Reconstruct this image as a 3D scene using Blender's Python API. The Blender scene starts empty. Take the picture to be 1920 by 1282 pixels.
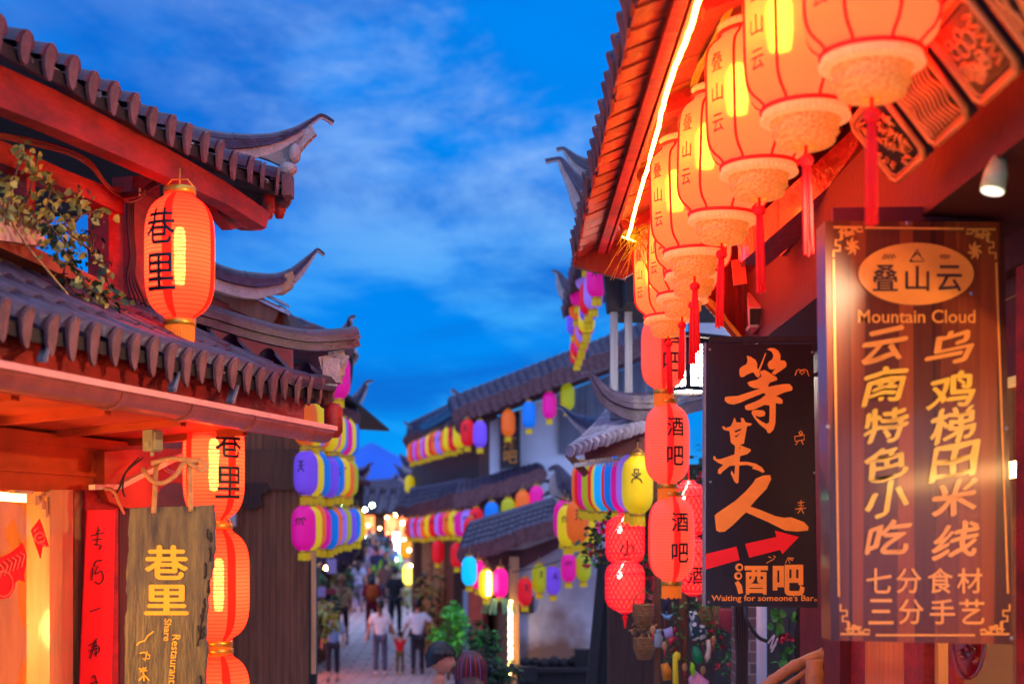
import bpy, math, random
from mathutils import Vector as V, Matrix
R = random.Random(7)
S = bpy.context.scene
COL = S.collection
F = 2667.0; HZ = 1000.0; CX = 960.0; EYE = 2.0     # focal length in photo pixels, horizon row, centre column, eye height

# ------------------------------------------------------------------ camera, sky, afterglow, exposure
cd = bpy.data.cameras.new('camera'); cam = bpy.data.objects.new('camera', cd); COL.objects.link(cam)
cam.location = (0, 0, EYE); cam.rotation_euler = (math.pi / 2, 0, 0)
cd.lens = 50; cd.sensor_width = 36; cd.shift_y = (HZ - 641) / 1920.0
cd.clip_start = 0.05; cd.clip_end = 6000
cd.dof.use_dof = True; cd.dof.focus_distance = 7.4; cd.dof.aperture_fstop = 1.9
S.camera = cam

w = bpy.data.worlds.new('World'); S.world = w; w.use_nodes = True
nt = w.node_tree; nt.nodes.clear()
def wn(t, **k):
    n = nt.nodes.new(t)
    for a, b in k.items(): setattr(n, a, b)
    return n
def wl(a, b): nt.links.new(a, b)
out = wn('ShaderNodeOutputWorld'); bg = wn('ShaderNodeBackground'); wl(bg.outputs[0], out.inputs[0])
tc = wn('ShaderNodeTexCoord'); sx = wn('ShaderNodeSeparateXYZ'); wl(tc.outputs['Generated'], sx.inputs[0])
def wm(op, a, b=None, clamp=False):
    n = wn('ShaderNodeMath', operation=op, use_clamp=clamp)
    for i, x in enumerate((a, b)):
        if x is None: continue
        if isinstance(x, (int, float)): n.inputs[i].default_value = x
        else: wl(x, n.inputs[i])
    return n.outputs[0]
def wmix(fac, a, b):
    n = wn('ShaderNodeMix', data_type='RGBA')
    if isinstance(fac, (int, float)): n.inputs[0].default_value = fac
    else: wl(fac, n.inputs[0])
    for i, x in ((6, a), (7, b)):
        if isinstance(x, tuple): n.inputs[i].default_value = (*x, 1)
        else: wl(x, n.inputs[i])
    return n.outputs[2]
zz = wm('MAXIMUM', sx.outputs[2], 0.0)
cv = wn('ShaderNodeCombineXYZ')
den = wm('ADD', zz, 0.38)
wl(wm('DIVIDE', sx.outputs[0], den), cv.inputs[0]); wl(wm('DIVIDE', sx.outputs[1], den), cv.inputs[1])
def wnoise(scale, detail, rough, loc, sc=(1, 1, 1), rot=0.0, dist=0.0):
    mp = wn('ShaderNodeMapping'); mp.inputs['Location'].default_value = loc; mp.inputs['Scale'].default_value = sc
    mp.inputs['Rotation'].default_value = (0, 0, rot)
    wl(cv.outputs[0], mp.inputs[0])
    n = wn('ShaderNodeTexNoise'); n.inputs['Scale'].default_value = scale; n.inputs['Detail'].default_value = detail
    n.inputs['Roughness'].default_value = rough; n.inputs['Distortion'].default_value = dist
    wl(mp.outputs[0], n.inputs['Vector']); return n.outputs[0]
def wramp(x, a, b):
    n = wn('ShaderNodeMapRange', interpolation_type='SMOOTHSTEP'); wl(x, n.inputs[0])
    n.inputs[1].default_value = a; n.inputs[2].default_value = b; return n.outputs[0]
band = wnoise(1.7, 5, .55, (3.1, .7, 0), (1, 1.5, 1), .35, .5)
puff = wnoise(2.6, 9, .62, (1.25, 4.3, 0), (1, 1.2, 1), .5, .35)
low = wramp(zz, 0.0, 0.16)                                   # 0 at the skyline, 1 higher up
base = wmix(low, (0.002, 0.36, 0.95), (0.0, 0.225, 0.83))
base = wmix(wm('MULTIPLY', wramp(band, .44, .64), .75), base, (0.004, 0.115, 0.58))
pale = wmix(wramp(zz, .12, .30), (0.03, 0.38, 0.92), (0.30, 0.50, 0.92))
side = wramp(sx.outputs[0], -.30, -.02)                     # the cloud bank lies to the right of the street
base = wmix(wm('MULTIPLY', wm('MULTIPLY', wramp(puff, .44, .66), .9), wm('ADD', wm('MULTIPLY', side, .85), .15)), base, pale)
back = wm('MULTIPLY', wramp(wm('MULTIPLY', sx.outputs[1], -1.0), -.35, .7), .9)  # the brighter western half behind the photographer
base = wmix(back, base, (0.68, 0.96, 2.0))
base = wmix(wm('MULTIPLY', wramp(zz, .48, .85), .8), base, (0.95, 1.10, 1.80))   # paler dome overhead
wl(base, bg.inputs[0]); bg.inputs[1].default_value = 0.94

sd = bpy.data.lights.new('afterglow', 'SUN'); so = bpy.data.objects.new('afterglow', sd); COL.objects.link(so)
sd.energy = 0.12; sd.angle = math.radians(40); sd.color = (.62, .66, 1.0)
so.rotation_euler = (math.radians(62), 0, math.radians(-20))

S.view_settings.view_transform = 'Standard'; S.view_settings.look = 'None'
S.view_settings.exposure = 0.2; S.view_settings.gamma = 1.0
S.cycles.use_denoising = True
S.cycles.max_bounces = 7; S.cycles.diffuse_bounces = 3; S.cycles.glossy_bounces = 3; S.cycles.transmission_bounces = 4
S.cycles.transparent_max_bounces = 12; S.cycles.sample_clamp_indirect = 6.0; S.cycles.caustics_reflective = False; S.cycles.caustics_refractive = False

# ------------------------------------------------------------------ helpers
def P(px, py, d): return V(((px - CX) / F * d, d, EYE + (HZ - py) / F * d))
def lin(r, g, b):
    f = lambda c: (c / 255 / 12.92) if c <= 10 else ((c / 255 + .055) / 1.055) ** 2.4
    return (f(r), f(g), f(b))
LC = V((-0.984, 7.5, 0)); LU = V((-.2672, -.9637, 0)); LN = V((-.9637, .2672, 0))   # frame of the left tea house: corner, along, inward
def L(s, t, z): return LC + LU * s + LN * t + V((0, 0, z))
def onL(px, py, t):
    k = (px - CX) / F; b = LC + LN * t
    s = (k * b.y - b.x) / (LU.x - k * LU.y)
    q = b + LU * s
    return V((q.x, q.y, EYE + (HZ - py) / F * q.y))
def onX(px, py, X):
    d = X * F / (px - CX); return P(px, py, d)

MATS = {}
def mat(name, col, rough=.6, var=.25, scale=6.0, stretch=(1, 1, 1), bump=.15, bscale=None, emit=None, es=0.0, coat=0.0, metal=0.0, spec=.5, col2=None, trans=0.0):
    if name in MATS: return MATS[name]
    m = bpy.data.materials.new(name); m.use_nodes = True; MATS[name] = m
    t = m.node_tree; b = t.nodes['Principled BSDF']
    b.inputs['Roughness'].default_value = rough; b.inputs['Metallic'].default_value = metal
    b.inputs['Specular IOR Level'].default_value = spec
    if coat: b.inputs['Coat Weight'].default_value = coat; b.inputs['Coat Roughness'].default_value = .08
    c1 = tuple(col); c2 = tuple(col2) if col2 else tuple(x * (1 - var) for x in c1)
    if var or col2:
        tx = t.nodes.new('ShaderNodeTexCoord'); mp = t.nodes.new('ShaderNodeMapping'); mp.inputs['Scale'].default_value = stretch
        t.links.new(tx.outputs['Object'], mp.inputs[0])
        n = t.nodes.new('ShaderNodeTexNoise'); n.inputs['Scale'].default_value = scale; n.inputs['Detail'].default_value = 6; n.inputs['Roughness'].default_value = .62
        t.links.new(mp.outputs[0], n.inputs['Vector'])
        r = t.nodes.new('ShaderNodeValToRGB'); r.color_ramp.elements[0].position = .34; r.color_ramp.elements[1].position = .66
        r.color_ramp.elements[0].color = (*c2, 1); r.color_ramp.elements[1].color = (*c1, 1)
        t.links.new(n.outputs[0], r.inputs[0]); t.links.new(r.outputs[0], b.inputs['Base Color'])
        if bump:
            n2 = t.nodes.new('ShaderNodeTexNoise'); n2.inputs['Scale'].default_value = bscale or scale * 4; n2.inputs['Detail'].default_value = 5
            t.links.new(mp.outputs[0], n2.inputs['Vector'])
            bp = t.nodes.new('ShaderNodeBump'); bp.inputs['Strength'].default_value = bump; bp.inputs['Distance'].default_value = .02
            t.links.new(n2.outputs[0], bp.inputs['Height']); t.links.new(bp.outputs[0], b.inputs['Normal'])
    else:
        b.inputs['Base Color'].default_value = (*c1, 1)
    if emit:
        b.inputs['Emission Color'].default_value = (*emit, 1); b.inputs['Emission Strength'].default_value = es
    if trans: b.inputs['Transmission Weight'].default_value = trans
    return m

class MB:
    def __init__(s): s.v = []; s.f = []; s.m = []; s.sm = []
    def face(s, idx, m=0, sm=False): s.f.append(idx); s.m.append(m); s.sm.append(sm)
    def poly(s, pts, m=0, sm=False):
        k = len(s.v); s.v += [tuple(p) for p in pts]; s.face(list(range(k, k + len(pts))), m, sm)
    def box(s, c, size, rot=None, m=0, ax=None):
        hx, hy, hz = (x / 2 for x in size); c = V(c)
        a = ax or (V((1, 0, 0)), V((0, 1, 0)), V((0, 0, 1)))
        k = len(s.v)
        for z in (-hz, hz):
            for x, y in ((-hx, -hy), (hx, -hy), (hx, hy), (-hx, hy)):
                p = V((x, y, z))
                if rot is not None: p = rot @ p
                s.v.append(tuple(c + a[0] * p.x + a[1] * p.y + a[2] * p.z))
        for q in ((0, 3, 2, 1), (4, 5, 6, 7), (0, 1, 5, 4), (1, 2, 6, 5), (2, 3, 7, 6), (3, 0, 4, 7)): s.face([k + i for i in q], m)
    def hexa(s, a, b, m=0):
        """solid between two matching polygons a and b"""
        n = len(a); k = len(s.v); s.v += [tuple(p) for p in a] + [tuple(p) for p in b]
        s.face([k + i for i in range(n)][::-1], m); s.face([k + n + i for i in range(n)], m)
        for i in range(n): j = (i + 1) % n; s.face([k + i, k + j, k + n + j, k + n + i], m)
    def beam(s, a, b, w, h, up=V((0, 0, 1)), m=0):
        a, b = V(a), V(b); t = (b - a).normalized(); sd = t.cross(up).normalized(); u = sd.cross(t)
        q = lambda p: [p + sd * (w / 2) * i + u * (h / 2) * j for i, j in ((-1, -1), (1, -1), (1, 1), (-1, 1))]
        s.hexa(q(a), q(b), m)
    def prism(s, pts, off, m=0): s.hexa([V(p) for p in pts], [V(p) + V(off) for p in pts], m)
    def tube(s, pts, r, n=8, m=0, cap=True, sm=True):
        pts = [V(p) for p in pts]; rs = r if isinstance(r, (list, tuple)) else [r] * len(pts)
        k = len(s.v); ref = None
        for i, p in enumerate(pts):
            t = (pts[min(i + 1, len(pts) - 1)] - pts[max(i - 1, 0)]).normalized()
            if ref is None: ref = t.orthogonal().normalized()
            ref = (ref - t * ref.dot(t)); ref = ref.normalized() if ref.length > 1e-6 else t.orthogonal().normalized()
            b = t.cross(ref)
            for j in range(n):
                a = 2 * math.pi * j / n; s.v.append(tuple(p + (ref * math.cos(a) + b * math.sin(a)) * rs[i]))
        for i in range(len(pts) - 1):
            for j in range(n):
                j2 = (j + 1) % n; s.face([k + i * n + j, k + i * n + j2, k + (i + 1) * n + j2, k + (i + 1) * n + j], m, sm)
        if cap: s.face([k + j for j in range(n)][::-1], m); s.face([k + (len(pts) - 1) * n + j for j in range(n)], m)
    def lathe(s, prof, n=24, c=(0, 0, 0), m=0, sm=True, cap=False, rmod=None, mfn=None):
        c = V(c); k = len(s.v)
        for (r, z) in prof:
            for j in range(n):
                a = 2 * math.pi * j / n; rr = r * (rmod(a) if rmod else 1)
                s.v.append((c.x + rr * math.cos(a), c.y + rr * math.sin(a), c.z + z))
        for i in range(len(prof) - 1):
            for j in range(n):
                j2 = (j + 1) % n; s.face([k + i * n + j, k + i * n + j2, k + (i + 1) * n + j2, k + (i + 1) * n + j], mfn(i, j) if mfn else m, sm)
        if cap: s.face([k + j for j in range(n)][::-1], m); s.face([k + (len(prof) - 1) * n + j for j in range(n)], m)
    def sweep(s, pts, prof, sc=None, up=V((0, 0, 1)), m=0, sm=False, cap=True):
        pts = [V(p) for p in pts]; n = len(prof); k = len(s.v)
        for i, p in enumerate(pts):
            t = (pts[min(i + 1, len(pts) - 1)] - pts[max(i - 1, 0)]).normalized()
            sd = t.cross(up).normalized(); u = sd.cross(t)
            f = sc[i] if sc else 1.0
            fx, fy = f if isinstance(f, tuple) else (f, f)
            for x, y in prof: s.v.append(tuple(p + sd * x * fx + u * y * fy))
        for i in range(len(pts) - 1):
            for j in range(n):
                j2 = (j + 1) % n; s.face([k + i * n + j, k + (i + 1) * n + j, k + (i + 1) * n + j2, k + i * n + j2], m, sm)
        if cap: s.face([k + j for j in range(n)], m); s.face([k + (len(pts) - 1) * n + j for j in range(n)][::-1], m)
    def ball(s, c, r, n=10, m=0):
        r = r if isinstance(r, tuple) else (r, r, r); c = V(c); k = len(s.v); nr = max(4, n // 2 + 1)
        for i in range(nr + 1):
            ph = math.pi * i / nr
            for j in range(n):
                a = 2 * math.pi * j / n; s.v.append((c.x + r[0] * math.sin(ph) * math.cos(a), c.y + r[1] * math.sin(ph) * math.sin(a), c.z - r[2] * math.cos(ph)))
        for i in range(nr):
            for j in range(n):
                j2 = (j + 1) % n; s.face([k + i * n + j, k + i * n + j2, k + (i + 1) * n + j2, k + (i + 1) * n + j], m, True)
    def mesh(s, name, mats):
        me = bpy.data.meshes.new(name); me.from_pydata(s.v, [], s.f)
        for x in (mats if isinstance(mats, (list, tuple)) else [mats]): me.materials.append(x)
        me.polygons.foreach_set('material_index', s.m); me.polygons.foreach_set('use_smooth', s.sm); me.update()
        return me
    def build(s, name, mats, parent=None): return link(name, s.mesh(name, mats), parent)

def link(name, data, parent=None):
    o = bpy.data.objects.new(name, data); COL.objects.link(o)
    if parent is not None:
        o.parent = parent
        if parent.get('wld') and parent.type == 'EMPTY': o.matrix_parent_inverse = Matrix.Translation(-parent.location)
    return o
def tag(o, label, cat, group=None):
    o['label'] = label; o['category'] = cat
    if group: o['group'] = group
    return o
def thing(name, label, cat, loc=(0, 0, 0), rz=0.0, group=None, world=False):
    """Empty at the thing's base; world=True: its parts are modelled in scene coordinates"""
    o = bpy.data.objects.new(name, None); COL.objects.link(o); o.location = loc; o.rotation_euler = (0, 0, rz); o.empty_display_size = .05
    if world: o['wld'] = 1
    return tag(o, label, cat, group)
def struct(o): o['kind'] = 'structure'; return o

def spline(pts, n=8):
    pts = [V(p) for p in pts]; out = []
    for i in range(len(pts) - 1):
        p0, p1, p2, p3 = pts[max(i - 1, 0)], pts[i], pts[i + 1], pts[min(i + 2, len(pts) - 1)]
        for k in range(n):
            t = k / n; out.append(.5 * ((2 * p1) + (p2 - p0) * t + (2 * p0 - 5 * p1 + 4 * p2 - p3) * t * t + (3 * p1 - p0 - 3 * p2 + p3) * t ** 3))
    out.append(pts[-1]); return out

_tc = {}
def glyphs(body, bold=0.0):
    """outline triangles of a line of writing, unit em, centred: (verts, faces, w, h)"""
    k = (body, bold)
    if k in _tc: return _tc[k]
    c = bpy.data.curves.new('writing', 'FONT'); c.body = body; c.offset = bold; c.resolution_u = 3
    o = bpy.data.objects.new('writing', c); COL.objects.link(o)
    dg = bpy.context.evaluated_depsgraph_get(); me = bpy.data.meshes.new_from_object(o.evaluated_get(dg))
    vs = [tuple(v.co) for v in me.vertices]; fs = [list(p.vertices) for p in me.polygons]
    bpy.data.objects.remove(o); bpy.data.curves.remove(c); bpy.data.meshes.remove(me)
    if not vs: vs = [(0, 0, 0)]
    x0, x1 = min(v[0] for v in vs), max(v[0] for v in vs); y0, y1 = min(v[1] for v in vs), max(v[1] for v in vs)
    vs = [(v[0] - (x0 + x1) / 2, v[1] - (y0 + y1) / 2) for v in vs]
    _tc[k] = (vs, fs, x1 - x0, y1 - y0); return _tc[k]
def write(mb, body, fn, w=None, h=None, bold=.0, m=0, rot=0.0, slant=0.0):
    """lay a piece of writing, w x h big, through fn(x, y) -> point"""
    vs, fs, gw, gh = glyphs(body, bold)
    sx = (w / gw) if w else (h / gh); sy = (h / gh) if h else sx
    k = len(mb.v); ca, sa = math.cos(rot), math.sin(rot)
    for x, y in vs:
        x, y = x * sx, y * sy; x += slant * y
        mb.v.append(tuple(fn(x * ca - y * sa, x * sa + y * ca)))
    for f in fs: mb.face([k + i for i in f], m)
def write_bold(mb, body, fn, w, h, t=1.0, e=.0003, **k):
    """heavier strokes: the outline laid down again a hair to each side, every layer a little prouder"""
    for i, (dx, dy) in enumerate(((0, 0), (t, .0), (-t, .0), (0, t * .8), (0, -t * .8))):
        write(mb, body, (lambda x, y, dx=dx, dy=dy, i=i: V(fn(x + dx, y + dy)) - V((0, i * e, 0))), w, h, 0.0, **k)
def strip(mb, pts, wd, fn, m=0, caps=True):
    """flat brush stroke through 2-d points with a width at each"""
    pts = [V((p[0], p[1], 0)) for p in pts]; n = len(pts); wd = wd if isinstance(wd, (list, tuple)) else [wd] * n
    a, b = [], []
    for i, p in enumerate(pts):
        t = (pts[min(i + 1, n - 1)] - pts[max(i - 1, 0)]).normalized(); s = V((-t.y, t.x, 0))
        a.append(p + s * wd[i] / 2); b.append(p - s * wd[i] / 2)
    k = len(mb.v); mb.v += [tuple(fn(p.x, p.y)) for p in a] + [tuple(fn(p.x, p.y)) for p in b]
    for i in range(n - 1): mb.face([k + i, k + i + 1, k + n + i + 1, k + n + i], m)

# ------------------------------------------------------------------ materials of the place
RED = mat('red_painted_wood', (.40, .014, .007), .6, .62, 4.5, (1, 1, 2.2), .3, 26)
DRED = mat('dark_red_wood', (.17, .008, .008), .5, .5, 4, (1, 1, 1), .12)
BROWNRED = mat('maroon_board', lin(92, 40, 48), .6, .35, 5)
ORANGEWOOD = mat('varnished_orange_wood', lin(176, 92, 40), .35, .4, 4, (6, 6, .6), .08, coat=.4)
PALEWOOD = mat('pale_pine', lin(205, 150, 92), .42, .3, 3, (7, 7, .5), .1, coat=.3)
BROWN = mat('brown_wood', lin(110, 66, 38), .6, .45, 4, (6, 6, .6), .2)
DARKWOOD = mat('dark_weathered_wood', lin(74, 50, 40), .7, .5, 4, (8, 8, .5), .25)
BLACKWOOD = mat('blackened_wood', lin(34, 24, 26), .7, .5, 5, (5, 5, .6), .2)
TILE = mat('grey_roof_tile', lin(66, 55, 82), .40, .62, 13, (1, 1, 1), .3, 60)
TILEEND = mat('clay_tile_end', lin(122, 78, 80), .7, .45, 14, (1, 1, 1), .35, 70)
TILELT = mat('pale_roof_tile', lin(140, 138, 160), .6, .4, 7, (1, 1, 1), .25)
MORTAR = mat('lime_mortar', lin(176, 160, 156), .85, .3, 14, (1, 1, 1), .5, 60)
PLASTER = mat('white_plaster', lin(236, 238, 244), .85, .14, 2.2, (1, 1, 1), .1, 40)
GREYPLANK = mat('grey_planking', lin(140, 142, 156), .75, .45, 3, (9, 9, .25), .2)
METAL = mat('grey_metal', lin(150, 150, 156), .4, .2, 8, metal=.6)
PVC = mat('white_pipe', lin(214, 206, 210), .35, .1, 4, bump=0)
GOLD = mat('gold_foil', lin(226, 170, 60), .3, .2, 20, metal=.7, bump=.05)
YFRINGE = mat('yellow_fringe', lin(226, 190, 10), .8, .25, 40, (6, 6, 1), .2, emit=lin(226, 190, 10), es=.16)
OFRINGE = mat('orange_fringe', lin(230, 120, 30), .8, .3, 40, (6, 6, 1), .2, emit=lin(255, 120, 20), es=.35)
INK = mat('black_ink', (.012, .01, .01), .6, 0)
REDINK = mat('dark_red_ink', (.10, .006, .004), .6, 0)
BLACKBOARD = mat('black_lacquer_board', lin(30, 20, 20), .32, .4, 3, (5, 5, .5), .04)
ORANGEPAINT = mat('orange_gold_paint', lin(255, 160, 50), .5, .12, 10, bump=.05, emit=lin(240, 120, 20), es=.0)
YELLOWPAINT = mat('yellow_gold_paint', (.95, .56, .012), .45, .12, 10, bump=.05)
WIRE = mat('black_cable', (.02, .015, .015), .5, 0)
ROPE = mat('hemp_rope', lin(196, 150, 96), .8, .3, 30, bump=.3)
LEAF = mat('green_leaf', (.05, .13, .03), .5, .5, 9, bump=0)
LEAFY = mat('yellow_green_leaf', (.42, .36, .07), .5, .45, 9, bump=0)
LEAFB = mat('bright_green_leaf', (.05, .34, .03), .5, .4, 5, bump=0)
LEAFD = mat('deep_green_leaf', (.02, .05, .018), .55, .5, 8, bump=0)
FLOWER = mat('crimson_petal', (.62, .02, .06), .5, .3, 9, bump=0)
PINKF = mat('pink_petal', (.8, .25, .35), .5, .3, 9, bump=0)
SKIN = mat('skin', lin(206, 150, 122), .55, .1, 6, bump=0)
HAIR = mat('black_hair', (.012, .010, .011), .4, .4, 30, (8, 8, 1), .2)

def shade_mat(name, col, es, seam=None, rib=0, hot=None):
    """glowing lantern paper: even glow, a darker lapped seam painted at each quarter"""
    m = bpy.data.materials.new(name); m.use_nodes = True; t = m.node_tree; b = t.nodes['Principled BSDF']
    b.inputs['Base Color'].default_value = (*[min(1, c * .8) for c in col], 1); b.inputs['Roughness'].default_value = .55
    b.inputs['Emission Strength'].default_value = es
    b.inputs['Emission Color'].default_value = (*col, 1)
    return m
# ------------------------------------------------------------------ lantern kit
def paper(name, col, es, clear=.0, tint=(1, .5, .3)):
    m = shade_mat(name, col, es)
    if clear:
        t = m.node_tree; b = t.nodes['Principled BSDF']; o = t.nodes['Material Output']
        tr = t.nodes.new('ShaderNodeBsdfTransparent'); tr.inputs[0].default_value = (*tint, 1)
        mx = t.nodes.new('ShaderNodeMixShader'); mx.inputs[0].default_value = clear
        t.links.new(b.outputs[0], mx.inputs[1]); t.links.new(tr.outputs[0], mx.inputs[2]); t.links.new(mx.outputs[0], o.inputs[0])
    return m
def oiled(name, em, es, through, clear, frost=.2):
    """oiled paper: a little glow of its own from scattered light, the rest let through from the bulb inside"""
    m = bpy.data.materials.new(name); m.use_nodes = True; t = m.node_tree; t.nodes.clear(); N = t.nodes.new
    o = N('ShaderNodeOutputMaterial'); e = N('ShaderNodeEmission'); e.inputs[0].default_value = (*em, 1); e.inputs[1].default_value = es
    tl = N('ShaderNodeBsdfTranslucent'); tl.inputs[0].default_value = (*through, 1); tr = N('ShaderNodeBsdfRefraction'); tr.inputs[0].default_value = (1, .6, .3, 1); tr.inputs[1].default_value = frost; tr.inputs[2].default_value = 1.12
    df = N('ShaderNodeBsdfDiffuse'); df.inputs[0].default_value = (.45, .03, .02, 1)
    a = N('ShaderNodeAddShader'); m2 = N('ShaderNodeMixShader'); m2.inputs[0].default_value = .7; mx = N('ShaderNodeMixShader'); mx.inputs[0].default_value = clear
    t.links.new(df.outputs[0], m2.inputs[1]); t.links.new(tl.outputs[0], m2.inputs[2]); t.links.new(e.outputs[0], a.inputs[0]); t.links.new(m2.outputs[0], a.inputs[1])
    t.links.new(a.outputs[0], mx.inputs[1]); t.links.new(tr.outputs[0], mx.inputs[2]); t.links.new(mx.outputs[0], o.inputs[0]); return m
PAL = oiled('palace_lantern_silk', (1.0, .026, .011), 5.0, (.9, .21, .12), .18, .60)
RP = oiled('red_lantern_paper', (1.0, .014, .005), 3.0, (.9, .15, .12), .12); RPS = oiled('red_lantern_seam', (1.0, .004, .002), 2.6, (.5, .008, .006), .03); RPW = oiled('red_lantern_wire_rib_shading', (1.0, .008, .003), 2.2, (.7, .04, .03), .0)
SP = paper('salmon_lantern_paper', (1.0, .10, .045), .78, .05); SPS = paper('salmon_lantern_seam', (1.0, .012, .008), .7, .02); SPW = paper('salmon_lantern_wire_rib_shading', (1.0, .05, .03), .5, .0)
PALR = paper('palace_lantern_rib', (1.0, .004, .002), 1.3)
PALY = paper('palace_lantern_yellow_silk', (1.0, .50, .0), 1.5); PALINK = mat('glowing_red_ink', (.3, .01, .004), .6, 0, emit=(.55, .012, .004), es=1.0)
BULB = mat('lit_bulb', (1, .9, .6), .5, 0, emit=(1.0, .66, .2), es=26)
PBULB = mat('lit_yellow_bulb', (1, .8, .3), .5, 0, emit=(1.0, .62, .05), es=24)
BULBW = mat('white_lamp_light', (1, 1, 1), .5, 0, emit=(1.0, .93, .82), es=9)
RING = mat('lit_lace_ring', lin(250, 200, 130), .6, .3, 60, bump=.4, emit=lin(255, 130, 70), es=.75)
LACE = mat('lit_lace_basket', lin(255, 180, 100), .6, .65, 75, (1, 1, 1.3), 0, emit=lin(255, 120, 44), es=.55, col2=lin(130, 62, 26))
TASSEL = mat('scarlet_tassel', (.7, .004, .006), .7, .3, 40, (8, 8, .5), .2, emit=(1, .0, .004), es=.35)
LCOL = {'magenta': lin(214, 0, 136), 'purple': lin(112, 70, 210), 'violet': lin(150, 110, 215), 'blue': lin(0, 110, 205), 'cyan': lin(0, 170, 235), 'yellow': lin(222, 190, 0),
        'olive': lin(160, 160, 0), 'orange': lin(226, 96, 14), 'red': lin(214, 8, 24), 'pink': lin(236, 0, 120)}
LMAT = {k: mat(k + '_lantern_cloth', v, .6, .1, 8, bump=0, emit=v, es=.42) for k, v in LCOL.items()}
LITMAT = {k: mat(k + '_lit_lantern_cloth', v, .6, .1, 8, bump=0, emit=v, es=1.0) for k, v in LCOL.items()}
LITMAT['white yellow'] = mat('bright_yellow_lantern_cloth', lin(250, 240, 40), .6, 0, emit=(1.0, .85, .12), es=2.2)
LMAT['white yellow'] = LITMAT['white yellow']

def melon(r, h, n=30, p=3.4, q=1.8, neck=.42, rib=0.0, ribs=26):
    out = []; N = ribs * 2 if rib else n
    for i in range(N + 1):
        u = i / N; x = abs(2 * u - 1)
        if rib: u = (i // 2 + (.80 if i % 2 else 0)) / ribs if i < N else 1.0; x = min(1, abs(2 * u - 1))
        rr = r * max(neck, (1 - x ** p) ** (1 / q)) if x < 1 else r * neck
        if rib and i % 2: rr *= 1 - rib * .3
        elif rib: rr *= 1 - rib * .3
        out.append((rr, (u - .5) * h))
    if rib:
        o2 = []                                       # each rib bellies out between two hoops
        for k in range(0, len(out) - 1):
            o2.append(out[k])
        out = o2 + [out[-1]]
    return out
def lam(r, h, p=3.4, q=1.8, neck=.42):
    def f(z):
        x = min(1, abs(2 * z / h)); return r * max(neck, (1 - x ** p) ** (1 / q))
    return f
def wrapfn(prof, ang, off=.003):
    def fn(x, y):
        r = prof(y) + off; R0 = prof(0)
        a = ang + x / R0
        return V((r * math.cos(a), r * math.sin(a), y))
    return fn
_mesh = {}
def cached(key, mk):
    if key not in _mesh: _mesh[key] = mk()
    return _mesh[key]

def curved_write(mb, body, prof, ang, yc, w, h, bold=.012, m=0, cols=10):
    """characters painted on the curved lantern skin: slice the outline into columns so that it follows the curve"""
    import bmesh
    vs, fs, gw, gh = glyphs(body, bold)
    bm = bmesh.new(); bv = [bm.verts.new((v[0] * w / gw, v[1] * h / gh, 0)) for v in vs]
    for f in fs:
        try: bm.faces.new([bv[i] for i in f])
        except ValueError: pass
    for i in range(1, cols):
        x = -w / 2 + w * i / cols
        bmesh.ops.bisect_plane(bm, geom=bm.verts[:] + bm.edges[:] + bm.faces[:], plane_co=(x, 0, 0), plane_no=(1, 0, 0), dist=1e-5)
    for i in range(1, 8):
        y = -h / 2 + h * i / 8
        bmesh.ops.bisect_plane(bm, geom=bm.verts[:] + bm.edges[:] + bm.faces[:], plane_co=(0, y, 0), plane_no=(0, 1, 0), dist=1e-5)
    bm.verts.index_update(); fn = wrapfn(prof, ang); k = len(mb.v)
    for v in bm.verts: mb.v.append(tuple(fn(v.co.x, v.co.y + yc)))
    for f in bm.faces: mb.face([k + v.index for v in f.verts], m)
    bm.free()

def fringe_mb(r, z, h, n=20, flare=1.0):
    mb = MB()
    for i in range(n):
        a0 = 2 * math.pi * (i + .08) / n; a1 = 2 * math.pi * (i + .92) / n; hh = h * R.uniform(.88, 1.05)
        q = lambda a, rr, zz: V((rr * math.cos(a), rr * math.sin(a), zz))
        mb.hexa([q(a0, r, z), q(a1, r, z), q(a1, r * flare, z - hh), q(a0, r * flare, z - hh)], [q(a0, r - .004, z), q(a1, r - .004, z), q(a1, r * flare - .004, z - hh), q(a0, r * flare - .004, z - hh)])
    return mb

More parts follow.
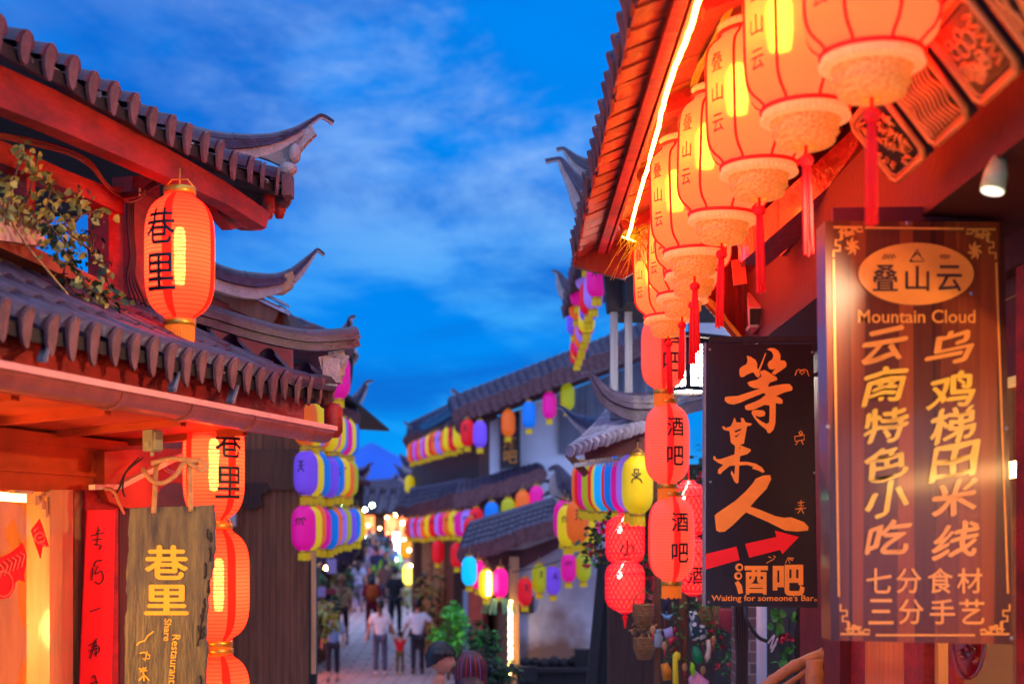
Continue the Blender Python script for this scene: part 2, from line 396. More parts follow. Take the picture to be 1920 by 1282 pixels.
def red_lantern(loc, label, chars, r=.155, h=.54, face=-90, pale=False, seam0=0, group='red paper lanterns with brush writing', bulb=True, cw=.15, bang=None, lit=True):
    t = thing('paper_lantern', label, 'lantern', loc, 0, group)
    def mk():
        mb = MB(); n = 64
        seam = lambda i, j: 1 if ((j + seam0) % 16) in (0, 1, 2) else (2 if i % 2 else 0)  # every second row darker: wire hoops, with rib shading put into the colour
        mb.lathe(melon(r, h, p=4.4, q=2.0, rib=.022, ribs=30), n, mfn=seam); return mb.mesh('shade', [SP, SPS, SPW] if pale else [RP, RPS, RPW])
    link('shade', cached(('red', r, h, pale, seam0), mk), t)
    def mkc2():
        mb = MB(); rr = r * .44; z = -h / 2 - .03; mb.lathe([(rr, z), (rr + .004, z + .002), (rr + .004, z + .03), (rr, z + .032)], 24); return mb.mesh('cap', GOLD)
    link('cap', cached(('redcap2', r, h), mkc2), t)
    def mkc():
        mb = MB(); rr = r * .44; z = h / 2
        mb.lathe([(rr, z), (rr + .004, z + .002), (rr + .004, z + .03), (rr, z + .032)], 24)
        mb.tube([(0, 0, h / 2 + .02), (0, 0, h / 2 + .12)], .004, 6)
        mb.tube([(-rr, 0, h / 2 + .03), (-rr * .5, 0, h / 2 + .07), (rr * .5, 0, h / 2 + .07), (rr, 0, h / 2 + .03)], .004, 6)
        return mb.mesh('cap', GOLD)
    link('cap', cached(('redcap', r, h), mkc), t)
    link('fringe', cached(('redfr', r, h), lambda: fringe_mb(r * .43, -h / 2 - .028, .085, 34).mesh('fringe', OFRINGE)), t)
    def mkl():
        mb = MB(); pf = lam(r, h, 4.4, 2.0); k = len(chars)
        for f in (0, math.pi):
            a = math.radians(face) + f
            for i, ch in enumerate(chars):
                curved_write(mb, ch, pf, a, h * (.20 - .36 * i), cw, cw * 1.06)
        return mb.mesh('lettering', INK)
    if chars: link('lettering', cached(('redtx', chars, r, h, face, cw), mkl), t)
    if bulb:
        def mkb():
            mb = MB(); mb.lathe([(0.001, -.13), (.018, -.125), (.024, -.06), (.022, 0), (.024, .07), (.02, .12), (.012, .13), (.001, .132)], 16)
            mb.tube([(0, 0, .13), (0, 0, h / 2)], .01, 8, m=1); return mb.mesh('bulb', [BULB, WIRE])
        link('bulb', cached(('bulb', h), mkb), t)
    return t

def dongba(mb, kind, fn, s, m=0):
    """little pictograph figures drawn with brush strokes"""
    K = {0: [[(-.3, .55), (0, .3), (.3, .55)], [(0, .62), (0, -.05)], [(-.28, .1), (.3, .1)], [(0, -.05), (-.3, -.5)], [(0, -.05), (.32, -.5)]],
         1: [[(-.5, .1), (-.25, .35), (.1, .3), (.45, .4)], [(-.25, .3), (-.4, -.3)], [(0, .3), (-.05, -.25)], [(.2, .3), (.3, -.3)], [(.45, .4), (.55, .15)]],
         2: [[(-.15, .5), (.15, .5), (.15, .2), (-.15, .2), (-.15, .5)], [(0, .2), (0, -.1), (-.35, .15)], [(0, -.05), (.35, .2)], [(0, -.1), (-.3, -.25), (-.35, -.5)], [(0, -.1), (.3, -.25), (.4, -.5)]]}
    for ln in K[kind % 3]: strip(mb, [(x * s, y * s) for x, y in ln], s * .11, fn, m)

def cloth_lantern(loc, label, color, r=.12, h=.44, lit=False, mark=0, rz=0.0, group='coloured cloth lanterns', tail=True):
    t = thing('cloth_lantern', label, 'lantern', loc, rz, group)
    def mk():
        mb = MB(); mb.lathe(melon(r, h, 22, 4.2, 2.0, .45, rib=.03, ribs=18), 28); return mb.mesh('shade', (LITMAT if lit else LMAT)[color])
    link('shade', cached(('cl', color, r, h, lit), mk), t)
    def mkc2():
        mb = MB(); rr = r * .46; z = -h / 2 - .02; mb.lathe([(rr, z), (rr + .005, z + .003), (rr + .005, z + .02), (rr, z + .024)], 18); return mb.mesh('cap', GOLD)
    link('cap', cached(('clc2', r, h), mkc2), t)
    def mkc():
        mb = MB(); rr = r * .46; z = h / 2 - .002
        mb.lathe([(rr, z), (rr + .005, z + .003), (rr + .005, z + .02), (rr, z + .024)], 18)
        mb.tube([(-rr, 0, h / 2 + .02), (0, 0, h / 2 + .06), (rr, 0, h / 2 + .02)], .003, 5); mb.tube([(0, 0, h / 2 + .06), (0, 0, h / 2 + .12)], .003, 5)
        return mb.mesh('cap', GOLD)
    link('cap', cached(('clc', r, h), mkc), t)
    if tail: link('fringe', cached(('clf', r, h), lambda: fringe_mb(r * .47, -h / 2 - .018, r * .62, 16, 1.06).mesh('fringe', YFRINGE)), t)
    if mark is not None:
        def mkm():
            mb = MB(); pf = lam(r, h, 4.2, 2.0, .45)
            for a in (-90, 90): 
                f0 = wrapfn(pf, math.radians(a), .003)
                dongba(mb, mark, lambda x, y: f0(x, y + h * .14), r * .85)
            return mb.mesh('pictograph', INK)
        link('pictograph', cached(('clm', r, h, mark % 3), mkm), t)
    return t

PALTOP = .235
def palace_lantern(loc, label, rz, group='row of palace lanterns under the tiled eave'):
    t = thing('palace_lantern', label, 'lantern', loc, rz, group); t.rotation_euler = (R.uniform(-.035, .035), R.uniform(-.035, .035), rz)
    r, h = .20, .50; pr = melon(r, h, 34, 7.0, 2.1, .70); pf = lam(r, h, 7.0, 2.1, .70)
    rm = lambda a: 1 - .035 * (1 - abs(math.cos(a * 4)))            # eight flattened panels
    def mk():
        mb = MB(); mb.lathe(pr, 64, rmod=rm); return mb.mesh('shade', PAL)
    link('shade', cached('pal1', mk), t)
    def mkbb():
        mb = MB(); mb.lathe([(.001, -.09), (.03, -.085), (.036, -.03), (.036, .06), (.018, .10), (.001, .102)], 14, (-.085, -.03, .02)); return mb.mesh('bulb', PBULB)
    link('bulb', cached('pal9', mkbb), t)
    def mkr():
        mb = MB()
        for k in range(8):
            a = math.pi * k / 4; mb.tube([((x + .002) * math.cos(a), (x + .002) * math.sin(a), z) for x, z in pr], .0055, 6)
        for z in (h / 2, -h / 2):
            rr = pf(h / 2); mb.tube([(rr * 1.02 * math.cos(2 * math.pi * i / 32), rr * 1.02 * math.sin(2 * math.pi * i / 32), z) for i in range(33)], .008, 6, cap=False)
        return mb.mesh('rib_frame', PALR)
    link('rib_frame', cached('pal2', mkr), t)
    def mky(k):
        mb = MB()                                                # yellow silk windows let into the panels that face the street
        if True:
            a0 = math.pi * k / 4 + .05; a1 = math.pi * (k + 1) / 4 - .05; n = 6; m = 8
            for i in range(n):
                for j in range(m):
                    q = []
                    for di, dj in ((0, 0), (1, 0), (1, 1), (0, 1)):
                        a = a0 + (a1 - a0) * (i + di) / n; z = -.04 + .21 * (j + dj) / m; q.append((pf(z) * rm(a) * math.cos(a) * 1.012, pf(z) * rm(a) * math.sin(a) * 1.012, z))
                    mb.poly(q, 0, True)
        return mb.mesh('silk_window', PALY)
    for k_ in (): link('silk_window', cached(('pal3', k_), lambda: mky(k_)), t)
    def mkt():
        mb = MB()
        for f in (4.5, .5, 6.5, 2.5):
            a = math.pi * f / 4
            for i, ch in enumerate('叠山云'): curved_write(mb, ch, pf, a, .115 - .115 * i, .060, .068, .008, cols=5)
        return mb.mesh('lettering', PALINK)
    link('lettering', cached('pal4', mkt), t)
    def mkb(sgn):
        mb = MB(); z = sgn * h / 2; n = 48; rr = .14
        mb.lathe([(rr - .012, z - .004 * sgn), (rr, z - sgn * .002), (rr + .004, z + sgn * .018), (rr + .001, z + sgn * .036), (rr - .02, z + sgn * .04), (rr - .05, z + sgn * .04)], n)
        for i in range(n):                                           # beads along the rim
            a = 2 * math.pi * i / n; mb.ball(((rr + .003) * math.cos(a), (rr + .003) * math.sin(a), z + sgn * .030), .0075, 6)
        return mb.mesh('rim_band', RING)
    for s in (-1, 1): link('rim_band', cached(('pal5', s), lambda: mkb(s)), t)
    def mkl():
        mb = MB(); z = -h / 2 - .04
        mb.lathe([(.116, z), (.108, z - .008), (.105, z - .036), (.110, z - .042), (.098, z - .048), (.094, z - .074), (.078, z - .082), (.03, z - .086)], 40, rmod=lambda a: 1 + .022 * math.cos(a * 20))
        return mb.mesh('lace_basket', LACE)
    link('lace_basket', cached('pal6', mkl), t)
    def mks():
        mb = MB(); z = -h / 2 - .15
        mb.tube([(0, 0, -h / 2), (0, 0, z)], .006, 6)
        mb.ball((0, 0, z - .02), (.026, .026, .022), 10)
        for i in range(26):
            a = R.uniform(0, 6.28); q = R.uniform(0, .013); l = R.uniform(.28, .34)
            mb.tube([(q * .6 * math.cos(a), q * .6 * math.sin(a), z - .03), (q * math.cos(a), q * math.sin(a), z - .12), (q * 1.1 * math.cos(a), q * 1.1 * math.sin(a), z - l)], .005, 5)
        return mb.mesh('tassel', TASSEL)
    link('tassel', cached('pal7', mks), t)
    def mkh():
        mb = MB(); mb.tube([(0, 0, h / 2 + .03), (0, 0, h / 2 + PALTOP)], .006, 6); mb.lathe([(.05, h / 2 + .035), (.05, h / 2 + .05), (.0, h / 2 + .05)], 16); return mb.mesh('hanger', GOLD)
    link('hanger', cached('pal8', mkh), t)
    return t

NET = paper('red_net_lantern_core', (1.0, .075, .05), .95, .22, (1, .6, .5)); NBULB = mat('white_lantern_bulb', (1, 1, 1), .5, 0, emit=(1, .9, .8), es=45); NETW = mat('red_plastic_net', lin(235, 6, 30), .35, .1, 8, bump=0, emit=(1, .0, .02), es=.55)
def net_lantern(loc, label, r=.165, h=.42, mark=None, tail=True):
    t = thing('net_lantern', label, 'lantern', loc, 0, 'red net lanterns by the flower stall')
    pr = melon(r * .95, h, 20, 5, 2, .4); pf = lam(r * .955, h, 5, 2, .4)
    def mk():
        mb = MB(); mb.lathe(pr, 32); return mb.mesh('shade', NET)
    link('shade', cached(('net', r, h), mk), t)
    def mkb():
        mb = MB(); mb.ball((-.05, -.04, h * .22), (.022, .022, .03), 10); mb.tube([(-.05, -.04, h * .26), (0, 0, h / 2)], .006, 5); return mb.mesh('bulb', NBULB)
    link('bulb', cached(('netb', r, h), mkb), t)
    def mkn():
        mb = MB(); n = 22
        for sg in (1, -1):
            for k in range(n):
                pts = []
                for i in range(13):
                    z = -h * .47 + h * .94 * i / 12; a = 2 * math.pi * k / n + sg * (i / 12) * 1.5; pts.append(((pf(z) + .004) * math.cos(a), (pf(z) + .004) * math.sin(a), z))
                mb.tube(pts, .005, 4, cap=False)
        for z in (-h * .46, -h * .25, h * .25, h * .46): mb.tube([((pf(z) + .006) * math.cos(2 * math.pi * i / 28), (pf(z) + .006) * math.sin(2 * math.pi * i / 28), z) for i in range(29)], .006, 4, cap=False)
        return mb.mesh('net', NETW)
    link('net', cached(('netn', r, h), mkn), t)
    def mkc():
        mb = MB(); mb.tube([(0, 0, h / 2 - .02), (0, 0, h / 2 + .16)], .006, 6)
        mb.lathe([(r * .4, h / 2), (r * .3, h / 2 + .02), (.0, h / 2 + .02)], 16); mb.lathe([(r * .4, -h / 2), (r * .2, -h / 2 - .02), (.0, -h / 2 - .02)], 16); return mb.mesh('cap', NETW)
    link('cap', cached(('netc', r, h), mkc), t)
    if tail:
        def mks():
            mb = MB(); mb.ball((0, 0, -h / 2 - .05), .022, 8); mb.tube([(0, 0, -h / 2), (0, 0, -h / 2 - .05)], .004, 5); mb.tube([(0, 0, -h / 2 - .06), (0, 0, -h / 2 - .14)], [.014, .006], 6); return mb.mesh('tassel', TASSEL)
        link('tassel', cached(('nett', r, h), mks), t)
    if mark:
        mb = MB(); curved_write(mb, mark, lam(r, h, 5, 2, .4), math.radians(-88), -.06, .13, .13, .01); mb.build('lettering', INK, t)
    return t

# ------------------------------------------------------------------ roof kit
def tiled_roof(mb, E, T, r=.055, up=V((0, 0, 1)), tongue=.09, soffit=.05, mt=0, me=1, ms=2, course=.24, sag=.05, pan=True, chips=True, tw=1.0):
    """tube tiles from eave points E up to ridge points T, pans between, tongue-shaped end tiles, boarding below"""
    n = len(E); E = [V(p) + V((R.gauss(0, r * .07), R.gauss(0, r * .07), R.gauss(0, r * .10))) for p in E]; T = [V(p) for p in T]
    for i in range(n):
        e, t = E[i], T[i]; ln = (e - t).length; k = max(2, int(ln / course)); ax = (e - t).normalized()
        nb = E[min(i + 1, n - 1)] - E[max(i - 1, 0)]; sd = (nb - ax * nb.dot(ax)).normalized(); nu = ax.cross(sd)
        if nu.dot(up) < 0: nu = -nu
        pos = lambda u: t.lerp(e, u) - nu * (sag * ln * 4 * u * (1 - u) * .5)
        for q in range(k):
            a, b = pos(q / k), pos((q + 1) / k + .012); ra, rb = r * .90, r * R.uniform(1.0, 1.06); kk = len(mb.v)
            for p, rr in ((a, ra), (b, rb)):
                for j in range(7):
                    an = math.pi * j / 6; mb.v.append(tuple(p + sd * math.cos(an) * rr + nu * math.sin(an) * rr))
            for j in range(6): mb.face([kk + j, kk + j + 1, kk + 8 + j, kk + 7 + j], mt, True)
            mb.face([kk + 7 + j for j in range(7)], mt)
        if tongue:
            dn = R.uniform(.9, 1.15) * tongue; o = e + ax * .012; pts = []
            for j in range(9):
                an = math.pi * j / 8; pts.append(o + sd * math.cos(an) * r * tw + nu * math.sin(an) * r * 1.05)
            for j in range(1, 6):
                an = math.pi * j / 6; pts.append(o - sd * math.cos(an) * r * tw * .95 - V((0, 0, 1)) * math.sin(an) * dn)
            mb.prism(pts, ax * .016, me)
            if chips and R.random() < .6:
                c = e + nb.normalized() * nb.length * .24 - nu * .03 - ax * .01; mb.hexa([c + V((R.gauss(0, .014), R.gauss(0, .014), -.012)) for _ in range(5)], [c + V((R.gauss(0, .02), R.gauss(0, .02), .012)) for _ in range(5)], 3)
    for i in range(n - 1):
        for q in range(4):
            u0, u1 = q / 4, (q + 1) / 4
            def pp(i, u):
                e, t = E[i], T[i]; return t.lerp(e, u) - V((0, 0, 1)) * (sag * (e - t).length * 2 * u * (1 - u) + r * .35)
            a, b, c, d = pp(i, u0), pp(i + 1, u0), pp(i + 1, u1), pp(i, u1); dz = V((0, 0, soffit))
            if pan:
                m1 = (a + b) / 2 - dz * .3; m2 = (c + d) / 2 - dz * .3
                mb.poly([a, m1, m2, d], mt, True); mb.poly([m1, b, c, m2], mt, True)
            mb.poly([a - dz, d - dz, c - dz, b - dz], ms)
        a, b = E[i] - V((0, 0, r * .35)), E[i + 1] - V((0, 0, r * .35)); dz = V((0, 0, soffit)); mb.poly([a, b, b - dz, a - dz], ms)
    for i in (0, n - 1):
        e, t = E[i] - V((0, 0, r * .35)), T[i] - V((0, 0, r * .35)); dz = V((0, 0, soffit)); mb.poly([e, t, t - dz, e - dz], ms)

def hip_ridge(mb, pts, wdt=.10, hgt=.14, tip=True, mt=0, mm=3, n=6, sect=.3):
    """ridge of stacked flat tiles under a row of tube tiles, sweeping up to a hooked tip"""
    c = spline(pts, n); N = len(c); cum = [0]
    for i in range(1, N): cum.append(cum[-1] + (c[i] - c[i - 1]).length)
    tot = cum[-1]
    def sc(i): return max(.16, min(1, (tot - cum[i]) / (tot * .45))) if tip else 1.0
    f = [sc(i) for i in range(N)]
    W, H = wdt / 2, hgt
    lay = lambda z0, z1, w: [(-w, z0), (w, z0), (w, z1), (-w, z1)]
    mb.sweep(c, lay(-H, -H * .52, W * .62), [(x, x) for x in f], m=mm)
    mb.sweep(c, lay(-H * .50, -H * .30, W * 1.15), [(x, x) for x in f], m=mt)
    mb.sweep(c, lay(-H * .28, -H * .12, W * .95), [(x, x) for x in f], m=mt)
    # tube tiles along the top, each flared at its end
    prof = [(math.cos(math.pi * j / 6) * W, math.sin(math.pi * j / 6) * W - H * .12) for j in range(7)]
    k = max(2, int(tot / sect)); i0 = 0
    for q in range(k):
        lo = tot * q / k; idx = [i for i in range(N) if cum[i] >= lo - 1e-6 and cum[i] <= tot * (q + 1) / k + 1e-6]
        if idx and idx[0] > 0: idx = [idx[0] - 1] + idx
        if len(idx) < 2: continue
        mb.sweep([c[i] for i in idx], prof, [(f[i] * (1.0 if a else 1.08), f[i] * (1.0 if a else 1.08)) for a, i in enumerate(idx)], m=mt, sm=False)

def slab(mb, a, b, c, d, off, m=0): mb.hexa([V(a), V(b), V(c), V(d)], [V(a) + V(off), V(b) + V(off), V(c) + V(off), V(d) + V(off)], m)
ROOFM = [TILE, TILEEND, BLACKWOOD, MORTAR]
# ------------------------------------------------------------------ ground and hills
def gz(y):
    pr = [(-20, 0.2), (0, 0), (12, -.57), (22, -1.0), (32, -1.15), (36, -.85), (50, -.1), (70, .43), (100, .9), (200, 1.0), (5000, 1.0)]
    for (a, za), (b, zb) in zip(pr, pr[1:]):
        if y <= b: return za + (zb - za) * (y - a) / (b - a)
    return 1.0
STONE = mat('worn_paving_stone', lin(176, 168, 176), .62, .35, 1.6, (1, 1, 1), .2, 30)
def paving():
    t = STONE.node_tree; b = t.nodes['Principled BSDF']; tx = t.nodes.new('ShaderNodeTexCoord'); br = t.nodes.new('ShaderNodeTexBrick')
    br.inputs['Scale'].default_value = 1.0; br.inputs['Brick Width'].default_value = .62; br.inputs['Row Height'].default_value = .36; br.inputs['Mortar Size'].default_value = .02
    br.inputs['Color1'].default_value = (.42, .37, .36, 1); br.inputs['Color2'].default_value = (.54, .48, .47, 1); br.inputs['Mortar'].default_value = (.12, .11, .13, 1)
    t.links.new(tx.outputs['Object'], br.inputs['Vector']); t.links.new(br.outputs['Color'], b.inputs['Base Color'])
paving()
mb = MB(); ys = [-20, 0, 6, 12, 17, 22, 27, 32, 34, 36, 43, 50, 60, 70, 85, 100, 150, 200, 600, 3000]; xs = [-1500, -200, -40, -12, -4, 0, 4, 12, 40, 200, 1500]
for y in ys:
    for x in xs: mb.v.append((x, y, gz(y)))
for i in range(len(ys) - 1):
    for j in range(len(xs) - 1): mb.face([i * len(xs) + j, i * len(xs) + j + 1, (i + 1) * len(xs) + j + 1, (i + 1) * len(xs) + j], 0)
struct(mb.build('street', STONE))
HILL = mat('haze_blue_hillside', lin(16, 100, 205), .95, .2, .004, bump=0)  # distance haze is put into the base colour as blue
mb = MB()
prof = [(-900, 60), (-520, 95), (-300, 110), (0, 120), (260, 130), (420, 105)]
ridge = [(480, 905), (560, 878), (610, 862), (650, 850), (676, 838), (697, 830), (716, 838), (738, 851), (752, 855), (790, 862), (850, 880), (960, 895)]
D0 = 2600.0; rows = []
for px, py in spline([V((a, b, 0)) for a, b in ridge], 5) and [(p.x, p.y) for p in spline([V((a, b, 0)) for a, b in ridge], 5)]:
    top = P(px, py + R.uniform(-.6, .6), D0); rows.append([V((top.x, D0 - 1100, 0)), V((top.x, D0 - 600, top.z * .35)), V((top.x, D0 - 250, top.z * .72)), top, V((top.x, D0 + 500, top.z * .5)), V((top.x, D0 + 900, 0))])
k = 0
for r_ in rows: mb.v += [tuple(p) for p in r_]
for i in range(len(rows) - 1):
    for j in range(5): mb.face([i * 6 + j, i * 6 + j + 1, (i + 1) * 6 + j + 1, (i + 1) * 6 + j], 0, True)
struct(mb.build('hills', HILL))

# ------------------------------------------------------------------ the tea house on the left
B1 = thing('tea_house', 'red timber tea house with two tiled eaves and warm lit window', 'building', tuple(L(1.5, 1.2, 0)), 0, world=True)
def cornerlift(s, amt=.10, ln=.9): return amt * max(0, 1 - s / ln) ** 2
# lower roof
n = 34; E = []; T = []
for i in range(n):
    s = -0.02 + i * .142
    E.append(L(s, 0 - .0, 2.745 + cornerlift(s, .035)))
    u = min(1, max(0, (s + .02) / .70)); T.append(L(max(s, s * .4 + .40) if s < .7 else s, .70 * max(.12, u) if s < .7 else .70, 2.745 + (.36 * max(.12, u) if s < .7 else .36)))
mb = MB(); tiled_roof(mb, E, T, .052, sag=.03, tongue=.10, tw=.60); lower = mb.build('lower_roof', ROOFM, B1)
# far hip end of that roof, turned up the street
mb = MB(); E = [L(-.10, t, 2.76 + .02 * abs(t - .0)) for t in [.06 + .14 * i for i in range(9)]]; T = [L(min(.45, .05 + t), t + .02, 2.78 + min(.34, t * .42 + .05)) for t in [.06 + .14 * i for i in range(9)]]
tiled_roof(mb, E, T, .052, sag=.0); mb.build('lower_roof_end', ROOFM, B1)
mb = MB(); hp = [L(.62, .70, 3.20), L(.44, .48, 3.14), L(.26, .27, 3.075), L(.10, .08, 3.04), L(-.02, -.06, 3.055), L(-.10, -.13, 3.075)]
hip_ridge(mb, hp, .075, .085, tip=False, sect=.26, mm=0); mb.build('hip_ridge', ROOFM, lower)
mb = MB(); q = L(-.05, -.02, 2.86)
for k in range(7): mb.hexa([q + V((R.gauss(0, .045), R.gauss(0, .03), -.05 + R.gauss(0, .02))) for _ in range(5)], [q + V((R.gauss(0, .05), R.gauss(0, .03), .06 + R.gauss(0, .03))) for _ in range(5)])
mb.box(q, (.09, .10, .13)); mb.build('corner_mortar', MORTAR, lower)
mb = MB(); mb.lathe([(.0, -.05), (.028, -.05), (.05, -.02), (.05, .10), (.03, .13), (0, .13)], 12, tuple(L(-.06, -.02, 2.56))); mb.build('rafter_end', RED, B1)
# fascia, soffit, ribs, lintel, wall
mb = MB(); slab(mb, L(-.02, .13, 2.50), L(5, .13, 2.50), L(5, .13, 2.74), L(-.02, .13, 2.74), LN * .03); mb.build('fascia', RED, B1)
SOFF = mat('red_lacquer_soffit', (.52, .060, .008), .6, .4, 3, bump=.08, spec=.25)
mb = MB(); slab(mb, L(.50, .02, 2.52), L(8, .02, 2.52), L(8, .95, 2.46), L(.50, .95, 2.46), V((0, 0, .02)))
for s in [.62 + .62 * i for i in range(8)]: mb.beam(L(s, .16, 2.505), L(s, .82, 2.462), .05, .05)
mb.beam(L(.5, .80, 2.43), L(8, .80, 2.43), .03, .05)
mb.build('soffit', SOFF, B1)
mb = MB(); slab(mb, L(.55, .80, 2.19), L(8, .80, 2.19), L(8, .80, 2.43), L(.55, .80, 2.43), LN * .14)
slab(mb, L(.55, .785, 2.27), L(5, .785, 2.27), L(5, .785, 2.29), L(.55, .785, 2.29), LN * .02); mb.build('lintel', SOFF, B1)
mb = MB(); br = [(196, 846), (250, 842), (330, 841), (388, 838), (408, 848), (410, 866), (398, 884), (372, 902), (345, 906), (322, 903), (303, 914), (290, 932), (280, 950), (238, 952), (205, 940), (196, 920)]
mb.prism([onL(x, y, .74) for x, y in br], LN * .07); mb.build('carved_bracket', SOFF, B1)
mb = MB()
for sc_ in (.62, .8): mb.tube([onL(330 + 34 * sc_ * math.cos(a), 872 + 20 * sc_ * math.sin(a), .735) for a in [i * .5 for i in range(11)]], .006, 5)
mb.build('bracket_carving', PALEWOOD, B1)
def wallpost(name, x0, x1, m, t=.80, dep=.10, y0=918, y1=1400):
    mb = MB(); a, b = onL(x0, y0, t), onL(x1, y0, t); c, d = onL(x1 - .035 * (y1 - y0) * .6, y1, t), onL(x0 - .035 * (y1 - y0) * .6, y1, t)
    lo = lambda p: V((p.x, p.y, -.1)); mb.hexa([lo(a), lo(b), b, a], [lo(a) + LN * dep, lo(b) + LN * dep, b + LN * dep, a + LN * dep])
    return mb.build(name, m, B1)
wallpost('door_post', 93, 137, PALEWOOD, .79, .12); wallpost('door_jamb', 139, 157, mat('worn_tan_wood', lin(170, 110, 70), .6, .5, 5, (6, 6, .6)), .80, .1); wallpost('red_post', 160, 222, RED, .78, .14)
wallpost('dark_recess', 224, 252, DARKWOOD, .83, .06)
mb = MB()                                             # interior seen through the window
def room(s, t, z): return L(s, t, z)
mb.poly([L(.45, 3.1, 0), L(8, 3.1, 0), L(8, 3.1, 2.45), L(.45, 3.1, 2.45)]); mb.poly([L(.45, .93, 0), L(.45, 3.1, 0), L(.45, 3.1, 2.45), L(.45, .93, 2.45)])
mb.poly([L(8, .93, 0), L(8, 3.1, 0), L(8, 3.1, 2.45), L(8, .93, 2.45)]); mb.poly([L(.45, .94, 2.44), L(.45, 3.1, 2.44), L(8, 3.1, 2.44), L(8, .94, 2.44)]); mb.poly([L(.45, .93, .02), L(.45, 3.1, .02), L(8, 3.1, .02), L(8, .93, .02)])
mb.build('inner_wall', mat('warm_inner_wall', lin(206, 140, 74), .7, .4, 2, (3, 3, .5)), B1)
mb = MB()
for x, w_ in ((6, .25), (38, .07), (56, .30)):
    p = onL(x, 1000, 2.2); mb.box((p.x, p.y, 1.0), (w_, .05, 2.0 if w_ < .2 else 1.75), ax=(LU, LN, V((0, 0, 1))))
mb.build('inner_cupboard', BROWN, B1)
GLASS = bpy.data.materials.new('window_glass'); GLASS.use_nodes = True
t_ = GLASS.node_tree; t_.nodes.clear(); o_ = t_.nodes.new('ShaderNodeOutputMaterial'); g_ = t_.nodes.new('ShaderNodeBsdfGlossy'); g_.inputs['Roughness'].default_value = .03; r_ = t_.nodes.new('ShaderNodeBsdfTransparent')
lw_ = t_.nodes.new('ShaderNodeLayerWeight'); p_ = t_.nodes.new('ShaderNodeMath'); p_.operation = 'POWER'; p_.inputs[1].default_value = 5; f_ = t_.nodes.new('ShaderNodeMath'); f_.operation = 'MULTIPLY_ADD'; f_.inputs[1].default_value = .9; f_.inputs[2].default_value = .05; t_.links.new(lw_.outputs['Facing'], p_.inputs[0]); t_.links.new(p_.outputs[0], f_.inputs[0]); m_ = t_.nodes.new('ShaderNodeMixShader')
t_.links.new(f_.outputs[0], m_.inputs[0]); t_.links.new(r_.outputs[0], m_.inputs[1]); t_.links.new(g_.outputs[0], m_.inputs[2]); t_.links.new(m_.outputs[0], o_.inputs[0])
mb = MB(); a, b = onL(80, 930, .84), L(8, .84, 0); mb.poly([V((a.x, a.y, .2)), V((b.x, b.y, .2)), V((b.x, b.y, 2.19)), V((a.x, a.y, 2.19))]); win = mb.build('window', GLASS, B1)
mb = MB()                                             # stepped fretwork in the window corner
for i, (x, y, w_, h_) in enumerate(((88, 922, 26, 8), (64, 928, 12, 18), (76, 928, 9, 26), (82, 940, 8, 30), (40, 919, 60, 6))):
    p = onL(x, y + h_ / 2, .80); k = p.y / F; mb.box(p, (w_ * k, .03, h_ * k), ax=(LU, LN, V((0, 0, 1))))
mb.build('fretwork', PALEWOOD, win)
WARM = mat('added_warm_lamp', (1, .8, .5), .5, 0, emit=(1.0, .43, .10), es=140)
mb = MB(); mb.beam(onL(-40, 927, 1.25), onL(52, 934, 1.25), .05, .04); tag(mb.build('tube_lamp', mat('tube_lamp_glow', (1, .9, .6), .5, 0, emit=(1, .62, .2), es=5)), 'tube lamp glowing at the top of the tea house window', 'lamp')
for s_, z_ in ((2.3, 1.5), (3.7, 1.45), (5.2, 1.5), (6.8, 1.5)):  # globe lamps added to light the soffit, signboards and street
    lp = thing('added_pendant_lamp', 'added warm globe lamp inside the tea house, ' + {2.3: 'first from the red couplet post', 3.7: 'second from the red couplet post', 5.2: 'third from the red couplet post', 6.8: 'fourth from the red couplet post'}[s_], 'lamp', tuple(L(s_, 1.35, z_)))
    mb = MB(); mb.ball((0, 0, 0), .13, 16); mb.build('globe', WARM, lp); mb = MB(); mb.tube([(0, 0, .12), (0, 0, .9)], .006, 5); mb.build('flex', WIRE, lp)
# upper storey: beam, posts, rail, far side beam, upper roof
mb = MB()
bt = [(-80, 82), (0, 122), (110, 172), (309, 275), (430, 345), (508, 400)]; bb = [(-80, 160), (0, 200), (110, 243), (309, 330), (430, 385), (498, 428)]
top = [onL(x, y, .26) for x, y in bt]; bot = [onL(x, y, .26) for x, y in bb]
for i in range(5): mb.hexa([bot[i], bot[i + 1], top[i + 1], top[i]], [bot[i] + LN * .09, bot[i + 1] + LN * .09, top[i + 1] + LN * .09, top[i] + LN * .09])
mb.build('eave_beam', RED, B1)
mb = MB(); sc_ = [(398, 372), (498, 424), (503, 405), (510, 412), (502, 426), (490, 432), (470, 431), (452, 424), (436, 431), (424, 418), (410, 400)]
mb.prism([onL(x, y, .42) for x, y in sc_[:2] + sc_[4:]], LN * .06); mb.build('scalloped_beam_end', RED, B1)
for x in (503, 524):
    mb = MB(); c = onL(x, 385, .30); mb.lathe([(0, -.07), (.02, -.07), (.035, -.03), (.035, .06), (0, .07)], 10, tuple(c)); mb.build('rafter_end', RED, B1)
def uppost(x0, x1, y0, y1, t, m, nm='post'):
    mb = MB(); a, b, c, d = onL(x0, y1, t), onL(x1, y1, t), onL(x1, y0, t), onL(x0, y0, t); mb.hexa([a, b, c, d], [p + LN * .11 for p in (a, b, c, d)]); return mb.build(nm, m, B1)
uppost(204, 231, 350, 545, .62, RED); uppost(248, 300, 330, 560, .66, RED, 'side_panel')
uppost(50, 66, 280, 480, .64, RED, 'mullion')
mb = MB(); q = [(-60, 250), (0, 262), (120, 318), (232, 362), (232, 402), (120, 352), (0, 305), (-60, 285)]; mb.prism([onL(x, y, .60) for x, y in q], LN * .10); mb.build('tie_beam', RED, B1)
